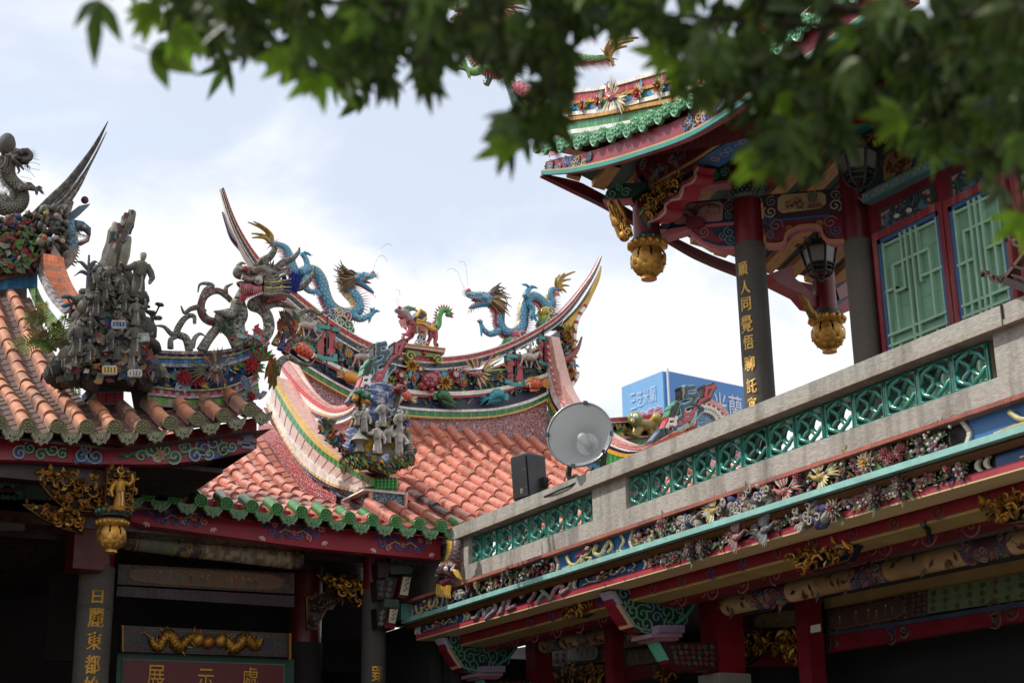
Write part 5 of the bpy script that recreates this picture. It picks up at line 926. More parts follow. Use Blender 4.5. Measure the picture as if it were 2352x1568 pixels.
cur(m,[(690,1340),(640,1240),(570,1170),(560,1110),(660,1080),(690,1000),(720,1100),(680,1180),(710,1260),(790,1300),(880,1280),(930,1210),(920,1110),(870, 1050),(800,1020),(860,980),(950,950)],.115,C('7d776d'),.1,60,.2);cur(m,[(870,1050),(960,1010),(1060,1020),(1140,1050)],.085,C('6a665e'),.14);cur(m,[(640,1100), (560,1080),(500,1070)],.07,AGED,.2);cur(m,[(700,980),(740,900),(790,860)],.1,C('7d776d'),.12,taper=.3)
m.build('body',M_AGED,WD)
m=MB();H=fC(870,800,.2);RG=lambda :jit(random.choice([AGED,C('7d776d'),AGEDD,C('857f74')]),.15)
m.ell(H,V((.17,0,.02)),V((0,.13,0)),V((0,0,.12)),RG,16,11);m.ell(fC(780,780,.22),V((.13,0,-.02)),V((0,.1,0)),V((0,0,.07)),RG,14,9);m.ell(fC(710,765,.24), V((.075,0,0)),V((0,.08,0)),V((0,0,.065)),RG,12,8);m.ell(fC(770,875,.2),V((.12,0,-.02)),V((0,.08,0)),V((0,0,.035)),lambda :jit(C('7a4048'),.2),10,6)
for q_ in range(10):b=fC(820+16*q_,740+6*math.sin(q_*2),.25);m.spike(b,b+V((random.uniform(-.02,.06),-.05,random.uniform(.06,.12))),.025,RG(),5)
cur(m,[(720,800),(780,815),(850,800),(900,770)],.05,C('9a948a'),.34,taper=.3);cur(m,[(800,760),(850,735),(900,750)],.045,AGED,.36,taper=.3)
m.ball(fC(850,825,.34),.045,C('b8b4ac'),10,7);m.ball(fC(745,735,.32),.03,C('9a3a44'),7,5);m.ball(fC(845,825,.375),.02,C('9a948a'),7,5)
for q_ in range(12):b=fC(715+14*q_,845+5*math.sin(q_)+q_*3,.33);m.spike(b,b-UZ*.09,.016,jit(C('b06a70'),.2),4)
for q_ in range(16):b=fC(720+12*q_,935-q_*4,.25);m.spike(b,b-UZ*.1-UX*.02,.014,jit(C('b0484e'),.2),4)
cur(m,[(700,760),(690,720),(720,690),(750,700)],.05,AGED,.25);cur(m,[(900,740),(960,720),(1040,740),(1120,720)],.05,AGED,.25);m.build('head',M_AGED,WD)
m=MB();cur(m,[(860,740),(880,680),(940,640),(975,580),(950,520),(945,490)],.085,C('5f5a54'),.12,red=False);cur(m,[(980,760),(1040,690),(1110,660),(1160, 610), (1172,570)],.075,C('5f5a54'),.12,red=False);cur(m,[(1030,960),(1090,890),(1180,880),(1240,830),(1280,770),(1292,718)],.085,C('5f5a54'),.12,red=False);m.build('horn',M_AGED,WD)
m=MB()
for q_,(y0,y1,col) in enumerate(((800,790,C('6f6b62')),(820,830,C('b0a050')),(845,850,C('4a4743')),(865,880,C('b0a050')),(890,905,C('6f6b62')),(780,760, C('6f6b62')),(910,930,C('8a857a')))):cur(m,[(890,y0+20),(960,y0+25),(1040,y1),(1110,y1-25+8*q_)],.038,col,.3,red=False)
for q_ in range(20):b=fC(1050+q_*5,920+q_*6*((q_%2)*2-1)*.2,.2);m.petal(b,V((random.uniform(-.4,.4),-.2,1)),on,.18,.05,jit(C('2c3f96'),.2),.3)
for q_ in range(14):b=fC(920+10*q_,1000-2*q_,.2);m.spike(b,b+V((.03,0,.09)),.014,jit(C('b0505a'),.2),4)
m.build('mane',M_AGED,WD)
m=MB()
for i in range(26):m.petal(fC(random.uniform(990,1130),random.uniform(1050,1190),.1),V((random.uniform(-.3,.6),0,-1)),on,.16,.05,jit(random.choice([C('2a4a5a'),C('3a3f46'),C('8a2f34'),C('a86a3a'),C('46603a')]),.25),.3)
for i in range(14):m.petal(fC(random.uniform(560,620),random.uniform(1130,1210),.15),V((random.uniform(-.6,.6),0,random.uniform(-1,.4))),on,.1,.03,jit(C('3a5a4a'),.2),.3)
for i in range(18):m.petal(fC(random.uniform(680,900),random.uniform(1215,1290),.2),V((random.uniform(-1,1),0,random.uniform(-.4,.4))),on,.09,.05,jit(random.choice([C('7a9ab4'),C('a8484e'),C('9ab0a0')]),.2),.3)
m.build('shard_trim',M_AGED,WD)
# ================================================================ rock mountain with figures on the porch roof
RK=thing('rock_mountain',onY(*ZB(860,1000),13.5),'dark grey rock mountain crowded with small weathered figures on the porch roof','sculpture group')
rk=lambda x,y,o=0:onY(*ZB(x,y),13.5-o);ra=lambda x,y,o=0:onY(*ZA(x,y),13.5-o)
m=MB();m.prism([rk(752,1010),rk(968,1010),rk(972,905),rk(745,900)],V((0,.4,0)),C('8f8a84'))
for i in range(3):
 for j in range(1):m.prism([rk(760+i*70,1000,.01),rk(822+i*70,1000,.01),rk(822+i*70,925,.01),rk(760+i*70,925,.01)],V((0,-.02,0)),jit(C('8c2434'),.25))
m.prism([rk(740,905,.03),rk(975,905,.03),rk(980,850,.03),rk(738,845,.03)],V((0,.45,0)),C('34425c'));m.build('pedestal',M_AGED,RK)
def lump(x0,x1,y0,y1,n,r0,r1,cols,dep=.25,pl=rk):
 for i in range(n):x=random.uniform(x0,x1);y=random.uniform(y0,y1);r=random.uniform(r0,r1);m.ell(pl(x,y,random.uniform(-dep,dep)),V((r,0,r*random.uniform(-.3, .3))),V((0,r,0)),V((random.uniform(-.3,.3)*r,0,r*random.uniform(.6,1.3))),jit(random.choice(cols),.35),7,5)
m=MB();RC=[C('3f3c37'),C('4d4a43'),C('35332f'),C('5a564e'),C('47443f')]
m.tube([rk(620,760),rk(840,770),rk(1060,790),rk(1250,830)],[.10,.15,.15,.06],C('45423c'),10,flat=1.4);m.tube([rk(390,690),rk(480,730),rk(620,750)],[.08, .11, .11],C('3f3c37'),8);lump(400,1240,700,830,70,.05,.11,RC);m.tube([rk(840,760),rk(850,600),rk(860,420),rk(880,250),rk(890,120)],[.42,.40,.36,.28,.2],lambda i, j:jit(random.choice(RC),.3),12)
lump(520,1180,430,720,90,.06,.14,RC);lump(640,1090,150,430,70,.06,.13,RC);lump(730,1000,-20,200,40,.06,.11,RC)
for i in range(380):
 t=random.random();y=830-850*t;w=(430 if t<.2 else 330)*(1-t*.85)+60;x=850+random.uniform(-w,w)*(1 if y>690 else .8);m.box(rk(x,y,random.uniform(.2,.42)), V((random.uniform(.01,.04),0,random.uniform(-.02,.02))),V((0,.02,0)),V((random.uniform(-.02,.02),0,random.uniform(.015,.05))),jit(random.choice(RC+[C('6f6a60'), C('7d7468'),C('2a2825')]),.3))
m.build('rock',M_AGED,RK)
m=MB();m.prism([ra(820,1450),ra(960,1400),ra(980,1230),ra(990,1085),ra(1050,1000),ra(1065,880),ra(1020,868),ra(965,965),ra(895,960),ra(880,1050),ra(850, 1130), ra(830,1240),ra(770,1400),ra(720,1500)],V((0,.22,0)),C('57524a'),C('3f3b35'))
for x,y,x2,y2,w in((740,1470,840,1220,.05),(830,1400,905,1100,.06),(880,1350,950,1010,.05),(930,1330,1000,1080,.06),(960,1060,1040,880,.05),(880,1120,900, 970, .04),(800,1400,850,1180,.03),(1000,1050,1050,890,.03)):m.tube([ra(x,y,.05),ra((x+x2)/2,(y+y2)/2,.1),ra(x2,y2,.04)],[w,w*1.1,w*.7],lambda i,j:jit(random.choice([C('6f6a60'),C('4a463f'),C('857f74')]),.25),6)
for x,y in((900,1090),(985,1100)):m.tube([ra(x,y,.12),ra(x+20,y-70,.12)],[.012,.012],C('5a7a8a'),5)
for i in range(130):
 t=random.random();x=760+260*t+random.uniform(-70,60)*(1-t*.6);y=1480-590*t;m.box(ra(x,y,random.uniform(.02,.12)),V((random.uniform(.008,.02),0,random.uniform(-.01,.01))),V((0,.02,0)),V((random.uniform(.0,.02),0,random.uniform(.02,.06))),jit(random.choice([C('57524a'),C('3f3b35'),C('7d766a'),C('6a4a48')]),.3))
m.build('rock_spire',M_AGED,RK)
m=MB()
for i in range(140):
 x=random.uniform(540,1200);y=random.uniform(180,830);w=330*(1-(830-y)/900)
 if abs(x-870)>w+60:continue
 m.petal(rk(x,y,.38),V((random.uniform(-1,1),-.2,random.uniform(-1,1))),on,.085,.05,jit(random.choice([C('6a2430'),C('2c3f78'),C('3a5a7a'),C('7a756c'),C('8a3a44'),C('2f4a38'),C('5a564e'),C('9a948a'),C('a8702c')]),.25),.3)
for x,y,w,h,col in((880,365,100,50,C('3a6a9a')),(810,720,100,55,C('c0a030')),(1010,750,95,45,C('b0aca4')),(1085,465,80,55,C('9ab0bc')),(1120,470,40,50, C('b0b0b0'))):
 for i in range(5):xx=x+w*i/4;m.tube([rk(xx,y,.45),rk(xx,y+h,.45)],.012,mixc(col,WHITE,.2),4)
 for yy in(y,y+h):m.tube([rk(x,yy,.45),rk(x+w,yy,.45)],.014,C('a8a49c'),4)
 m.prism([rk(x+w*.45,y,.43),rk(x+w*.8,y,.43),rk(x+w*.8,y+h,.43),rk(x+w*.45,y+h,.43)],V((0,.01,0)),col)
m.build('shard_trim',M_AGED,RK)
for x,y,S,rb,ps,ht in((600,640,.34,C('4a463f'),2,0),(1050,640,.34,C('5a564e'),0,0),(750,330,.26,C('45423c'),1,1),(1060,400,.27,C('6a655c'),2,2),(820,210, .24, C('4f4b44'),3,1),(970,300,.22,C('4a463f'),0,1),(690,690,.22,C('57524a'),1,0),(1030,740,.24,C('76716a'),1,0),(870,600,.22,C('45423c'),2,1),(580,720,.2,C('6a655c'),0,0),(700,480,.22,C('4a463f'),1,1),(940,470,.22,C('57524a'),3,0),(840,100,.2,C('4a463f'),2,2),(950,150,.2,C('5a564e'),1,0)):figurine('figurine',lambda a, b, o=.42:rk(a,b,o),x,y,S,'',rb,skin=C('8f8578'),pose=ps,hat=ht,parent=RK)
figurine('archer_figurine',lambda a,b,o=.3:ra(a,b,o),1060,1560,.46,'',C('57524a'),skin=C('8f8578'),pose=1,hat=0,parent=RK,lean=.12)
m=MB()
for pts,lv_ in(([(685,1568),(690,1400),(698,1215)],[[(695,1340),(640,1275),(575,1268)],[(690,1370),(640,1345),(580,1380)],[(695,1330),(740,1270),(775,1280)], [(695,1370),(740,1330),(790,1335)],[(700,1450),(720,1380),(760,1385)]]),):
 m.tube([ra(x,y,.1) for x,y in pts],[.022,.018,.01],C('5a5660'),5)
 for lf in lv_:m.tube(smooth([ra(x,y,.1) for x,y in lf],8),[.012,.018,.02,.02,.018,.012,.008,.005,.004][:len(smooth([ra(x,y,.1) for x,y in lf],8))],C('50505c'), 4)
m.build('miniature_palm',M_AGED,RK)
m=MB()
for pts,heads in(([(1195,470),(1198,350),(1205,290)],[(1135,245),(1180,290),(1235,335),(1255,230)]),([(545,330),(560,230),(600,200)],[(520,170),(585,185), (625,195),(520,235)])):
 m.tube([rk(x,y,.1) for x,y in pts],.014,C('4f4b48'),5)
 for hx,hy in heads:
  m.tube([rk(pts[1][0],pts[1][1],.1),rk(hx,hy,.1)],.008,C('4f4b48'),4)
  for q_ in range(7):m.ell(rk(hx+random.uniform(-22,22),hy+random.uniform(-8,8),.1),V((.03,0,0)),V((0,.03,0)),V((0,0,.015)),jit(C('4a7a90') if hx<700 else C('4a4f48'),.2),5,4)
m.build('miniature_tree',M_AGED,RK)
FN=thing('roof_fern',rk(430,600),'green and yellowing fern fronds growing between the porch roof tiles','fern')
m=MB()
for(x,y),tips in(((440,600),((90,555),(150,520),(180,600),(240,560),(200,330),(250,480),(330,480),(440,380))),((330,400),((230,300),(250,380),(330,240), (210, 420))),((480,540),((520,340),(430,470))),((560,900),((450,800),(500,850),(590,830),(600,930)))):
 for tx,ty in tips:
  b=rk(x,y,.1);e=rk(tx,ty,.15);P=smooth([b,(b+e)/2+UZ*.08,e],14);gc=jit(random.choice([C('4a6a2c'),C('6a7a34'),C('7a7a44'),C('5a4a2c')]),.2)
  m.tube(P,.006,gc,3)
  for i in range(1,len(P)):
   for s_ in(-1,1):d=(P[i]-P[i-1]).normalized();m.petal(P[i],d*.5+d.cross(on)*s_,on,.07*(1-.6*i/len(P))+.02,.016,jit(gc,.25),.1)
m.build('fronds',M_LEAF,FN)
# ================================================================ the far main ridge behind the porch
FR=thing('weathered_ridge',(3,16.8,3.5),'weathered grey main ridge at far left with a tall curved horn and blue tile wall','roof ridge')
FY=16.8;fa=lambda x,y,o=0:onY(*ZA(x,y),FY-o)
m=MB();L0=[fa(-900,1700),fa(0,1492),fa(290,1474)];L1=[fa(-900,1620),fa(0,1424),fa(290,1358)];m.strip(L0,L1,on,30,[C('2f6f9c'),C('2a6690'),C('3578a4')], gap=.03,th=.03,back=C('5a6a74'));L2=[fa(-900,1590),fa(0,1392),fa(290,1325)];m.strip(L1,L2,on,50,[C('7a6a64'),C('8a5a54')],gap=.05,th=.07,back=C('5a564e'))
m.sheet([p+V((0,.5,0)) for p in L0],[p+V((0,.5,0)) for p in[fa(-900,1100),fa(0,950),fa(290,860)]],C('57524a'),10);m.build('tile_courses',M_AGED,FR)
m=MB();m.sheet(L2,[fa(-900,1100),fa(0,1000),fa(300,860)],C('2a2c34'),12)
for i in range(480):x=random.uniform(-40,295);y=random.uniform(870+60*(1-x/300),1360-x*.05);m.ell(fa(x,y,random.uniform(.02,.2)),V((random.uniform(.015, .05), 0,random.uniform(-.03,.03))),V((0,.05,0)),V((0,0,random.uniform(.015,.05))),jit(random.choice([C('4a463f'),C('57524a'),C('3a4a2c'),C('4a5a34'),C('6a655c'), C('5a2a30'),C('2c3a6a'),C('8a8478'),C('7a5a30')]),.3),6,4)
for i in range(50):x=random.uniform(-20,290);m.petal(fa(x,random.uniform(950,1330),.22),V((random.uniform(-1,1),0,random.uniform(-1,1))),on,.11,.06,jit(random.choice([C('3a6a2c'),C('5a7a3c'),C('7a756c'),C('8a2a34')]),.2),.3)
m.build('figure_frieze',M_AGED,FR)
m=MB()
def blade(up,lo,Yd,th,col,n=24,rows=None):
 U_=smooth([fa(*p,Yd) for p in up],n);L_=smooth([fa(*p,Yd) for p in lo],n);N_=min(len(U_),len(L_));U_=resample(U_,n);L_=resample(L_,n)
 for r_ in range(4):f0,f1=r_/4,(r_+1)/4;m.strip([a.lerp(b,f0) for a,b in zip(L_,U_)],[a.lerp(b,f1) for a,b in zip(L_,U_)],on,34,rows[r_],gap=.05,th=.03+.02*(r_%2),back=C('57524a'))
 m.add(L_+[p+V((0,th*(1-i/n),0)) for i,p in enumerate(L_)],[(i,i+1,n+1+i,n+i) for i in range(n-1)],C('6a655c'));m.add(U_+[p+V((0,th*(1-i/n),0)) for i,p in enumerate(U_)],[(i,i+1,n+1+i,n+i) for i in range(n-1)],C('6a655c'))
AG=[C('7d776d'),C('6a655c'),C('8a847a')]
blade([(180,960),(290,845),(400,738),(500,645),(620,500),(700,395),(770,288),(838,175)],[(220,990),(330,900),(440,800),(540,700),(650,560),(720,440),(780, 330),(842,182)],.05,.4,C('57524a'),rows=[AG,[C('3a3c4c'),C('4a4846')],AG,AG])
blade([(330,900),(440,810),(540,712),(650,570),(722,460),(780,350),(828,258)],[(430,950),(480,890),(560,800),(635,680),(690,560),(760,420),(832,264)],.12, .3, C('57524a'),rows=[[C('6a4a4a'),C('7a756c')],AG,[C('2c3f78'),C('7d776d'),C('6a655c')],AG])
m.build('ridge_horn',M_AGED,FR)
m=MB();f3=lambda x,y:onX(*ZA(x,y),3.3)
rowsb=[[(292,960),(296,1150),(318,1350),(370,1480),(430,1580),(520,1680)],[(318,960),(322,1150),(345,1330),(400,1460),(455,1560),(550,1660)],[(340,1200), (350, 1260),(375,1350),(425,1450),(490,1545),(580,1640)],[(455,1225),(465,1290),(500,1390),(545,1480),(610,1560),(680,1640)]]
R_=[smooth([f3(*p) for p in r_],30) for r_ in rowsb];oxl=V((-1,0,0))
m.strip(R_[0],R_[1],oxl,30,[C('a8a4a0'),C('8f8a90'),C('9a9a9e')],gap=.04,th=.04,back=C('5a564e'));m.strip(R_[1],R_[2],oxl,34,[C('3a5a7a'),C('a8a09a'),C('8a8a8e')],gap=.05,th=.03,back=C('5a564e'));m.strip(R_[2],R_[3],oxl,16,[C('b0603c'),C('a85636'),C('8a5a44')],gap=.02,th=.04,back=C('7a4a34'));gr=[smooth([f3(*p) for p in r_],20) for r_ in([(230,1470),(280,1600),(360,1750),(450,1900)],[(292,1470),(340,1570),(430,1690),(520,1800)])]
m.strip(gr[0],gr[1],oxl,20,[C('4a8a34'),C('6a9a4c'),C('8f9a7a')],gap=.05,th=.02,back=C('6a7a5a'));sh=V((.06,0,0));m.add(R_[3]+[p+sh for p in R_[3]],[(i, i+1, len(R_[3])+1+i,len(R_[3])+i) for i in range(len(R_[3])-1)],C('a85a3a'))
m.add([p+sh*.6 for p in R_[0]]+[p+sh*.6 for p in R_[3]],[(i,i+1,len(R_[0])+1+i,len(R_[0])+i) for i in range(min(len(R_[0]),len(R_[3]))-1)],C('6a564e'));m.build('descending_band',M_AGED,FR)
m=MB()
for i in range(170):x=random.uniform(320,520);y=random.uniform(850,1240);m.ell(fa(x,y,random.uniform(.1,.4)),V((random.uniform(.02,.06),0,random.uniform(-.03, .03))),V((0,.05,0)),V((0,0,random.uniform(.02,.06))),jit(random.choice([C('4a463f'),C('57524a'),C('3a3733'),C('6a655c'),C('857f74')]),.3),7,5)
for x,y,c_ in((350,1075,C('b8683a')),(385,1095,C('7aa0b4')),(425,1080,C('a8a49c')),(490,1105,C('a89a80')),(360,890,C('9a8a3c')),(450,970,C('3a6a7a'))):m.ball(fa(x,y,.45),.03,c_,6,4)
m.build('rock_carving',M_AGED,FR)
FD_=thing('fish_dragon',fa(600,1100),'blue scaled fish dragon head with open fanged mouth beside the far left horn','dragon statue')
m=MB();P=smooth([fa(x,y,.1) for x,y in((470,1330),(520,1250),(545,1150),(530,1060),(560,1000),(620,985))],24);K=len(P);m.tube(P,[.05+.055*math.sin(math.pi*i/K) for i in range(K)],lambda i,j:jit(C('3a6f94') if(i+j)%2 else C('7a8a8e'),.2) if i>6 else jit(C('8f8a80'),.2),12,flat=1.2)
for i in range(3,K):b=P[i];m.spike(b+UX*.07,b+UX*.13-UZ*.04,.02,C('857f74'),4)
m.build('body',M_AGED,FD_)
m=MB();m.tube([fa(590,985,.15),fa(640,985,.15),fa(690,1020,.15),fa(700,1060,.15)],[.07,.055,.045,.02],lambda i,j:jit(C('3a6f94') if j%2 else C('6a655c'), .15), 9);m.tube([fa(580,1120,.15),fa(630,1125,.15),fa(685,1100,.15),fa(703,1060,.15)],[.035,.03,.025,.012],C('7a4a50'),7);m.ball(fa(660,995,.22),.025,C('a8a49c'), 7, 5)
for q_ in range(9):b=fa(600+11*q_,1040+3*q_,.25);m.spike(b,b-UZ*.06,.010,C('b0a8a0'),4);b=fa(600+10*q_,1120-2*q_,.25);m.spike(b,b+UZ*.04,.010,C('b0a8a0'), 4)
m.build('head',M_AGED,FD_)
m=MB();m.prism([fa(455,960,.05),fa(520,905,.05),fa(620,830,.05),fa(710,812,.05),fa(640,880,.05),(fa(540,960,.05))],V((0,.1,0)),C('5a7080'),C('6a655c'));m.prism([fa(450,880,.08),fa(560,780,.08),fa(580,800,.08),fa(560,870,.08),fa(470,945,.08)],V((0,.12,0)),C('8a857c'));m.ball(fa(665,785,.05),.045,C('5a2438'),9,6);m.build('fin',M_AGED,FD_)
fL=lambda x,y,o=0:onY(*ZA(x,y),FY+.15-o)
aged=dict(side=C('55534a'),dors=C('4a4640'),belly=C('6a665c'),spine=C('5f5b55'),tuft=C('57524a'),mane=[C('55504c'),C('4a4743')],aged=1,manelen=.7)
dragon('dragon_statue','grey unglazed dragon rearing on the weathered ridge at the left edge of the photo',None,fL,[(-200,640),(-120,740),(-40,800),(40, 850), (130,840),(170,780),(150,700),(90,640),(60,580),(65,500),(60,430)],.085,1,aged,(60,440,235,425,225,500),[dict(p=[(130,690),(190,680),(250,690),(280,700)], c=[(335,690),(350,740),(290,750),(190,640)])],[(-300,800),(-330,850)],[[(200,480),(260,460),(308,472)],[(210,500),(260,490),(315,510)],[(200,520),(260,540),(312, 548)],[(190,540),(240,570),(275,608)],[(160,600),(210,610),(250,622)]],None,flip=-1,mat_=M_AGED,hs=1.25,mane_dir=(.2,-1),mane=8)
m=MB();m.ell(fL(55,350,.1),V((.10,0,0)),V((0,.1,0)),V((0,0,.14)),C('4f4b48'),10,7);cur2=lambda pts,r:m.tube(smooth([fL(x,y,.15) for x,y in pts],14),[r]*len(smooth([fL(x,y,.15) for x,y in pts],14)),C('4f4b50'),7);cur2([(150,420),(180,400),(220,405),(240,440),(215,470),(170,470)],.035);o_=m.build('crest',M_AGED, [o for o in bpy.data.objects if o.get('label','').startswith('grey unglazed')][0])
# ================================================================ the side hall on the right, with its balustrade
SIDE=thing('side_hall',(7.2,10,-1.6),'side hall with grey stone balustrade, jade lattice tiles and two flower friezes','side hall')
XR,XT,XF,XL,YE,YN=7.2,6.92,7.06,7.30,14.62,2.0
oS=V((-1,0,0));NY=V((0,-1,0))
sp_=lambda z,x,y,X:onX(*z(x,y),X)
zt=sp_(ZF,1165,665,XR).z;zrb=(sp_(ZF,1170,735,XR).z+sp_(ZH,1680,232,XR).z)/2;zlb=sp_(ZH,1700,528,XL).z;zlg0=sp_(ZG,1195,1145,XR-.03).z;
zledge_t=sp_(ZG,1290,1150,XT+.05).z;zledge_b=sp_(ZH,1875,610,XT+.05).z;zteal_b=sp_(ZF,1010,1180,XT).z;zteal_t=sp_(ZH,1510,890,XT).z;zcr=sp_(ZI,0,985,XF-.03).z;zcrt=sp_(ZI,1500,510,XF-.03).z
def bar(mb,X0_,X1_,z0_,z1_,col,y0=YN,y1=YE):mb.abox((X0_,y0,z0_),(X1_,y1,z1_),col)
Yat=lambda z,x,y,X:sp_(z,x,y,X).y
STN=C('a6a29b')
m=MB();bar(m,XR-.07,XR+.30,zrb,zt,STN);bar(m,XR-.085,XR+.31,zrb-.0,zrb+.035,C('a39b90'));bar(m,XR-.02,XR+.25,zledge_t,zlb-.005,STN,y1=YE-.02)
yp1,yp0=Yat(ZG,925,900,XR),Yat(ZG,1185,800,XR)
yq1=Yat(ZH,1695,300,XR);yl0=Yat(ZF,1340,800,XR)
for a,b in((yp0,yp1),(YN,yq1),(yl0+.02,yl0+.12),(YE-.14,YE-.02)):bar(m,XR-.012,XR+.24,zlb-.005,zrb,jit(STN,.04),a,b)
bar(m,XR+.02,XR+.20,zlb-.005,zrb,C('8a847c'),yl0+.12,YE-.14);bar(m,XR+.02,XR+.4,zledge_t-.1,zrb-.12,C('8f8982'),YE+.0,YE+1.6)
for yj in[Yat(ZM,1740,1120,XR-.07)]:m.abox((XR-.088,yj,zrb+.0),(XR+.1,yj+.008,zt+.001),C('4a4642'));m.abox((XR-.022,yj-.5,zledge_t),(XR+.05,yj-.493,zlb-.004), C('4a4642'))
m.build('stone_balustrade',M_CEM,SIDE)
ya,yb_=Yat(ZG,1245,930,XL),Yat(ZH,1695,400,XL);w2=(ya-yb_)/13;hL=zrb-zlb
def lattice(mb,w,h):
 P=lambda y,z,o=0:V((-o,-y*w,z*h));tn=random.uniform(.8,1.2);c1=C('1d6256',tn);c2=C('2f8272',tn)
 for s_ in(-1,1):mb.box(P(s_*.46,0),V((.05,0,0)),V((0,w*.035,0)),V((0,0,h*.5)),jit(c1,.1));mb.box(P(0,s_*.465),V((.05,0,0)),V((0,w*.46,0)),V((0,0,h*.035)), jit(c1,.1));mb.box(P(s_*.495,0),V((.025,0,0)),V((0,w*.006,0)),V((0,0,h*.5)),C('9a8f84'))
 t=h*.062
 mb.tube([P(-.43,-.43,.05),P(-.43,.43,.05),P(.43,.43,.05),P(.43,-.43,.05),P(-.43,-.43,.05)],t*.5,jit(c2,.1),6)
 for sy in(-1,1):
  for sz in(-1,1):
   mb.ell(P(sy*.39,sz*.41,.04),V((.03,0,0)),V((0,w*.07,0)),V((0,0,h*.05)),jit(c2,.1),6,4)
   mb.tube([P(0,0,.03),P(sy*.12,sz*.14,.05),P(sy*.24,sz*.26,.05)],[t,t*1.25,t*1.1],jit(c1,.15),7)
   mb.tube(smooth([P(sy*.03,sz*.46,.03),P(sy*.07,sz*.36,.05),P(sy*.2,sz*.3,.06),P(sy*.30,sz*.24,.06),P(sy*.36,sz*.12,.05),P(sy*.45,sz*.06,.03)],14),[t*.8]*40, jit(c2,.12),6) if False else mb.tube([P(sy*.03,sz*.46,.03),P(sy*.07,sz*.36,.05),P(sy*.2,sz*.3,.06),P(sy*.30,sz*.24,.06),P(sy*.36,sz*.12,.05),P(sy*.45,sz*.06, .03)],[t,t,t*.9,t*.9,t*.9,t],jit(c2,.12),6)
   mb.petal(P(sy*.1,sz*.1,.06),P(sy*.2,sz*.22),V((-1,0,0)),h*.22,h*.10,jit(c2,.1),.1)
 mb.flower(P(0,0,.05),V((-1,0,0)),h*.10,[jit(c2,.1),C('4a9a84')],7)
jg=mat('jade_glaze',0.18,var=0.3,vscale=14,coat=0.5,spec=0.6,stain=(C('3a3a34'),.5),sscale=6)
lts=[]
for q_ in range(4):mb=MB();lattice(mb,w2,hL);lts.append(mb.build('lattice_tile',jg,SIDE))
bp0=V((XL,0,zlb+hL/2));base0=V(lts[0].location);yc=Yat(ZF,1350,790,XL)
for i,y in enumerate([ya-w2*(i+.5) for i in range(13)]+[yc-w2*(i+.5) for i in range(8)]):
 o=lts[i] if i<4 else dup_part(random.choice(lts),(0,0,0),SIDE);o.location=base0+bp0+V((random.uniform(-.004,.004),y,0))
m=MB();seg=[];y=YE+.5
while y>YN:seg.append((y,max(YN,y-.62)));y-=.62
for a,b in seg:bar(m,XT+.04,XR+.2,zledge_b,zledge_t,jit(C('a5655a'),.15),b+.004,a)
m.build('red_ledge',M_CEM,SIDE)
m=MB();bar(m,XF,XF+.3,zteal_t-.01,zledge_b,BLACK,y1=YE+.45);bar(m,XF,XF+.3,zcrt,zteal_b-.02,C('17171a'),y1=YE+.2);m.build('frieze_wall',M_PAINT,SIDE)
m=MB();bar(m,XT,XF+.05,zteal_b,zteal_t,C('86b8b1'),y1=YE+.5);m.abox((XT,YE+.38,zteal_b),(XT+.1,YE+.5,zledge_b),C('4fa09a'));m.build('teal_strip',mat('weathered_teal_paint',.55,var=.15,vscale=9,stain=(C('8f9a8c'),.6),sscale=6,sstr=(1,1,.3)),SIDE)
m=MB();m.tube([V((XT+.09,YN,zteal_b-.02)),V((XT+.09,YE+.4,zteal_b-.02))],.035,C('5a3614'),8);bar(m,XF-.03,XF+.02,zcr,zcrt,C('a83a4a'),y1=YE+.25);m.build('moulding_strip',M_PAINT,SIDE)
d=ray(*ZI(0,1050));X2=d.x*zcr/d.z
m=MB();bar(m,XF-.028,X2,zcr-.012,zcr+.02,C('cdb084'),y1=YE+.24);m.build('cream_soffit',mat('cream_paint',.7,var=.06,vscale=2),SIDE)
P1=lambda z,x,y,o=0:sp_(z,x,y,XF-.01-o)
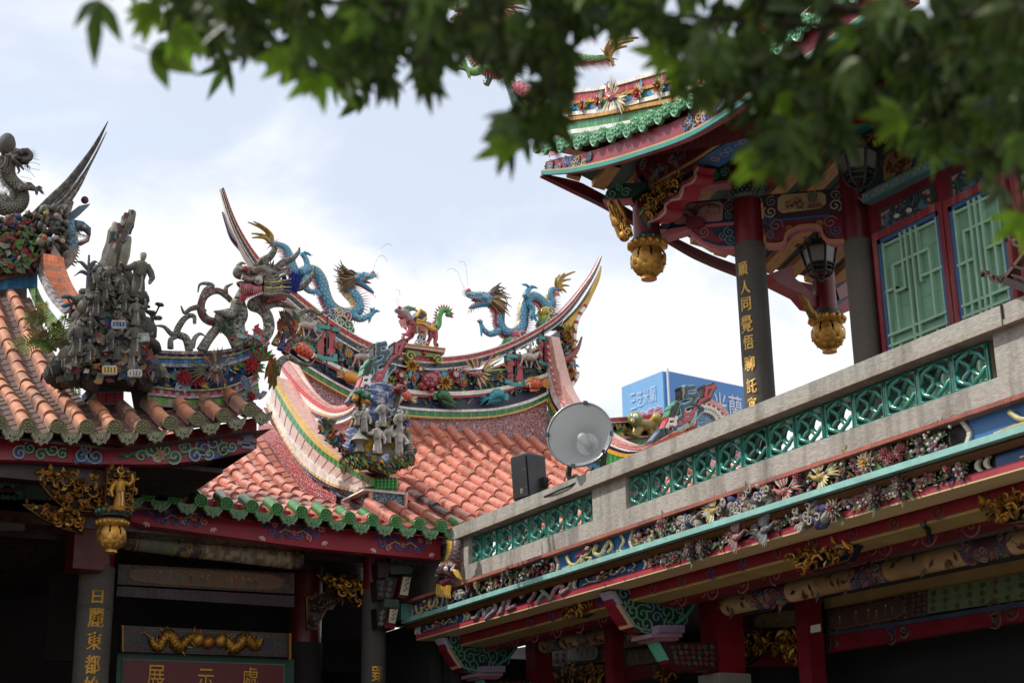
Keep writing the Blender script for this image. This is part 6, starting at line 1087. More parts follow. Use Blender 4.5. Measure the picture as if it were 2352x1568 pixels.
def blue_panel(y0,y1,z0,z1,name='blue_dragon_panel',dbl=False,dark=1.0,body=C('b5a468')):
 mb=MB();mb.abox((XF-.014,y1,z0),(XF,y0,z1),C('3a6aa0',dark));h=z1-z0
 for yy,s_ in((y0,1),(y1,-1)):
  for k_ in((0,1) if dbl else(0,)):
   oy=s_*(.02+k_*.075);pts=[(0,0),(.35,.03) if dbl else(.5,.055),(.7,.03) if dbl else(.52,.055),(1,0)]
   lo=[V((XF-.016,yy+oy+s_*b*(1 if dbl else -1),z0+h*a)) for a,b in pts];up=[p+V((0,s_*.035,0)) for p in lo];mb.strip(lo,up,oS,7,[C('c9bfb0')],gap=.06,th=.02, back=C('6a1a24'))
 W_=y0-y1;Q=lambda u,v,o=.03:V((XF-.014-o,y0-W_*u,z0+h*v))
 for pts,r in(([(.16,.75),(.2,.35),(.28,.2),(.36,.4),(.44,.55),(.5,.75)],.05),([(.58,.85),(.54,.5),(.62,.3),(.68,.55),(.74,.85),(.78,.5),(.72,.3)],.055), ([(.9, .9),(.93,.6),(.88,.3),(.9,.1)],.04),([(.1,.15),(.2,.2),(.34,.12),(.42,.2)],.035),([(.45,.15),(.5,.3),(.42,.4)],.03)):
  P=smooth([Q(*p) for p in pts],20);mb.tube(P,[r*h*2.2*(1-.4*i/len(P)) for i in range(len(P))],lambda i,j:jit(body if j%3 else mixc(body,WHITE,.3),.12),7)
  mb.spiral(P[-1]+oS*.03,V((0,-1,0)),UZ,h*.1,1.2,h*.05,oS,.02,mixc(body,WHITE,.2))
 mb.ell(Q(.47,.72,.05),V((.03,0,0)),V((0,h*.2,0)),V((0,0,h*.14)),C('6a3448'),8,6)
 for q_ in range(9):b=Q(.3+.02*q_,.55+.02*q_);mb.spike(b,b+V((0,h*.08,h*.25)),.012,C('b04a6a'),4)
 return mb.build(name,M_PAINT,SIDE)
z1a,z1b,z2a,z2b=zteal_t,zledge_b,zcrt,zteal_b-.05
blue_panel(Yat(ZG,668,1450,XF),Yat(ZG,1245,1280,XF),z1a,z1b);blue_panel(Yat(ZH,1545,830,XF),Yat(ZH,1545,830,XF)-2.3,z1a,z1b);blue_panel(YE+.36,Yat(ZF,1215, 990,XF),z1a,z1b)
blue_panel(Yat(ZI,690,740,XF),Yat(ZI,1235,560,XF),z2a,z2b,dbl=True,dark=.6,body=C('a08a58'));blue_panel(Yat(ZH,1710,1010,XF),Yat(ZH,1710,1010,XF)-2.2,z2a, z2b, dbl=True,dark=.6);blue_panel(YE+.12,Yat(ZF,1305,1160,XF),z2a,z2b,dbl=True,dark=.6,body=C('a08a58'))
FLC={'w':[C('a8988c'),C('b8aca0'),C('8a3a44')],'r':[C('8a2a38'),C('b0a49a'),C('a83a44')],'y':[C('a89888'),C('b08a34')],'d':[C('5a4448'),C('76605c'),C('8a7a70')]}
def frieze_flowers(name,items,z,o=.04):
 for kind,x,y,r,cl in items:
  m=MB();c=P1(z,x,y,o);r=r*.78
  if kind=='f':m.flower(c,oS,r,FLC[cl],11,[C('46603f'),C('5a6a44')]);m.flower(c+V((-.03,0,0)),oS,r*.7,FLC[cl],8);nm='flower_relief'
  elif kind=='s':leafspray(m,c,c+V((0,cl[0],cl[1])),oS,22,[C('4a6a44'),C('6a7a50'),C('8a9a80'),C('a89a50')],r*.75,C('5a5a34'));[m.ball(c+V((-.03,cl[0]*random.uniform(.2,1)+random.uniform(-.05,.05),cl[1]*random.uniform(.0,.5)+random.uniform(-.03,.03))),.012,jit(random.choice([C('b8b4ac'),C('8a3a44'),C('a0a8b0')]), .1), 5,4) for _ in range(5)];nm='leaf_spray_relief'
  elif kind=='b':
   sgn=1 if cl[0]=='l' else -1;cols={'r':(C('9a3a3c'),[C('b8b0a4'),C('9a4a4a')]),'y':(C('a8862c'),[C('c9c2b6'),C('b0a050')]),'d':(C('4a4650'),[C('6a6a7a'), C('8a8a7a')]),'p':(C('7a4a50'),[C('8a5a60'),C('9a8a80')])}[cl[1]]
   feathered_bird(c,V((0,sgn*.9,-.3)).normalized(),V((0,sgn*.3,.9)).normalized(),oS,r*.85,cols[0],cols[1],cols[1],'bird_relief',SIDE,M_AGED);continue
  else :
   for q_ in range(16):m.ell(c+V((random.uniform(-.03,.0),random.uniform(-r,r),random.uniform(-r,r)*.55)),V((.04,0,0)),V((0,r*.3,r*random.uniform(-.2,.2))), V((0, 0,r*.22)),jit(random.choice([C('8a7a70'),C('5a4a50'),C('a8a098'),C('3a3f6a'),C('6a5a4a')]),.25),7,5)
   for q_ in range(10):m.spiral(c+V((-.05,random.uniform(-r,r),random.uniform(-r,r)*.5)),V((0,1,0)),UZ,r*.22,1.0,.012,oS,.01,C('b0a8a0'),a0=q_)
   nm='rock_relief'
  m.build(nm,M_AGED,SIDE)
frieze_flowers('upper',[('f',1500,1180,.13,'w'),('s',1420,1260,.07,(.30,-.02)),('r',1700,1160,.17,0),('s',1640,1210,.06,(.12,.10)),('b',1900,1060,.24,'ry'), ('s',1800,1110,.06,(-.3,.12)),('r',2060,1050,.22,0),('f',2130,960,.10,'r'),('f',300,1540,.11,'d'),('s',400,1540,.06,(-.45,.06))],ZG)
frieze_flowers('upper',[('f',140,1220,.10,'r'),('r',220,1240,.2,0),('f',280,1180,.09,'y'),('b',385,1200,.26,'lr'),('f',480,1110,.09,'r'),('s',520,1140, .06, (-.25,.1)),('b',610,1110,.26,'ly'),('s',740,1100,.07,(-.05,.18)),('f',905,1020,.13,'y'),('f',1020,970,.09,'r'),('f',1060,1000,.09,'r'),('f',1120,950,.09,'r'), ('s',1130,915,.07,(-.45,.10)),('s',1240,900,.06,(-.2,.02))],ZH)
frieze_flowers('upper',[('f',695,835,.08,'r'),('f',790,815,.09,'y'),('r',590,930,.1,0),('s',940,880,.06,(.05,.15)),('f',1110,700,.08,'d')],ZR)
frieze_flowers('lower',[('s',1400,560,.07,(-.42,.10)),('f',1660,430,.13,'d'),('f',1770,410,.13,'d'),('s',1860,390,.07,(-.25,.12)),('b',2060,310,.25,'rp'), ('b',2300,250,.24,'rd')],ZI)
frieze_flowers('lower',[('b',100,1480,.24,'rp'),('b',285,1430,.24,'rd'),('s',350,1420,.06,(-.3,.1)),('r',560,1360,.2,0),('f',700,1310,.12,'w'),('s',800, 1320, .07,(-.25,.06)),('f',960,1230,.13,'d'),('s',1010,1250,.06,(-.2,.05)),('f',1120,1160,.13,'d'),('s',1210,1170,.07,(-.5,.08)),('f',1410,1060,.05,'r'),('f', 1490, 1040,.05,'w')],ZH)
for z0_,z1_,y0_,y1_,n_ in((z1a,z1b,Yat(ZG,1290,1300,XF),Yat(ZH,1430,850,XF),420),(z1a,z1b,Yat(ZF,1240,1020,XF),Yat(ZG,650,1450,XF),110),(z2a,z2b,Yat(ZI, 1330, 540,XF),Yat(ZH,1560,1020,XF),330)):
 m=MB()
 for i in range(n_):
  c=V((XF-.015,random.uniform(y1_,y0_),z0_+(z1_-z0_)*random.uniform(.14,.80)));cl=jit(random.choice([C('46603f'),C('5f7052'),C('8a8478'),C('a89a50'),C('7a3a44'), C('3a4a78'),C('a8a098'),C('6a5a54')]),.2)
  m.petal(c,V((0,random.uniform(-1,1),random.uniform(-1,1))),oS,random.uniform(.05,.1),.025,cl,.45)
  if i%4==0:m.ball(c+V((-.03,.02,0)),.016,jit(random.choice([C('a8a098'),C('8a3a44'),C('b0a8b0')]),.15),5,4)
  if i%9==0:m.flower(c+V((-.02,0,0)),oS,.045,random.choice([FLC['w'],FLC['r'],FLC['d']]),8)
 m.build('leaf_relief',M_AGED,SIDE)
m=MB()
for pts,col in(([(710,1200),(760,1190),(790,1130),(840,1110),(850,1190),(900,1090),(980,1100)],C('7a7078')),([(860,1210),(930,1140),(980,1090),(960,1010)], C('8a8488')),([(1010,1160),(1060,1060),(1080,980),(1120,970),(1130,1090)],C('8a7078'))):m.tube(smooth([P1(ZR,x,y,.03) for x,y in pts],20),.022,lambda i,j:jit(col, .15),5)
for pts,col in(([(10,960),(50,850),(90,830),(60,930),(130,900)],C('8a6a74')),([(180,830),(250,760),(300,790),(250,870)],C('8a6a74')),([(320,870),(380,800), (430,840),(350,760)],C('7a8a80')),([(430,850),(480,750),(540,740),(520,800),(600,740)],C('9a7a80'))):m.tube(smooth([P1(ZI,x,y,.03) for x,y in pts],20),.022, lambda i,j:jit(col,.15),5)
m.build('ribbon_relief',M_AGED,SIDE)
XB=X2+.04;zb_=zcr-.0
m=MB();pb=lambda z,x,y,X:sp_(z,x,y,X)
zr0=pb(ZJ,1000,515,XB+.12).z;bar(m,XB,XB+.3,zr0,zcr+.2,C('861a2a'),y1=YE);zr1=pb(ZJ,1500,520,XB+.4).z;bar(m,XB+.3,XB+.5,zr1,zr0+.15,C('6e1524'),y1=YE);bar(m, XB+.02,XB+.34,zr0-.02,zr0+.0,C('b0945c'),y1=YE)
for i in range(22):
 yy=YE-.4-i*.42;c=V((XB-.003,yy,(zr0+zcr)/2));m.spiral(c,V((0,1,0)),UZ,.06,1.4,.014,oS,.006,jit(random.choice([C('3f4f7a'),C('6a4a3a'),C('7a3a4a')]),.1), a0=i);c=V((XB+.297,yy,(zr1+zr0)/2));m.spiral(c,V((0,1 if i%2 else -1,0)),UZ,.09,1.5,.014,oS,.006,C('8a4a54'),a0=i);m.spiral(c+V((0,.14,.02)),V((0,-1,0)),UZ,.06, 1.3, .012,oS,.006,C('8a4a54'),a0=i+2)
m.build('red_beam',M_PAINT,SIDE)
pc1=onX(*ZI(960,775),XF+.08);YC1=pc1.y;pc2=onX(*ZF(1180,1285),XF+.08);YC2=pc2.y
ib=lambda x,y,o=0:onY(*ZI(x,y),YC1-o)
def arm(Yc,xf,name):
 T=thing if False else None
 sh_=V((0,Yc-YC1,0));f=lambda x,y,o=0:ib(x,y,o)+sh_
 m=MB();outl=[(945,768),(985,890),(1050,1000),(1115,1085),(1210,1130),(1340,1135),(1490,1080),(1600,1000),(1670,900),(1700,800),(1560,765),(1140,748)]
 m.prism([f(*p) for p in outl],V((0,.16,0)),C('16352a'),C('7a1828'))
 for a,b,col in(((948,775),(1020,880),C('a89ab0')),((1005,895),(1130,1068),C('c99a78'))):
  A,B_=f(*a),f(*b);m.prism([A+V((-.02,-.01,0)),B_+V((-.02,-.01,-.02)),B_+V((.035,-.01,.0)),A+V((.045,-.01,0))],V((0,.17,0)),col)
 m.tube(smooth([f(x,y,.01) for x,y in((985,790),(1050,930),(1150,1070),(1300,1115))],16),.012,C('6a8a84'),5);m.tube(smooth([f(x,y,.01) for x,y in((1500, 1060), (1590,985),(1650,900),(1665,840))],16),.016,C('4a9a84'),5)
 for x,y,r,t_,a_ in((1060,800,26,1.3,0),(1130,950,34,1.5,2),(1220,970,36,1.5,1),(1250,1060,36,1.5,3),(1340,1000,22,1.3,0),(1430,960,34,1.5,4),(1450,1060, 26, 1.3,2),(1540,930,24,1.4,1),(1600,870,20,1.3,0),(1560,1010,22,1.3,5),(1110,870,22,1.2,3),(1490,900,20,1.2,2),(1380,900,24,1.3,1),(1280,900,24,1.3,4)):m.spiral(f(x, y,.004),UX,UZ,r*.00215*1.1,t_,.017,NY,.01,jit(random.choice([C('4a8a68'),C('6a8a7a'),C('4a7a64'),C('5a7a84')]),.12),a0=a_)
 m.build('bracket_arm',M_PAINT,SIDE)
 m=MB()
 for(x0_,y0_,x1_,y1_),col,dd in(((1360,1065,1580,1130),C('8a7a94'),.12),((1295,1135,1560,1170),C('8a6a7a'),.15),((1325,1172,1530,1195),C('a8707a'),.1),((1265, 760,1410,850),C('5a6a72'),.05),((1415,745,1565,835),C('5a6a72'),.05),((1550,695,1750,760),C('9a7a50'),.1),((1560,762,1740,805),C('3a5a30'),.1)):m.prism([f(x0_, y1_,dd),f(x1_,y1_,dd),f(x1_,y0_,dd),f(x0_,y0_,dd)],V((0,dd+.16,0)),col)
 m.prism([f(*p) for p in((1335,1205),(1440,1365),(1450,1390),(1560,1440),(1700,1460),(1860,1450),(1860,1215),(1420,1210))],V((0,.14,0)),C('3a1a1e'),C('6a1420'));m.prism([f(1338,1208,.01),f(1430,1362,.01),f(1448,1362,.01),f(1362,1208,.01)],V((0,.15,0)),C('5fae98'))
 painted(m,[f(1500,1410,.003),f(1840,1420,.003),f(1840,1230,.003),f(1440,1230,.003)],NY,7,4,[C('5a4a40'),C('6a5a54'),C('3a5a48'),C('7a3a34')],wd=.012)
 m.build('bracket_block',M_PAINT,SIDE)
 p=f(1860,1200);
 return p
pA=arm(YC1,None,'');pB=arm(YC2,None,'')
def sqcol(name,z,xl,xr,yy,Yc,zred,red,w=None):
 a,b=onY(*z(xl,yy),Yc),onY(*z(xr,yy),Yc);wd_=b.x-a.x
 m=MB();m.abox((a.x,Yc,zred),(b.x,Yc+wd_,zcr+.3),red);e=m.build('red_column',M_PAINT,SIDE);m=MB();m.abox((a.x-.03,Yc-.03,-1.6),(b.x+.03,Yc+wd_+.03,zred), C('7a7670'));m.build('stone_base',M_GRAN,e);return a
a_=sqcol('c',ZI,1872,2085,1200,YC1-.02,onY(*ZI(1980,1480),YC1).z,C('7c1020'));sqcol('c',ZI,300,445,1300,YC2-.05,-1.4,C('6a0f1c'));sqcol('c',ZJ,638,750, 1300, YC1-.6,-1.4,C('701020'));sqcol('c',ZI,958,1058,1300,YC1+1.2,-1.4,C('5f0e1a'))
def rbeam(z,p0,p1,X,r,cream_to=(.1,.5)):
 m=MB();A,B_=sp_(z,*p0,X),sp_(z,*p1,X);P=[A.lerp(B_,i/50) for i in range(51)];ph=[random.choice([C('b5946c'),C('a8845c'),C('c0a078')]) for _ in range(20)]
 def cf(i,j):
  t=i/50;seg_=int(t*9)
  return jit(ph[seg_] if seg_%3!=1 else C('6a4450'),.06)
 m.tube(P,r,cf,14)
 for q_ in range(70):t=(int(random.random()*3)*3+1+random.random())/9;c=A.lerp(B_,t);a=random.uniform(-.6,1.2);nn=V((-math.cos(a),0,-math.sin(a)));m.spiral(c+nn*r,V((0,1,0)),nn.cross(V((0,1,0))),.035,1.3,.009,nn,.006,jit(random.choice([C('a88a78'),C('5a6a8a'),C('6a8a6a'),C('a86a5a')]),.1),a0=q_)
 for q_ in range(90):t=random.random();c=A.lerp(B_,t);a=random.uniform(-.6,1.2);nn=V((-math.cos(a),0,-math.sin(a)));m.petal(c+nn*r,V((0,random.uniform(-1, 1), random.uniform(-1,1))),nn,.09,.035,jit(random.choice([C('6a3a2c'),C('4a4a34'),C('8a4a3a'),C('3a3028')]),.2),.03)
 m.build('round_painted_beam',M_PAINT,SIDE)
rbeam(ZJ,(20,985),(2500,440),8.15,.085);rbeam(ZI,(380,1240),(1180,1110),8.15,.075)
XW=9.0
pw=lambda z:(lambda x,y:sp_(z,x,y,XW))
def wpanel(name,z,quad,base_,oval,cols,nu=8,nv=4,fig=0,X=XW):return panel(name,quad,lambda x,y:sp_(z,x,y,X),base_,oval,cols,SIDE,nu,nv,fig)
PC=[C('5a5a7a'),C('7a4a4a'),C('4a6a54'),C('7a6a5c')]
wpanel('fan_panel',ZI,[(450,1400),(945,1380),(945,1210),(460,1245)],C('6a1424'),(.28,.80,C('8a9080')),PC,8,3,4);wpanel('painted_panel',ZI,[(1035,1440), (1420, 1380),(1420,1240),(1040,1275)],C('4a2c2a'),(.15,.95,C('6a5a48')),PC,8,4,5);wpanel('fan_panel',ZJ,[(135,1165),(630,1160),(635,975),(140,1060)],C('4a1a24'), (.2, .86,C('8a7a54')),PC,8,4,6);wpanel('painted_panel',ZJ,[(765,1200),(1400,1080),(1400,885),(760,1020)],C('4a3030'),(.06,.94,C('57423c')),PC,10,5,6);wpanel('painted_panel',ZJ,[(1400,1080),(1530,1060),(1530,865),(1400,885)],C('4a2c2c'),None,PC,3,5);wpanel('flower_panel',ZJ,[(1530,1045),(2500,900),(2500,690),(1530,870)], C('6a7a58'),None,[C('4a5a3a'),C('6a4a44'),C('3a4a34'),C('5a6a4a')],10,3,X=XW)
m=MB()
def wq(z,quad,col,X=XW,th=.1):P=[sp_(z,x,y,X) for x,y in quad];m.prism(P,V((th,0,0)),col)
wq(ZJ,[(740,1340),(2600,1035),(2600,930),(740,1210)],C('701222'));wq(ZJ,[(740,1215),(2600,935),(2600,890),(740,1195)],C('3a4458'),XW-.03);wq(ZI,[(1030, 1560), (1900,1420),(1900,1330),(1030,1440)],C('651020'));wq(ZJ,[(750,1010),(2600,690),(2600,560),(750,930)],C('a88a5c'),XW+.02);wq(ZI,[(1055,1265),(1420,1210), (1420, 1120),(1060,1160)],C('8a744c'),XW+.03);wq(ZI,[(-700,1700),(950,1560),(950,1130),(-700,1400)],C('4a1018'),XW+.06);wq(ZJ,[(140,1440),(640,1440),(640,1160), (140, 1160)],C('6a1020'),XW+.02)
for z,cx,cy,s_ in((ZJ,1290,1190,1.0),(ZJ,2080,1040,1.3),(ZI,1350,1460,.8),(ZJ,800,1270,.6)):
 for q_ in range(9):a=q_*2.1;m.spiral(sp_(z,cx+math.cos(a)*60*s_,cy+math.sin(a)*30*s_-math.cos(a)*12*s_,XW-.006),V((0,1 if q_%2 else -1,0)),UZ,.06*s_,1.4, .014, oS,.006,jit(random.choice([C('6a5a48'),C('4a4a64'),C('7a4a3c'),C('5a6a5a')]),.15),a0=q_)
m.build('wall_beam',M_PAINT,SIDE)
carvedpiece('gilded_carving',[(455,1410),(930,1405),(925,1565),(450,1570)],100,.05,SIDE,lambda x,y:sp_(ZI,x,y,XW-.05),backing=C('171a26'))
carvedpiece('gilded_carving',[(142,1175),(630,1172),(632,1440),(540,1330),(380,1300),(240,1350),(160,1430)],120,.05,SIDE,lambda x,y:sp_(ZJ,x,y,XW-.05), backing=C('171a26'))
carvedpiece('gilded_carving',[(1330,1500),(1570,1480),(1500,1530),(1400,1560)],12,.04,SIDE,lambda x,y:sp_(ZI,x,y,XW-.05))
for z,poly in((ZJ,[(510,625),(580,560),(840,510),(1000,530),(930,640),(760,690),(640,725)]),(ZJ,[(1960,300),(2030,200),(2300,120),(2450,200),(2300,340), (2090, 365)]),(ZI,[(560,940),(620,890),(830,850),(840,930),(700,1000),(600,1010)])):
 carvedpiece('gilded_beam_block',poly,60,.045,SIDE,lambda x,y,z=z:sp_(z,x,y,XB+.05),backing=C('1c2a44'))
m=MB();wq2=lambda z,x,y,X:sp_(z,x,y,X);c=wq2(ZJ,688,1155,XW-.6);m.abox(c+V((-.01,-.06,-.03)),c+V((.0,.06,.03)),C('b8b4a8'));m.build('paper_label',M_SIGN, SIDE)
m=MB();P=[sp_(ZJ,1490,370,XB-.01),sp_(ZJ,1530,400,XB+.1),sp_(ZJ,1550,500,XB+.2)];m.tube(P,.02,C('1a1a1c'),6);p=sp_(ZI,1232,1150,8.0);m.lathe(p,UZ,[(0,.05), (.03,.06),(.08,.06)],C('111113'),12);m.build('cable_and_camera_dome',M_BLKPL,SIDE)
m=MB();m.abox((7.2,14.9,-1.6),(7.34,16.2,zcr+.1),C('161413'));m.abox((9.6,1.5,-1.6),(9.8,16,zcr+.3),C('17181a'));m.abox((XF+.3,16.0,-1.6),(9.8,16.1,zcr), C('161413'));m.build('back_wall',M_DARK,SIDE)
m=MB();m.abox((X2+.02,1.5,zcr+.05),(12.5,YE+.5,zledge_t-.02),C('6a6460'));m.abox((XF+.2,1.0,zcr-.0),(X2+.3,YE,zcr+.06),C('5a1a20'));m.build('terrace_slab', M_CEM,SIDE)
CD=thing('dragon_gargoyle',onX(*ZF(1200,900),6.95),'small purple dragon with yellow fins clinging to the corner post of the grey balustrade','dragon statue')
g_=lambda x,y,o=0:onX(*ZF(x,y),6.98-o)
m=MB();P=smooth([g_(1258,705),g_(1262,760),g_(1250,820),g_(1225,870)],20);m.tube(P,[.045+.06*i/len(P) for i in range(len(P))],lambda i,j:jit(C('4a2434') if(i+j)%2 else C('6a5a54'),.2),9)
for i in range(len(P)):m.spike(P[i]+V((-.02,.05,0)),P[i]+V((-.06,.13,.03)),.014,jit(C('c9a540'),.15),4)
m.build('body',M_GLAZE,CD)
m=MB();m.tube([g_(1250,890,.05),g_(1215,870,.08),g_(1170,885,.08),g_(1130,900,.06)],[.075,.08,.055,.02],lambda i,j:jit(random.choice([C('4a2430'),C('5a3a40'), C('6a5a54')]),.15),10);m.tube([g_(1240,930,.05),g_(1190,960,.06),g_(1140,958,.05)],[.05,.042,.018],C('5a2a34'),8);m.ell(g_(1165,925,.06),V((.03,0,0)),V((0, .07, 0)),V((0,0,.045)),C('1a080c'),8,6);m.ball(g_(1192,872,.17),.025,WHITE,6,4);m.ball(g_(1160,860,.12),.028,C('3a5a9a'),7,5);m.ball(g_(1215,855,.12),.03,C('3a5a9a'),7,5);m.spike(g_(1228,880,.12),g_(1250,838,.14),.018,WHITE);m.ball(g_(1195,862,.12),.03,C('c9b8a0'),7,5)
for q_ in range(7):m.tube([g_(1235+q_*4,880+q_*6,.13),g_(1255+q_*6,890+q_*8,.14),g_(1268+q_*5,880+q_*9,.12)],[.014,.014,.004],YEL,5)
for q_ in range(9):b=g_(1140+q_*10,965+q_*1,.07);m.tube([b,b-UZ*.08+V((0,.02,0)),b-UZ*.13],[.014,.012,.003],jit(YEL,.12),5)
for q_ in range(6):m.spike(g_(1165+12*q_,855,.12),g_(1160+12*q_,828,.12),.014,YEL)
for q_ in range(6):m.spike(g_(1130+10*q_,905,.09),g_(1132+10*q_,922,.09),.008,WHITE)
m.build('head',M_GLAZE,CD)
fc=onX(*ZQ(1000,505),7.1);FLD=thing('floodlight',fc,'round silver floodlight with clear glass face mounted on the stone rail','floodlight')
ax=(-RF*.88-RX*.30-RD*.37).normalized();r=285*(1100/2352)/k/FD*fc.dot(RF)
m=MB();m.lathe(fc,ax,[(-r*1.05,r*.36),(-r*.95,r*.36),(-r*.6,r*.62),(-r*.2,r*.93),(0,r*1.0)],C('c4c6c8'),40);o=m.build('reflector',M_STEEL,FLD)
bm_=o.data;bm_.materials[0]=mat('brushed_aluminium',.5,metal=.35,var=.06,vscale=4)
import bmesh
b_=bmesh.new();b_.from_mesh(bm_);fcs=[f_ for f_ in b_.faces if len(f_.verts)>8];bmesh.ops.delete(b_,geom=fcs,context='FACES_ONLY');b_.to_mesh(bm_);b_.free()
m=MB();u=ax.orthogonal().normalized();w_=ax.cross(u);ring=[fc+(u*math.cos(t*.1309)+w_*math.sin(t*.1309))*r for t in range(49)];m.tube(ring,r*.035,C('8f9194'), 8,cap=False);m.tube([p-ax*r*.03 for p in ring],r*.03,C('2a2a2c'),6,cap=False)
m.build('rim',M_STEEL,FLD)
m=MB()
for t in(20,110,200,290):
 d_=(-RD*math.cos(rad(t-15))+RX*math.sin(rad(t-15)));d_=(d_-ax*d_.dot(ax)).normalized();m.box(fc+d_*r*1.0,d_*r*.05,ax.cross(d_)*r*.06,ax*r*.07,C('4a4a4c'))
m.build('clip',M_STEEL,FLD)
m=MB();m.lathe(fc-ax*r*1.0,ax,[(-r*.75,r*.30),(-r*.7,r*.34),(0,r*.37)],C('1f1d1d'),24);m.build('lamp_housing',M_BLKPL,FLD)
m=MB();m.lathe(fc-ax*r*.95,ax,[(0,r*.36),(.002,r*.35)],C('8a8c8e'),24);m.build('reflector_back',M_STEEL,FLD)
m=MB();m.lathe(fc-ax*r*.95,ax,[(0,r*.12),(r*.3,r*.16),(r*.5,r*.18),(r*.68,r*.14),(r*.78,r*.06),(r*.8,.003)],C('d8d8d4'),18);m.build('bulb',mat('frosted_glass', .35,var=.02),FLD)
gl=bpy.data.materials.new('lamp_glass');gl.use_nodes=True;N_=gl.node_tree.nodes;L_=gl.node_tree.links;tr_=N_.new('ShaderNodeBsdfTransparent');tr_.inputs[0].default_value=(.93,.95,.96,1);gs=N_.new('ShaderNodeBsdfPrincipled');gs.inputs['Base Color'].default_value=(.75,.78,.8,1);gs.inputs['Roughness'].default_value=.15;ms_=N_.new('ShaderNodeMixShader');ms_.inputs[0].default_value=.22;L_.new(tr_.outputs[0],ms_.inputs[1]);L_.new(gs.outputs[0],ms_.inputs[2]);L_.new(ms_.outputs[0], N_['Material Output'].inputs[0])
m=MB();m.lathe(fc+ax*r*.01,ax,[(0,r*.98),(r*.03,r*.8),(r*.05,.002)],(.8,.8,.8),40);m.v=m.v;o=m.build('glass_cover',gl,FLD)
b_=bmesh.new();b_.from_mesh(o.data);bmesh.ops.delete(b_,geom=[f_ for f_ in b_.faces if len(f_.verts)>8],context='FACES_ONLY');b_.to_mesh(o.data);b_.free()
m=MB();q=lambda x,y,X=7.25:onX(*ZQ(x,y),X)
for pts in([(925,735),(905,850),(925,905)],[(1215,640),(1205,760),(1200,800)]):
 P=[q(*p) for p in pts]
 for a,b in zip(P,P[1:]):t=(b-a);m.box((a+b)/2,t/2,V((0,.014,0)),V((.022,0,0)),C('3a3836'))
A=V((7.25,q(925,905).y,zt+.02));B_=V((7.25,q(1200,800).y,zt+.02));m.box((A+B_)/2,(B_-A)/2,V((.03,0,0)),V((0,0,.018)),C('4a4442'));m.tube(smooth([q(930, 905), q(965,860),q(1000,890),q(985,905)],12),.02,C('2a2828'),6);m.build('yoke',M_RUST,FLD)
m=MB();m.tube(smooth([q(1120,790),q(1080,850,7.2),q(960,925,7.13),q(820,985,7.11),q(700,1040,7.13)],24),.009,C('1c1b1b'),5);m.build('power_cable',M_BLKPL, FLD)
SPK=thing('loudspeaker',onX(*ZG(430,900),7.5),'black loudspeaker box standing behind the stone rail left of the floodlight','loudspeaker')
e0=onX(*ZG(432,955),7.55);e1=onX(*ZG(400,622),7.55);H_=(e1.z-e0.z);nf=V((-.97,-.24,0));ns=V((.24,-.97,0));Wf=.24;Ws=.25
tl=V((.0,0,0));base_=e0.copy();b0_=[base_,base_-ns*Wf*1,base_-ns*Wf-nf*Ws,base_-nf*Ws]
m=MB();up_=V((-.015,0.02,H_));ins=lambda P,f:P
A=b0_;B_=[p+up_ for p in b0_];cen=(B_[0]+B_[2])/2
m.add(A+B_+[p+(cen-p)*.12+UZ*.02 for p in B_],[(3,2,1,0)]+[(i,(i+1)%4,4+(i+1)%4,4+i) for i in range(4)]+[(4+i,4+(i+1)%4,8+(i+1)%4,8+i) for i in range(4)]+[(8, 9,10,11)],C('222224'));m.build('cabinet',M_BLKPL,SPK)
m=MB();gq=[base_-ns*Wf*.94+UZ*.02+nf*.006,base_-ns*Wf*.06+UZ*.02+nf*.006,base_-ns*Wf*.06+up_*.96+nf*.006,base_-ns*Wf*.94+up_*.96+nf*.006];m.prism(gq,nf*.012, C('2e2f31'))
for i in range(1,26):t=i/26;a,b=gq[0].lerp(gq[3],t),gq[1].lerp(gq[2],t);m.box((a+b)/2+nf*.013,(b-a)/2,nf*.001,UZ*.0015,C('262628'))
for t in(.2,.65):[m.ball(quadpt(gq,s_,t)+nf*.014,.006,C('8a8a8a'),5,4) for s_ in(.06,.94)]
m.build('grille',M_BLKPL,SPK)
m=MB();c=quadpt(gq,.62,.14)+nf*.016;uy=ns;m.box(c,uy*.014,UZ*.024,nf*.002,C('b8babc'));m.box(c+nf*.003,uy*.010,UZ*.019,nf*.001,C('222224'));flatwrite(m, 'E', c+UZ*.008,uy*.013,UZ*.014,nf*.006,C('c8cacc'));flatwrite(m,'V',c-UZ*.009,uy*.013,UZ*.014,nf*.006,C('c8cacc'));m.build('badge',M_SIGN,SPK)
m=MB();sc_=base_-nf*Ws*.8+ns*.01+UZ*H_*.35
m.box(sc_+UZ*.02,ns*.02,UZ*.05,nf*.03,C('2a2624'));m.box(sc_+V((.12,-.08,-.06)),V((.14,-.06,.01)),V((0,0,.02)),V((.02,.02,0)),C('5a3f38'))
for q_ in range(6):a=q_*.9;m.tube(smooth([sc_+ns*.01,sc_+ns*.06+V((.03*math.cos(a),0,.06*math.sin(a))),sc_+ns*.05+V((.05*math.cos(a+1),0,-.04+.06*math.sin(a+1))),sc_-UZ*.06],10),.004,C('2a2a2c'),4)
m.build('wall_bracket',M_RUST,SPK)
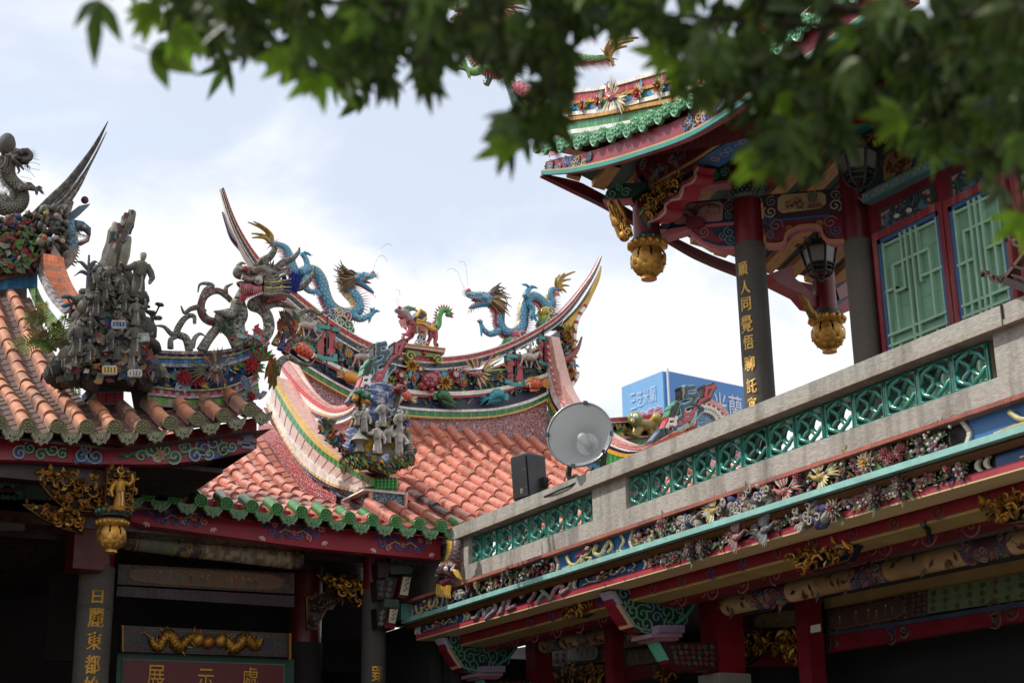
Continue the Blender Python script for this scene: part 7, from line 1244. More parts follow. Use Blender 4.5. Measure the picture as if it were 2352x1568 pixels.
# ================================================================ the drum tower on the terrace
TW=thing('drum_tower',(8,9,2.6),'red drum tower with upturned green tiled eave, gilded lotus pendants and pale green lattice windows','drum tower')
EX,EY,BXX=6.28,10.68,6.95
ex=lambda z,pts,X=EX:[onX(*z(*p),X) for p in pts]
flow=[ZL(165,440),ZL(320,430),ZL(470,412),ZL(750,352),ZL(1050,262),ZL(1400,140),ZL(1660,8),ZK(1800,760),ZK(2000,632),ZN(410,632),ZN(640,485),ZN(800,365), ZN(1050,190),ZN(1300,10),ZN(1900,-440)]
fup=[ZL(185,330),ZL(330,290),ZL(480,265),ZL(760,180),ZL(1050,60),ZK(1150,960),ZK(1400,830),ZK(1600,690),ZK(1800,560),ZN(330,470),ZN(560,290),ZN(720,180), ZN(960,0),ZN(1200,-180),ZN(1800,-640)]
F0=smooth([onX(*p,EX) for p in flow],70);F1=smooth([onX(*p,EX) for p in fup],70)
m=MB();m.sheet(F0,F1,C('8f3a4a'),60,out=(.06,0,0));m.build('eave_fascia',M_PAINT,TW)
m=MB();tr_lo=[p+V((-.012,0,-.012)) for p in F0];tr_up=[p+V((-.012,0,.022)) for p in F0];m.sheet(tr_lo,tr_up,C('2f8a84'),60,out=(-.012,0,0));m.sheet([p+V((0, 0, .036)) for p in tr_lo],[p+V((-.004,0,.014)) for p in tr_up],C('d8c08a'),60,out=(-.008,0,0));FR0=resample(F0,200);FR1=resample(F1,200)
def fpt(t,v,o=.008):a=FR0[min(199,int(t*199))].lerp(FR1[min(199,int(t*199))],v);return a+V((-o,0,0))
for t0,t1 in((.01,.17),(.42,.62)):
 for i in range(46):
  t=t0+(t1-t0)*random.random();v=random.uniform(.15,.8);m.spiral(fpt(t,v),V((0,random.choice([-1,1]),0)),UZ,random.uniform(.025,.045),random.uniform(.9,1.4), .012,oS,.006,jit(random.choice([C('34508a'),C('5a7ab0'),C('c9b07a'),C('3f6a5a'),C('9a9ac0'),C('a8a8a0')]),.1),a0=i)
m.build('fascia_trim',M_PAINT,TW)
ros=[ZK(100,1150),ZK(215,1130),ZK(350,1108),ZK(480,1084),ZK(610,1055),ZK(745,1020),ZK(865,980),ZK(985,925),ZK(1115,860),ZK(1240,800),ZK(1370,735),ZK(1490, 680),ZK(1610,600),ZK(1720,530),ZK(1825,460),ZN(350,392),ZN(490,280),ZN(640,178),ZN(790,70),ZN(930,-20),ZN(1080,-130)]
RP=[onX(*p,EX-.06) for p in ros]
def side_tile(c,d):
 mb=MB();r=.058;A=V((-1,0,-.12)).normalized();u=V((0,1,0));w=UZ;g=C('4a8a5c')
 mb.tube([c-A*.02,c-A*.5+UZ*.15],r*.8,g,10,up=(0,0,1));mb.lathe(c,A,[(-.01,r*1.1),(.012,r*1.1),(.014,r*.8),(.02,.001)],g,14)
 for j in range(10):a=j*.628;mb.ball(c+(u*math.cos(a)+w*math.sin(a))*r*.85+A*.016,.012,jit(C('6aa57c'),.1),5,4)
 mb.ball(c+A*.015,.022,C('6aa57c'),6,4)
 e=c+d*.5;q=[e+u*.055+UZ*.03,e+u*.055-UZ*.03,e+u*.03-UZ*.07,e-UZ*.09,e-u*.03-UZ*.07,e-u*.055-UZ*.03,e-u*.055+UZ*.03]
 mb.prism(q,V((.025,0,0)),C('5a9a6c'));mb.tube([p+V((-.004,0,0)) for p in q],.009,C('86b596'),4)
 for j in range(5):mb.ball(e-UZ*(-.01+.018*j)+u*.02*((j%2)*2-1)+V((-.01,0,0)),.011,C('8ab89a'),5,4)
 mb.abox(e+V((.03,-.07,.0)),e+V((.5,.07,.05)),C('8a4a44'))
 mb.build('eave_end_tile',M_GLAZE,TW)
for a,b in zip(RP,RP[1:]):side_tile(a,b-a)
m=MB();RR=[p+V((.05,0,.02)) for p in RP];m.add(RR+[V((p.x+.6,p.y,p.z+.12)) for p in RR],[(i,i+1,len(RR)+1+i,len(RR)+i) for i in range(len(RR)-1)],C('3a5a44'));m.build('roof_deck',M_GLAZE,TW)
GX=6.62;gx=lambda pts,n=30:smooth([onX(*ZK(*p),GX) for p in pts],n)
rowsG=[[(300,740),(440,715),(620,690),(760,652),(900,612),(1090,560),(1300,500),(1640,405),(1900,330)],[(300,755),(440,730),(620,706),(760,668),(900,628), (1090,577),(1300,517),(1640,422),(1900,346)],[(290,770),(440,745),(620,716),(760,682),(900,642),(1090,606),(1300,548),(1640,455),(1900,380)]]
m=MB();b=gx([(300,735),(440,712),(620,690),(760,656),(900,616),(1090,562),(1300,502),(1640,407),(1900,330)])
def lay(d0,d1,cols,n,th=.03):m.strip([p+V((0,0,-d1)) for p in b],[p+V((0,0,-d0)) for p in b],oS,n,cols,gap=.06,th=th,back=C('a8a098'))
lay(0,.035,[WHITE],50,.06);lay(.037,.11,[C('b03a48'),C('b54552')],46,.04);lay(.112,.14,[C('c08a34')],50,.06);lay(.142,.21,[C('4a8ab4'),C('5a9ac0')],46, .04);lay(.212,.25,[WHITE],40,.06)
lo_=gx([(180,1000),(340,940),(560,905),(760,868),(950,830),(1230,772),(1500,690),(1900,560)])
def lay2(d0,d1,cols,n,th=.03):m.strip([p+V((0,0,-d1)) for p in lo_],[p+V((0,0,-d0)) for p in lo_],oS,n,cols,gap=.05,th=th,back=C('a8a098'))
lay2(0,.035,[C('c08a34')],60,.06);lay2(.037,.12,[C('3f8a52'),C('2f7a44')],46,.03);lay2(.122,.165,[WHITE],46,.06)
m.build('ridge_tile_courses',M_GLAZE,TW)
m=MB();m.sheet([p+V((0,0,-.30)) for p in lo_],[p+V((0,0,-.165)) for p in lo_],C('b5606c'),30);m.build('ridge_base_mosaic',M_MOSAIC,TW)
m=MB();m.sheet(lo_,[p+V((0,0,-.25)) for p in b],C('1a1a1c'),30,out=(.3,0,0));m.sheet([p+V((.3,0,-.35)) for p in lo_],[p+V((.3,0,0)) for p in b],C('8a4a50'), 30)
gp_=lambda x,y,o=.05:onX(*ZK(x,y),GX-o)
for x,y,r,q_ in((470,835,.085,1),(590,805,.085,1),(350,860,.08,1),(905,740,.09,4),(1075,685,.10,2),(1250,690,.08,3),(1400,650,.09,1),(1560,600,.09,2)):m.flower(gp_(x,y),oS,r,[[WHITE,C('a82a3a'),C('c9903a')],[WHITE,C('a82a3a'),C('c08a3a')],[WHITE,C('c9a04a'),C('8a4a20')],[PINK,WHITE],[WHITE,C('d06a4a'),C('b04a34')]][q_],9,[C('3f8a4a'),LGREEN,SKYB,C('3a8ab4'),C('b03a4a')])
for i in range(60):x=random.uniform(340,1700);y=900-(x-340)*.165+random.uniform(-70,10);m.petal(gp_(x,y,.03),V((0,random.uniform(-1,1),random.uniform(-1, 1))), oS,.07,.035,jit(random.choice([LGREEN,SKYB,C('3f8a4a'),ROSE,C('b08a3a')]),.2),.3)
m.build('ridge_flowers',M_GLAZE,TW)
feathered_bird(gp_(700,760,.08),V((0,.85,.5)).normalized(),V((0,.5,-.85)).normalized()*-1,oS,.22,C('8a2a3c'),[C('d8d0c0'),C('b0a050'),C('c9c0b0'),C('8a3a44')], [C('b09a50'),C('d8cfc0')],'phoenix_relief',TW,M_GLAZE)
bx_=lambda pts:[onX(*ZL(*p),BXX) for p in pts]
pl_=bx_([(1000,470),(1100,590),(1320,455),(1540,322),(1720,200),(2240,-95),(2900,-480)]);pu_=bx_([(985,330),(1040,262),(1300,175),(1540,70),(1720,-40), (2240, -330),(2900,-720)])
m=MB();m.sheet(pl_,pu_,C('6a1220'),40,out=(.12,0,0));gl_=resample(pl_[1:],40);m.tube([p+V((-.01,0,.01)) for p in gl_],.016,C('a8905a'),6)
m.add([p+V((0,0,-.012)) for p in resample(pl_[3:],20)]+[p+V((.22,0,-.012)) for p in resample(pl_[3:],20)],[(i,i+1,21+i,20+i) for i in range(19)],C('3a6aa8'))
b1_=lambda x,y:onX(*ZL(x,y),BXX-.006)
for x,y,r,c_ in((1060,360,.06,C('8f8f9a')),(1140,500,.05,C('7a7a4a')),(1140,240,.05,C('4a5a7a'))):m.spiral(b1_(x,y),V((0,-1,0)),UZ,r,1.8,.014,oS,.006,c_)
for i in range(34):x=random.uniform(1060,1500);y=560-(x-1100)*.6-random.uniform(20,190);m.spiral(b1_(x,y),V((0,random.choice([-1,1]),0)),UZ,random.uniform(.02, .035),1.1,.009,oS,.006,jit(random.choice([C('9a8a8a'),C('7a6a7a'),C('6a7a8a'),C('8a6a50'),C('4a5a8a')]),.1),a0=i)
m.flower(b1_(1330,310),oS,.05,[C('a08a8a'),C('8a4a54')],7);m.flower(b1_(1200,430),oS,.045,[C('6a7a9a'),C('8a8a9a')],7)
pb_=resample(pl_[3:],60)
for i in range(4,58,3):m.spiral(pb_[i]+V((.1,0,-.014)),V((0,1,0)),V((1,0,0)),.05,1.2,.014,V((0,0,-1)),.006,jit(random.choice([C('a8b0c0'),C('b08a8a'),C('8a9ac0')]),.1),a0=i)
m.build('eave_purlin',M_PAINT,TW)
m=MB();Fb=resample(F0,40);m.add([p+V((.05,0,.0)) for p in Fb]+[V((BXX+.05,q_.y,q_.z+.1)) for q_ in resample(pu_,40)],[(i,i+1,41+i,40+i) for i in range(39)], C('5a141e'));m.add([V((BXX+.1,q_.y,q_.z)) for q_ in resample(pu_,40)]+[V((8.6,q_.y-.3,q_.z+.55)) for q_ in resample(pu_,40)],[(i,i+1,41+i,40+i) for i in range(39)],C('4a1820'));m.build('front_soffit',M_PAINT,TW)
ey=lambda pts:[onY(*ZL(*p),EY) for p in pts]
q0=smooth(ey([(165,450),(450,590),(720,722),(960,862),(1280,1030),(1550,1185),(1900,1332),(2200,1425),(2500,1500),(2900,1580)]),40);q1=smooth(ey([(165, 436), (445,498),(560,545),(910,738),(1240,950),(1410,1040),(1640,1150),(1850,1232),(2150,1330),(2500,1410),(2900,1490)]),40)
q1r=resample(q1,60);q0r=resample(q0,60)
m=MB();m.sheet(q0r,q1r,C('5f1020'),59,out=(0,.06,0));m.build('eave_fascia',M_PAINT,TW)
RZ=lambda p,dy:p+V((0,-dy,.30*dy))
m=MB();m.add([p+V((0,-.01,.06)) for p in q1r]+[RZ(p,max(.02,min(2.4,p.x-EX-.1)))+V((0,0,.06)) for p in q1r],[(i,i+1,61+i,60+i) for i in range(59)],C('3f5a58'));m.build('soffit_board',M_PAINT,TW)
x0r=q1r[0].x+.22;wr=mat('bare_wood',.65,var=.18,vscale=6,stretch=(6,.6,6),stain=(C('8a5a38'),.5),sscale=5)
def zq1(X):
 for a,b in zip(q1r,q1r[1:]):
  if a.x<=X<=b.x:return a.lerp(b,(X-a.x)/max(1e-6,b.x-a.x))
 return q1r[-1]
i=0;X=x0r
while X<q1r[-1].x-.2:
 mb=MB();p=zq1(X);a=p+V((0,-.015,.0));b2=RZ(p,max(.05,min(2.3,X-EX-.15)));mb.add([a,a+V((.13,0,-.01)),b2+V((.13,0,0)),b2]+[v_+V((0,0,.07)) for v_ in(a,a+V((.13, 0,-.01)),b2+V((.13,0,0)),b2)],[(0,3,2,1),(0,1,5,4),(0,4,7,3),(1,2,6,5)],jit(C('cfa06c'),.12));mb.build('rafter',wr,TW);X+=.255;i+=1
CO=(7.62,9.66);CI=(8.24,9.04)
co=column('tower_column',CO,.127,2.6,onX(*ZL(2010,1035),7.55).z,5.75,TW,C('57534f'),C('6f101c'),groove=False)
ci=column('tower_column',CI,.115,2.6,onX(*ZM(820,700),8.15).z,5.9,TW,C('625d58'),C('5f0e1a'),groove=False)
coltext('願人同覺悟聊託宣',CO,.127,[(110,900,32),(125,1015,32),(130,1120,32),(133,1245,40),(145,1360,34),(150,1495,36),(163,1632,34),(168,1745,30)],0,zd(ZM),co, col=C('d0a860'),wr=.72)
m=MB();c_=V((CO[0],CO[1],onX(*ZL(1990,580),7.55).z));m.lathe(c_-UZ*.05,UZ,[(0,.13),(.02,.145),(.08,.145),(.1,.13)],lambda i:C('1f3a34') if i%2 else C('4a5a54'),18)
for j in range(22):a=j*.2856;[m.ball(c_+V((math.cos(a+.14*q_),math.sin(a+.14*q_),-.03+.035*q_))*1.0 if False else c_+V((math.cos(a+.14*q_)*.147,math.sin(a+.14*q_)*.147,-.03+.03*q_)),.010,C('8a9a90'),4,3) for q_ in range(3)]
zc_=onX(*ZL(1950,330),7.55).z;m.lathe((CO[0],CO[1],zc_),UZ,[(0,.14),(.02,.15),(.04,.13),(.30,.125),(.32,.14)],lambda i:C('26463c'),18)
for j in range(14):a=j*.4488;m.box(V((CO[0]+math.cos(a)*.134,CO[1]+math.sin(a)*.134,zc_+.17)),V((-math.sin(a)*.012,math.cos(a)*.012,0)),V((math.cos(a)*.006, math.sin(a)*.006,0)),V((0,0,.12)),C('a8a468') if j%2 else C('3a4a78'))
m.build('carved_collar',M_PAINT,co)
PA=onX(*ZL(1112,1385),7.0);lotus_pendant('lotus_pendant',PA,.152,1,TW)
m=MB();m.lathe(PA+UZ*.33,UZ,[(0,.12),(.02,.125),(.06,.12)],C('1c3a34'),16);m.lathe(PA+UZ*.36,UZ,[(0,.115),(.36,.112)],C('741524'),18)
for h in(.355,.69,.72,.75):
 for j in range(18):a=j*.349+h*9;m.ball(PA+UZ*h+V((math.cos(a),math.sin(a),0))*.118,.016,C('2f5a4c') if j%2 else C('8aa090'),5,4)
m.lathe(PA+UZ*.70,UZ,[(0,.1),(.02,.115),(.1,.11),(.22,.09)],C('1f4034'),16)
for j in range(7):a=j*.9;d_=V((math.cos(a),math.sin(a),0));m.petal(PA+UZ*.76+d_*.09,UZ*1.0+d_*.3,d_,.15,.10,jit(C('8a3a54'),.1),.1)
dq=(-PA).normalized();dq=V((dq.x,dq.y,0)).normalized() if dq.length else oS;sd_=V((-dq.y,dq.x,0));cc=PA+UZ*.54+dq*.118-sd_*-.02
for s_,col in((1.0,C('2f7a68')),(.72,C('c9c0a0')),(.62,C('2f4f86')),(.3,C('b0a8a0'))):m.prism([cc+dq*(.012-.01*s_)+sd_*x*.075*s_+UZ*y*.135*s_ for x,y in((0, 1),(.45,.55),(1,.35),(.8,0),(1,-.35),(.45,-.55),(0,-1),(-.45,-.55),(-1,-.35),(-.8,0),(-1,.35),(-.45,.55))],dq*.012,col)
m.flower(cc+dq*.02,dq,.03,[C('8a3044'),C('c9c0b0')],6);m.build('pendant_post',M_PAINT,TW)
carvedpiece('gilded_bracket',[(1115,860),(1112,615),(1500,400),(1475,470),(1390,590),(1290,670),(1230,780)],130,.036,TW,lambda x,y:onX(*ZL(x,y),BXX+.0), backing=C('141c34'))
m=MB();rim=[(1105,872),(1170,850),(1225,815),(1262,770),(1262,710),(1320,672),(1385,660),(1412,600),(1425,545),(1490,520),(1530,470),(1525,420),(1555,378)];R0=smooth([onX(*ZL(*p),BXX-.02) for p in rim],40);m.add(R0+[p+V((.16,-.02,-.0)) for p in R0],[(i,i+1,len(R0)+1+i,len(R0)+i) for i in range(len(R0)-1)],C('a0283a'));m.add(R0+[p+V((0,.03,.045)) for p in R0],[(i,i+1,len(R0)+1+i,len(R0)+i) for i in range(len(R0)-1)],C('a8404a'));m.tube(R0,.012,C('b8948a'),5);m.build('bracket_rim',M_PAINT,TW)
nR=V((.707,.707,0));p0R=V((7.3,9.95,0))
rr_=lambda z,o=0:(lambda x,y:onP(*z(x,y),p0R-nR*o,nR))
def rp(mb,z,poly,col,th=.12,o=0,side=None):mb.prism([rr_(z,o)(x,y) for x,y in poly],nR*th,col,side)
m=MB();nRo=-nR
rp(m,ZL,[(1195,930),(1330,700),(1870,655),(1890,870),(1500,895),(1300,935)],C('1c2c50'));rp(m,ZL,[(1320,730),(1360,715),(1740,682),(1775,710),(1768,850), (1730,862),(1350,888),(1315,860)],C('a87a74'),.02,.012)
rp(m,ZL,[(1215,975),(1300,930),(1450,905),(1890,865),(1890,890),(1470,935),(1340,975),(1235,1008)],C('b0606a'),.14,.02)
rp(m,ZL,[(1460,915),(1890,890),(1895,1085),(1740,1085),(1600,1040),(1520,970)],C('22304c'));rp(m,ZL,[(1500,930),(1680,925),(1690,980),(1800,1040),(1730, 1055), (1600,1020),(1530,970)],C('7a2432'),.02,.01);rp(m,ZL,[(1895,1085),(1740,1085),(1600,1040),(1520,970),(1460,915),(1475,960),(1540,1030),(1640,1090),(1740, 1118),(1895,1110)],C('b0606a'),.14,.02)
rp(m,ZL,[(1380,500),(1560,370),(1860,365),(1865,495),(1540,520)],C('1c3c30'));rp(m,ZL,[(1550,490),(1590,390),(1700,385),(1745,440),(1720,490)],C('3f7a58'), .02,.01);rp(m,ZL,[(1540,520),(1865,492),(1865,515),(1540,545)],C('b0606a'),.14,.02)
rp(m,ZL,[(695,665),(740,590),(800,560),(850,530),(920,520),(1090,515),(1090,560),(950,655),(700,680)],C('16382c'),.1,.25);rp(m,ZL,[(695,668),(955,655), (955, 672),(700,690)],C('b0606a'),.12,.27)
for z,x,y,r,c_,o in((ZL,775,620,.05,C('5a9a78'),.256),(ZL,905,605,.045,C('5a9a78'),.256),(ZL,850,560,.035,C('5a9a78'),.256),(ZL,1790,430,.05,C('6a9a84'), .006),(ZL,1800,395,.04,C('6a9a84'),.006),(ZL,1830,960,.05,C('5a7a7a'),.006),(ZL,1780,1000,.04,C('6a7a8a'),.006),(ZL,1850,1030,.05,C('5a7a7a'),.006),(ZL,1600, 960, .05,C('a06a70'),.014),(ZL,1260,880,.04,C('7a8a9a'),.006),(ZL,1830,730,.05,C('8a5a5a'),.006),(ZL,1830,810,.04,C('5a7a6a'),.006)):m.spiral(rr_(z,o)(x,y),V((.707, -.707,0)),UZ,r,1.5,.012,-nR,.006,c_,a0=x)
rp(m,ZL,[(1445,910),(1440,850),(1470,820),(1580,820),(1615,850),(1600,905),(1560,915),(1470,918)],C('6a2030'),.05,.05)
for x0_,y0_,x1_,y1_ in((1530,815,1500,770),(1500,770,1450,760),(1530,810,1560,740),(1560,740,1660,705),(1640,712,1750,735),(1470,820,1340,780),(1500,790, 1540, 720)):m.tube([rr_(ZL,.03)(x0_,y0_),rr_(ZL,.03)((x0_+x1_)/2,(y0_+y1_)/2-8),rr_(ZL,.03)(x1_,y1_)],[.012,.009,.005],C('4a2a24'),4)
for i in range(26):m.ball(rr_(ZL,.03)(random.uniform(1340,1745),random.uniform(700,800)),.007,C('6a3a38'),4,3)
rp(m,ZM,[(235,440),(740,395),(745,560),(650,570),(330,590),(250,660)],C('3a2430'));rp(m,ZM,[(330,460),(360,437),(600,420),(632,440),(634,490),(600,520), (360, 552),(330,530)],C('b59a72'),.02,.012);rp(m,ZM,[(340,590),(650,560),(650,572),(340,604)],C('2f5a8a'),.02,.014)
rp(m,ZM,[(250,660),(340,592),(650,565),(745,560),(748,715),(690,715),(640,690),(610,640),(560,618),(440,632),(400,670),(375,720),(260,735)],C('6a1424'))
rim2=[(255,745),(330,745),(372,728),(385,680),(430,650),(470,632),(555,625),(600,640),(615,690),(660,722),(748,722)];R2=smooth([rr_(ZM,.02)(*p) for p in rim2], 40);m.add(R2+[p+nR*.16 for p in R2],[(i,i+1,len(R2)+1+i,len(R2)+i) for i in range(len(R2)-1)],C('b0606a'));m.tube(R2,.013,C('a8803c'),5);m.tube([p-UZ*.018 for p in R2],.014,C('b06a70'),5)
for x,y,r,c_ in((320,630,.06,C('8a6a6a')),(660,610,.06,C('8a6a6a')),(290,600,.06,C('3a5a7a')),(700,660,.05,C('3a5a7a')),(285,545,.06,C('b0a080')),(690, 505, .06,C('b0a080')),(290,480,.05,C('7a7a7a')),(690,440,.05,C('7a7a7a')),(290,690,.04,C('5a6a7a')),(400,650,.03,C('a8803c')),(590,620,.03,C('a8803c'))):m.spiral(rr_(ZM,.006)(x,y),V((.707,-.707,0)),UZ,r,1.5,.013,-nR,.006,c_,a0=x)
for x,y in((420,490),(450,475),(400,500),(470,505)):m.flower(rr_(ZM,.03)(x,y),-nR,.03,[C('9a5a50'),C('b08a70')],6,[C('4a5a3a')])
leafspray(m,rr_(ZM,.03)(540,500),rr_(ZM,.03)(550,435),-nR,12,[C('4a5a3a'),C('5a6a44')],.06);rp(m,ZM,[(515,520),(605,510),(600,490),(520,498)],C('8a5a4a'), .03, .03)
m.build('radial_beam',M_PAINT,TW)
m=MB()
for x,y,x2,y2,w in((760,690,855,1000,.035),(825,680,905,860,.03),(790,800,870,940,.055),(900,860,950,1000,.03)):m.tube([rr_(ZL,.35)(x,y),rr_(ZL,.38)((x+x2)/2, (y+y2)/2),rr_(ZL,.36)(x2,y2)],[w*.7,w,w*.7],C('a87a3c'),7)
for i in range(30):t=random.random();m.petal(rr_(ZL,.40)(760+150*t+random.uniform(-30,30),700+260*t),V((.3,-.3,-1)),-nR,.1,.035,jit(C('b08440'),.2),.25)
m.ball(rr_(ZL,.38)(890,995),.05,C('a87a3c'),8,6);m.spiral(rr_(ZL,.42)(925,965),V((.707,-.707,0)),UZ,.035,1.4,.016,-nR,.02,C('b98a44'));m.build('gilded_phoenix',M_GOLD,TW)
PBp=onY(*ZM(657,1425),10.25);lotus_pendant('lotus_pendant',PBp,.150,1,TW)
m=MB();m.lathe(PBp+UZ*.33,UZ,[(0,.12),(.05,.12)],C('1c2c28'),14);m.lathe(PBp+UZ*.38,UZ,[(0,.1),(.5,.1)],C('6a1522'),16)
b_y=lambda x,y,o=0:onY(*ZM(x,y),10.25-o)
m.prism([b_y(*p) for p in((275,935),(420,880),(440,960),(490,1000),(540,1050),(610,1090),(640,1150),(540,1130),(480,1060),(330,985))],V((0,.16,0)),C('7a1a28'), C('a0303e'));m.prism([b_y(*p) for p in((650,1090),(690,1010),(780,960),(780,1080),(700,1140))],V((0,.12,0)),C('22345c'));m.prism([b_y(*p) for p in((690, 1030), (760,980),(770,1070),(710,1100))],V((0,-.02,0)),C('9a6a64'));m.prism([b_y(*p) for p in((700,1140),(780,1080),(780,1165),(730,1165))],V((0,.14,0)),C('a0404c'));m.build('pendant_post',M_PAINT,TW)
m=MB();[m.tube([b_y(x,y,.2),b_y((x+x2)/2+6,(y+y2)/2,.22),b_y(x2,y2,.2)],[.02,.035,.03],C('8a6a34'),6) for x,y,x2,y2 in((465,1055,530,1160),(490,1100,545, 1205),(520,1150,570,1215))];m.build('gilded_phoenix',M_GOLD,TW)
WX=8.28;wx=lambda x,y,o=0,z=ZM:onX(*z(x,y),WX-o)
m=MB();q_=wx(880,900);m.abox((WX,2.0,2.6),(WX+.15,CI[1]-.06,6.2),C('6a101e'));m.build('wall',M_PAINT,TW)
def window(q,pattern,name='lattice_window',nb=0):
 P=[wx(x,y) for x,y in q];P=[V((WX,p.y,p.z)) for p in P];ya_,yb2=(P[0].y+P[3].y)/2,(P[1].y+P[2].y)/2;zt_=(P[3].z+P[2].z)/2;z0_=2.85
 fr=MB();t=.035
 for(a,b,c_,d_) in((ya_+t,ya_,z0_,zt_+t),(yb2,yb2-t,z0_,zt_+t),(ya_+t,yb2-t,zt_,zt_+t)):fr.abox((WX-.05,b,c_),(WX+.0,a,d_),C('2f5a8a'))
 w_=MB()
 for(a,b,c_,d_) in((ya_+.08,ya_+t,z0_,zt_+.10),(yb2-t,yb2-.08,z0_,zt_+.10),(ya_+t,yb2-t,zt_+t,zt_+.10)):w_.abox((WX-.06,b,c_),(WX,a,d_),C('7d2430'))
 o=w_.build(name,M_OLDWOOD,TW);fr.build('blue_beading',M_PAINT,o)
 p_=MB();p_.abox((WX-.012,yb2,z0_),(WX-.004,ya_,zt_),C('7ca88e'));W_,H2=ya_-yb2,zt_-z0_
 for i in range(1,9):p_.abox((WX-.0135,yb2,z0_+H2*i/9-.002),(WX-.012,ya_,z0_+H2*i/9+.002),C('5a7a6a'))
 p_.build('panel',mat('pale_green_paint',.6,var=.16,vscale=5,stain=(C('5a7a68'),.5),sscale=4,sstr=(1,1,.35)),o)
 l_=MB();bw=.011;kq=0
 for u0,v0,u1,v1 in pattern+[(.02,0,.02,1),(.98,0,.98,1),(0,.985,1,.985)]:
  y0_,y1_=ya_-W_*u0,ya_-W_*u1;za,zb2=z0_+H2*v0,z0_+H2*v1;kq+=1;l_.abox((WX-.058+.0007*kq,min(y0_,y1_)-bw,min(za,zb2)-bw),(WX-.012,max(y0_,y1_)+bw,max(za, zb2)+bw),C('98c0a6'))
 l_.build('lattice',M_PAINT,o);return ya_,yb2,zt_
P1w=[(.45,.1,.45,1),(.55,.1,.55,1),(0,.50,1,.50),(0,.55,1,.55),(.18,.87,.82,.87),(.18,.74,.18,.87),(.18,.74,.36,.74),(.36,.74,.36,1),(.64,.74,.64,1),(.64, .76, 1,.76),(.82,.55,.82,.87),(0,.76,.18,.76),(.18,.55,.18,.74),(.18,.1,.18,.5),(0,.31,.36,.31),(.36,.18,.36,.31),(.18,.18,.82,.18),(.82,.18,.82,.5),(.64,.31, 1, .31),(.64,.18,.64,.31)]
P2w=[(.38,.1,.38,1),(.50,.1,.50,1),(.62,.1,.62,1),(0,.50,1,.50),(0,.55,1,.55),(.2,.88,.82,.88),(.2,.74,.2,.88),(.2,.74,.38,.74),(.62,.76,1,.76),(.82,.55, .82, .88),(0,.74,.2,.74),(.2,.1,.2,.74),(.82,.18,.82,.5),(.2,.18,.82,.18),(0,.31,.38,.31),(.62,.31,.82,.31)]
w1=window([(1065,1390),(1425,1240),(1350,588),(1005,742)],P1w);w2_=window([(1530,1195),(1815,1080),(1738,418),(1450,532)],P2w)
d12=(w2_[0]+w2_[1])/2-(w1[0]+w1[1])/2
for kk in(2,3):
 yy=w2_[0]+d12*(kk-1);zt_=w2_[2];m=MB();m.abox((WX-.06,yy-.95,2.85),(WX-.03,yy+.12,zt_+.1),C('7d2430'));m.abox((WX-.07,yy-.78,2.85),(WX-.06,yy,zt_),C('86b29a'));m.build('lattice_window',M_OLDWOOD,TW)
def transom(q,cranes):
 P=[wx(x,y,.0) for x,y in q];m=MB();ys=[(P[0].y+P[3].y)/2,(P[1].y+P[2].y)/2];zs=[(P[0].z+P[1].z)/2,(P[2].z+P[3].z)/2]
 for t,col,o in((.0,C('2a3a38'),.035),(.03,C('a8705c'),.04),(.055,C('3f6272'),.045)):m.abox((WX-o,ys[1]+t,zs[0]+t),(WX,ys[0]-t,zs[1]-t),col)
 for i in range(70):y=random.uniform(ys[1]+.07,ys[0]-.07);f_=(y-ys[1])/(ys[0]-ys[1]);z=random.choice([zs[0]+.07+random.random()*.10,zs[1]-.07-random.random()*.12*abs(f_-.3)*2]);m.petal(V((WX-.046,y,z)),V((0,random.uniform(-1,1),random.uniform(-.5,1))),oS,.07,.03,jit(C('1f2c2c'),.3),.03)
 if cranes:
  for f_,h in((.35,.5),(.58,.48)):c=V((WX-.05,ys[0]+(ys[1]-ys[0])*f_,zs[0]+(zs[1]-zs[0])*h));m.ell(c,V((.006,0,0)),V((0,.035,.012)),V((0,-.008,.018)),C('c0b8a8'),8,5);m.tube([c+V((0,-.04,.02)),c+V((0,-.07,.07)),c+V((0,-.06,.12))],[.012,.008,.006],C('3a3a38'),5);m.petal(c+V((0,.04,-.01)),V((0,1,-.4)),oS,.06,.04,C('22262a'),.02)
 m.build('painted_transom',M_PAINT,TW)
transom([(1005,712),(1335,565),(1318,372),(978,552)],True);transom([(1447,488),(1735,372),(1690,192),(1422,312)],False)
tl=[wx(x,y,.1) for x,y in((860,470),(1250,270),(1700,28),(2300,-290))];m=MB();m.sheet([p+UZ*-.03 for p in tl],[p+UZ*.05 for p in tl],C('5f8f92'),30,out=(.1, 0, 0));TL_=resample(tl,40)
for i,p in enumerate(TL_):(m.spiral(p+V((-.004,0,.01)),V((0,1,0)),UZ,.016,1,.008,oS,.005,C('b89a9a')) if i%2 else m.ribbon([p+V((-.004,.03,.03)),p+V((-.004, 0, -.01)),p+V((-.004,-.03,.03))],oS,.009,.005,C('b89a9a')))
m.build('teal_lintel_strip',M_PAINT,TW)
up2=[p+UZ*.6 for p in tl];m=MB();m.sheet([p+UZ*.05+V((.05,0,0)) for p in tl],[p+V((.05,0,0)) for p in up2],C('3a4a58'),24,out=(.1,0,0))
fq=lambda x,y,o=.055:wx(x,y,o);hexp=[fq(1005,345),fq(1165,270),fq(1190,160),fq(1140,120),fq(1020,190),fq(1000,260)];m.prism(hexp,V((-.015,0,0)),C('a8845a'));m.tube(hexp+[hexp[0]],.014,C('7a8a4a'),5)
for i in range(24):m.petal(fq(random.uniform(1020,1160),random.uniform(190,320),.075),V((0,random.uniform(-1,1),random.uniform(-1,1))),oS,.07,.03,jit(C('5a3a2a'),.3),.1)
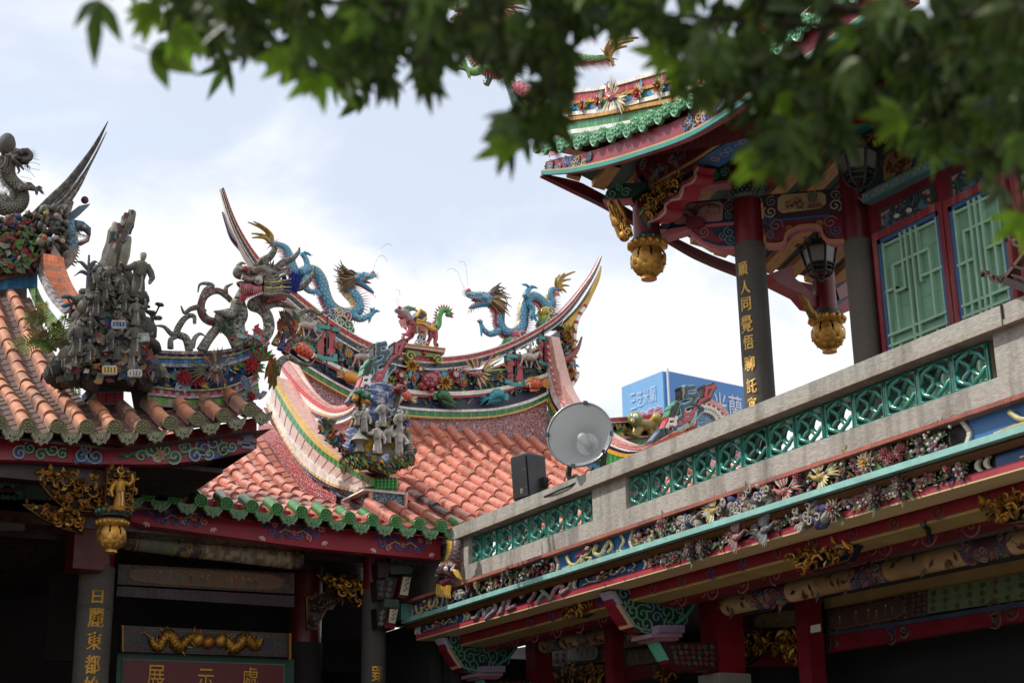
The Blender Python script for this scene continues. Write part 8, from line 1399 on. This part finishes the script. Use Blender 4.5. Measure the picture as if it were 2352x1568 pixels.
for i in range(40):t=random.random();p=TL_[int(t*39)]+UZ*random.uniform(.1,.5)+V((.04,0,0));m.spiral(p,V((0,random.choice([-1,1]),0)),UZ,.045,1.4,.013, oS, .006,jit(random.choice([C('b8a8a0'),C('3a2f5a'),C('6a8a80'),C('8a6a5a')]),.1),a0=i)
m.build('painted_frieze',M_PAINT,TW)
carvedpiece('gilded_bracket',[(850,130),(1050,0),(1500,-250),(1480,-160),(1200,40),(900,190)],120,.05,TW,lambda x,y:wx(x,y,.35),backing=C('2a1614'))
carvedpiece('gilded_bracket',[(600,820-260),(840,640-260),(1000,500-260),(1000,600-260),(840,760-260),(640,880-260)],90,.05,TW,lambda x,y:onX(*ZN(x+540, y+260),8.0),backing=C('2a1614'))
m=MB();nb=lambda x,y,X=7.75:onX(*ZN(x,y),X);m.prism([nb(1200,830),(nb(1800,500)),(nb(1800,580)),nb(1240,870)],V((.05,0,0)),C('6a8a90'));m.prism([nb(810, 1080), nb(1090,930),nb(1100,970),nb(860,1110)],V((.1,0,0)),C('3f8a78'));m.prism([nb(880,920),nb(990,880),nb(1050,820),nb(1260,860),nb(1100,960),nb(890,1010)], V((.1, 0,0)),C('8a1a28'));m.prism([nb(190,1360,7.45),nb(300,1290,7.45),nb(390,1330,7.45),nb(380,1400,7.45),nb(300,1440,7.45),nb(205,1420,7.45)],V((.1,0,0)),C('8a1a28'))
for x,y,r,X in((935,930,.07,7.745),(1055,870,.05,7.745),(265,1370,.06,7.445)):m.spiral(nb(x,y,X),V((0,1,0)),UZ,r,1.8,.014,oS,.006,C('c08a84'))
m.abox((7.9,3,5.55),(8.1,9.3,5.75),C('5a1018'));m.build('bracket_block',M_PAINT,TW)
UP=onX(*ZK(1845,235),7.3);m=MB();m.lathe(UP,UZ,[(0,.05),(.02,.06),(.06,.07),(.08,.06),(.12,.13),(.18,.145),(.24,.11),(.27,.08),(.29,.10),(.31,.085),(.33, .10), (.35,.085),(.37,.10),(.4,.08)],lambda i:jit(C('c07a3c') if i<6 else C('b08440'),.08),16)
for j in range(6):a=j*1.05;m.ball(UP+V((math.cos(a)*.05,math.sin(a)*.05,.02)),.03,C('a8602c'),5,4)
m.build('gilded_drop',M_GOLD,TW)
for i in range(6):
 mb=MB();a=onX(*ZK(1875+60*i,215+38*i),7.6);c2=onX(*ZK(2080+60*i,30+30*i),7.3);c2=a+(c2-a)*2.2;w=V((.0,-.10,-.03));mb.add([a,a+w,c2+w,c2],[(0,1,2,3)],jit(C('c0743c'),.1));mb.add([a+w,a+w*1.8,c2+w*1.8,c2+w],[(0,1,2,3)],C('3a4444'));mb.build('rafter',wr,TW)
m=MB();a=[onX(*ZK(*p),7.62) for p in((1840,205),(1940,305),(2080,370),(2060,300),(1900,190))];m.prism(a,V((.06,0,0)),C('5f1020'));m.build('eave_fascia', M_PAINT,TW)
def lantern(c,S,label):
 T=thing('hanging_lantern',c,label,'lantern','iron lanterns hanging in the drum tower veranda');m=MB();n=6;c=V(c)
 R_=lambda r,z,i:c+V((math.cos(rad(60*i+12))*r*S,math.sin(rad(60*i+12))*r*S,z*S));K1=C('17181a')
 for z,r,t in((.30,.30,.02),(.0,.24,.02),(-.14,.20,.022),(.42,.20,.02)):
  for i in range(n):m.tube([R_(r,z,i),R_(r,z,i+1)],t*S,K1,6)
 for i in range(n):
  m.tube([R_(.20,.42,i),R_(.31,.30,i),R_(.24,0,i),R_(.20,-.14,i),R_(.12,-.22,i)],.022*S,K1,6)
  for q_ in range(9):m.ball(R_(.31-.008*q_,.30-.033*q_,i),.020*S,K1,5,4)
  m.spiral(R_(.33,.38,i),V((math.cos(rad(60*i+12)),math.sin(rad(60*i+12)),0)),UZ,.06*S,1.2,.03*S,V((-math.sin(rad(60*i+12)),math.cos(rad(60*i+12)),0)),.01, K1)
  m.tube([R_(.22,-.05,i),R_(.22,-.05,i+1)],.012*S,C('3a3c3e'),5);m.tube([R_(.12,-.22,i),c-UZ*.26*S],.014*S,K1,5)
 m.ball(c-UZ*.28*S,.03*S,K1,6,5);m.tube([c+UZ*.42*S,c+UZ*.62*S,c+UZ*1.6*S],[.05*S,.02*S,.012*S],K1,6)
 m.add([R_(.2,.42,i) for i in range(6)],[(0,1,2,3,4,5)],K1);m.build('iron_frame',M_BLKPL,T)
 m=MB()
 for i in range(n):m.add([R_(.235,.01,i),R_(.235,.01,i+1),R_(.29,.29,i+1),R_(.29,.29,i)],[(0,1,2,3)],C('6a6660'))
 m.build('glass_pane',mat('milky_glass',.3,var=.1,vscale=2),T);return T
lc2=onX(*ZM(597,880),8.35);lantern(lc2,.50,'black iron lantern with milky panes hanging under the scalloped arch, above the lower lotus pendant')
lc1=onX(*ZM(842,300),7.8);lantern(lc1,.52,'black iron lantern with milky panes hanging before the corner column, by the lattice windows')
dp0=onX(*ZK(60,1000),6.55);dn0=V((RF.x,RF.y,0)).normalized();fG=lambda x,y,o=0:onP(*ZO(x,y),dp0-dn0*o,dn0)
kz=lambda x,y:((x*1100/2156+2100-500)*2352/1700,(y*1100/2156)*2352/1700)
grn=dict(side=C('5a8a3a'),dors=C('9a3a48'),belly=C('c9b890'),spine=C('b06a74'),tuft=C('a8843c'),mane=[C('8a4a34'),C('a8703c'),C('6a3a34')])
dragon('dragon_statue','green scaled dragon rearing on the corner of the drum tower eave behind the leaves',None,fG,[kz(650,450),kz(560,470),kz(430,470), kz(250,430),(2330,190),(2240,160),(2190,240),(2140,350),(2060,390),(1970,350),(1935,270),(1960,190),(2040,140),(2090,90),(2040,50),(1990,50)],.085,1,grn,(1970, 45, 1790,30,1800,110),[dict(p=[(1980,380),(1930,400),(1890,385)],c=[(1830,340),(1868,315),(1812,388),(1910,440)]),dict(p=[(2100,290),(2110,340),(2090,370)],c=[(2050, 380),(2080,400),(2130,380)])],[kz(890,297),kz(850,320),kz(800,365),kz(740,285),kz(655,325),kz(720,300),kz(690,520)],None,None,flip=-1)
CF=thing('carp_finial',fG(2150,480),'pink carp leaping over a dark teal wave at the corner of the drum tower eave','fish statue')
m=MB();P=smooth([fG(2000,470),fG(2040,400),fG(2110,420),fG(2150,500),fG(2190,600),fG(2260,700)],24);m.tube(P,[.03+.05*i/len(P) for i in range(len(P))], lambda i,j:jit(C('2a4a4a') if(i+j)%2 else C('4a6a64'),.2),9)
for i in range(22):p=P[min(len(P)-1,i)];m.petal(p,V((-.4,.3,.8)),-dn0,.06,.03,C('c9ccc6') if i<12 else C('3a5a74'),.2)
m.build('wave',M_GLAZE,CF)
m=MB();P=smooth([fG(2145,475,.12),fG(2190,490,.12),fG(2235,530,.12),fG(2255,590,.12)],14);m.tube(P,[.03+.035*math.sin(3.14*min(1,(i+1)/len(P))) for i in range(len(P))],lambda i,j:jit(C('b0505c') if(i+j)%2 else C('c9808a'),.12),9)
for p in P:m.spike(p+V((.03,0,.03)),p+V((.09,-.03,.07)),.012,C('c9b0a8'),4);
m.ball(P[0]+V((-.02,-.03,.02)),.014,WHITE,5,4);m.build('carp',M_GLAZE,CF)
RS=thing('rusty_rack',onX(*ZS(1800,1150),7.0),'rusty brown steel rack with two hooked prongs at the right edge above the stone rail','steel rack')
s_=lambda x,y,o=0:onX(*ZS(x,y),7.05-o);m=MB();B_=C('4a3230')
for dx,dy in((0,0),(288,-440)):
 m.prism([s_(x+dx,y+dy) for x,y in((1465,1110),(1480,1060),(1510,1028),(1545,1040),(1570,1085),(1610,1080),(1690,1110),(1690,1160),(1725,1200),(1640,1190), (1595,1165),(1580,1120),(1545,1080),(1515,1060),(1490,1080),(1485,1120))],V((.03,0,0)),B_);m.ball(s_(1625+dx,1110+dy,.01),.012,C('6a5450'),5,4)
m.build('hooked_prong',M_RUST,RS)
m=MB();m.prism([s_(1725,1195),s_(1790,1080),s_(2060,740),s_(2060,790),s_(1800,1130)],V((.06,0,0)),C('5a4038'));m.prism([s_(1690,1110),s_(1740,1100),s_(2100, 1240),s_(2100,1340),s_(1730,1200)],V((.1,0,0)),C('2e2322'))
for y in(960,1080):m.prism([s_(1870,y),s_(2100,y+70),s_(2100,y+110),s_(1860,y+30)],V((.05,0,0)),C('3a2a28'))
m.build('frame',M_RUST,RS)
# ================================================================ distant billboard building
zb=ray(1527,853).z*75/ray(1527,853).dot(RF);K0=onZ(1527,853,zb);KL=onZ(1433,890,zb);KRr=onZ(1715,892,zb);KR=K0+(KRr-K0)*1.25
BB=thing('billboard_building',K0,'distant white tower block with a blue printed billboard wrapped round its corner','building')
dwn=V((0,0,-1));Hb=7.5
m=MB();m.prism([K0+dwn*.3,KR+dwn*.3,KR+(KL-K0)+dwn*.3,KL+dwn*.3],dwn*60,C('c9ccd0'));
for i in range(10):a=KL+dwn*(1+i*1.5)+(KL-K0).normalized()*.2
m.build('wall',M_SIGN,BB)
dl=(KL-K0);dr=(KR-K0);nl=dl.cross(UZ).normalized();nl=nl if nl.dot(K0)<0 else -nl;nr_=dr.cross(UZ).normalized();nr_=nr_ if nr_.dot(K0)<0 else -nr_
SB=C('4f84c4')  # sign blue paled, distance haze is put into the base colour
m=MB();m.prism([K0,KL,KL+dwn*Hb,K0+dwn*Hb],nl*.15,C('6fa2d2'));m.prism([K0,KR,KR+dwn*Hb,K0+dwn*Hb],nr_*.15,SB);m.tube([K0+nr_*.2+UZ*.1,K0+nr_*.2+dwn*Hb], .06, C('c9d0d8'),5);o=m.build('billboard',M_SIGN,BB)  # left face painted a lighter blue to look sunlit, haze included
def sign(txt,org,dv,L,x0,x1,zc,h,n,col,outline=None,name='lettering'):
 dv=dv.normalized();m=MB();N=len(txt)
 for i,ch in enumerate(txt):
  c=org+dv*(L*(x0+(x1-x0)*(i+.5)/N))+dwn*zc;cw=abs(L*(x1-x0)/N)*.86
  if outline:
   for dx,dz in((-.08,0),(.08,0),(0,.08),(0,-.08),(.06,.06),(-.06,-.06)):flatwrite(m,ch,c+dv*dx+UZ*dz,dv*cw,UZ*h,n*.17,outline)
  flatwrite(m,ch,c,dv*cw,UZ*h,n*.2,col)
 m.build(name,M_SIGN,o)
LR,LL=dr.length,dl.length
Wt=C('d8dce4');PR=C('c8405a')
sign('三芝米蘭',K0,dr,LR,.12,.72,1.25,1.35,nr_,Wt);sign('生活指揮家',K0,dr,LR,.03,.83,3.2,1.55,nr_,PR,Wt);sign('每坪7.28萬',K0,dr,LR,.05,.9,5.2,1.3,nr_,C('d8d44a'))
dl2=K0-KL
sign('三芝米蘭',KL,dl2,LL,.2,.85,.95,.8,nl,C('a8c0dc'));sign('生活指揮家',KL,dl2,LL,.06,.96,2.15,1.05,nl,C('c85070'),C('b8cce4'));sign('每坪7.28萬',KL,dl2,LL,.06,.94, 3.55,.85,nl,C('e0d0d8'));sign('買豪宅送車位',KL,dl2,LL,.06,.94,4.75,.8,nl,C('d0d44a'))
# ================================================================ the overhanging tree
TR=thing('overhanging_tree',(3.2,-1.0,-1.6),'dark leafy tree branch hanging out of focus across the top of the photo','tree')
Dt=lambda x,y,d:ray(x,y).normalized()*d
m=MB();m.tube([V((3.4,-1.0,-1.6)),V((3.3,-.9,0.5)),V((3.0,-.4,2.2)),V((2.7,.5,3.2))],[.20,.17,.13,.10],C('4a4036'),12);m.build('trunk',M_DARK,TR)
m=MB();lf=MB();random.seed(23)
LP=[(0,.05),(.18,.34),(.42,.5),(.68,.34),(.88,.12),(1.0,0)]
def lobe(b,d,n,L,w,col):
 sd=d.cross(n).normalized();n=sd.cross(d).normalized();vs=[]
 for t,ww in LP:c=b+d*L*t-n*L*.2*t*t;vs+=[c-sd*w*ww+n*w*ww*.35,c,c+sd*w*ww+n*w*ww*.35]
 lf.add(vs,[(3*i+e,3*i+e+1,3*i+e+4,3*i+e+3) for i in range(5) for e in(0,1)],[mixc(col,C('8aa040'),.12) if e else col for i in range(5) for e in(0,1)],True)
def leaf(b,d,n,L,w,col):
 d=d.normalized();sd=d.cross(n).normalized();m.tube([b-d*L*.35,b],[.0012,.0012],C('4a4a28'),3)
 lobe(b,d,n,L,w*.78,col)
 for s_ in(-1,1):lobe(b,(d*.72+sd*s_*.62).normalized(),n,L*random.uniform(.62,.85),w*.66,jit(col,.1))
def twig(pts,r0):
 P=smooth(pts,12);m.tube(P,[r0*(1-.75*i/len(P)) for i in range(len(P))],C('3a3328'),5);return P
LCOL=[C('2f4016'),C('38501a'),C('263812'),C('46601f'),C('20300f')]
def spray(x,y,d,n,R_,L=.075,hang=0.7,bright=0):
 c=Dt(x,y,d)
 for i in range(n):
  a=random.uniform(0,6.28);rr=R_*math.sqrt(random.random());b=c+RX*math.cos(a)*rr*.7-RD*math.sin(a)*rr*.5+RF*random.uniform(-.18,.18)
  dr_=(RX*random.uniform(-.7,.7)+RD*(hang+random.uniform(-.5,.5))+RF*random.uniform(-.5,.5));nn=(-RF+RX*random.uniform(-.9,.9)+RD*random.uniform(-.9,.6)).normalized()
  leaf(b,dr_,nn,L*random.uniform(.65,1.15),L*random.uniform(.36,.52),jit(random.choice(LCOL),.25))
  if i%3==0:m.tube([c,b],[.003,.0015],C('3a3328'),4)
T=[(380,-10,10,40),(430,25,16,50),(470,55,14,42),(470,95,5,22),(540,30,18,50),(590,60,14,40),(600,95,3,16),(660,20,16,46),(720,15,14,44),(740,40,5,22), (790, 10,14,44),(840,40,14,40),(700,135,6,26),(740,150,5,22),(800,140,12,34),(815,180,6,22),(860,120,14,40),(885,150,6,24),(930,90,18,44),(960,120,8,26),(1000, 70, 16, 44),(1010,105,5,20),(1060,55,12,36),(880,60,12,40),(920,20,14,44),(990,10,16,46),(1090,10,12,36),(1130,85,8,28),(1180,60,18,42),(1190,120,10,30),(1240, 40, 22, 48),(1250,110,18,40),(1270,170,18,36),(1230,220,18,36),(1190,265,16,34),(1170,300,7,22),(1250,270,12,30),(1280,250,8,24),(1310,70,16,32),(1295,140,8,20), (1340,15,16,40),(1410,20,14,34),(1480,10,18,44),(1500,40,7,26),(1560,30,18,42),(1570,110,16,34),(1560,160,9,24),(1620,120,20,38),(1640,180,10,26),(1680,130,20, 44), (1700,190,12,32),(1740,150,16,38),(1640,50,20,46),(1700,40,10,36),(1780,60,10,36),(1720,95,14,36),(1790,160,16,40),(1800,230,18,38),(1830,200,18,38),(1860, 170, 18,42),(1800,300,18,34),(1790,350,12,28),(1840,300,18,34),(1850,355,10,26),(1830,385,5,18),(1880,250,18,40),(1900,310,10,28),(1930,180,20,44),(1960,120, 20, 48),(1940,240,10,30),(1990,60,22,52),(2060,40,24,56),(2040,110,14,44),(2060,170,8,30),(2130,60,24,56),(2120,180,12,36),(2110,230,12,36),(2140,280,10,30),(2170, 220,16,40),(2200,120,22,52),(2210,270,14,38),(2180,310,6,24),(2240,190,20,48),(2270,60,26,60),(2290,250,20,46),(2300,150,24,54),(2320,330,18,40),(2340,400, 12, 30),(2345,470,5,20),(2345,60,24,56),(2350,230,22,48),(2280,320,10,30)]
prev=None
for i,(x,y,n,R_) in enumerate(T):
 d=random.uniform(2.2,2.75);spray(x,y,d,max(2,int(n*.52)),R_/FD*d*.95,L=.064)
for x,y in((360,8),(675,128),(720,170),(1810,210),(1760,355),(2070,255),(2340,490),(410,70),(1180,330),(1535,125)):
 d=2.3;b=Dt(x,y,d)
 for q_ in range(2):leaf(b+RX*random.uniform(-.01,.01),RD*random.uniform(-.2,.9)-RX*random.uniform(-.2,.9),(-RF+RX*.3).normalized(),.06,.026,jit(C('6f9420'), .15))
for pts in([(2500,-60),(2200,40),(1900,60),(1600,40),(1300,30)],[(2000,30),(1700,-20),(1300,-40),(900,0),(600,10),(380,-5)],[(1900,60),(1850,180),(1820, 330)], [(1300,30),(1260,150),(1210,270)],[(2250,20),(2300,200),(2340,420)],[(950,0),(880,90),(810,170)],[(2150,40),(2140,180),(2130,280)],[(1650,40),(1620,150)]):twig([Dt(x,y,2.5) for x,y in pts],.009)
twig([V((2.7,.5,3.2)),V((2.5,1.3,3.0)),Dt(2500,-60,2.5)],.05)
for i in range(60):  # unseen crown above the view, added to keep sun off the hanging leaves
 x=random.uniform(200,2700);y=random.uniform(-900,-80);spray(x,y,random.uniform(2.2,3.2),18,.28,L=.085,hang=.3)
m.build('branch',M_DARK,TR);lf.build('leaves',M_LEAF,TR)
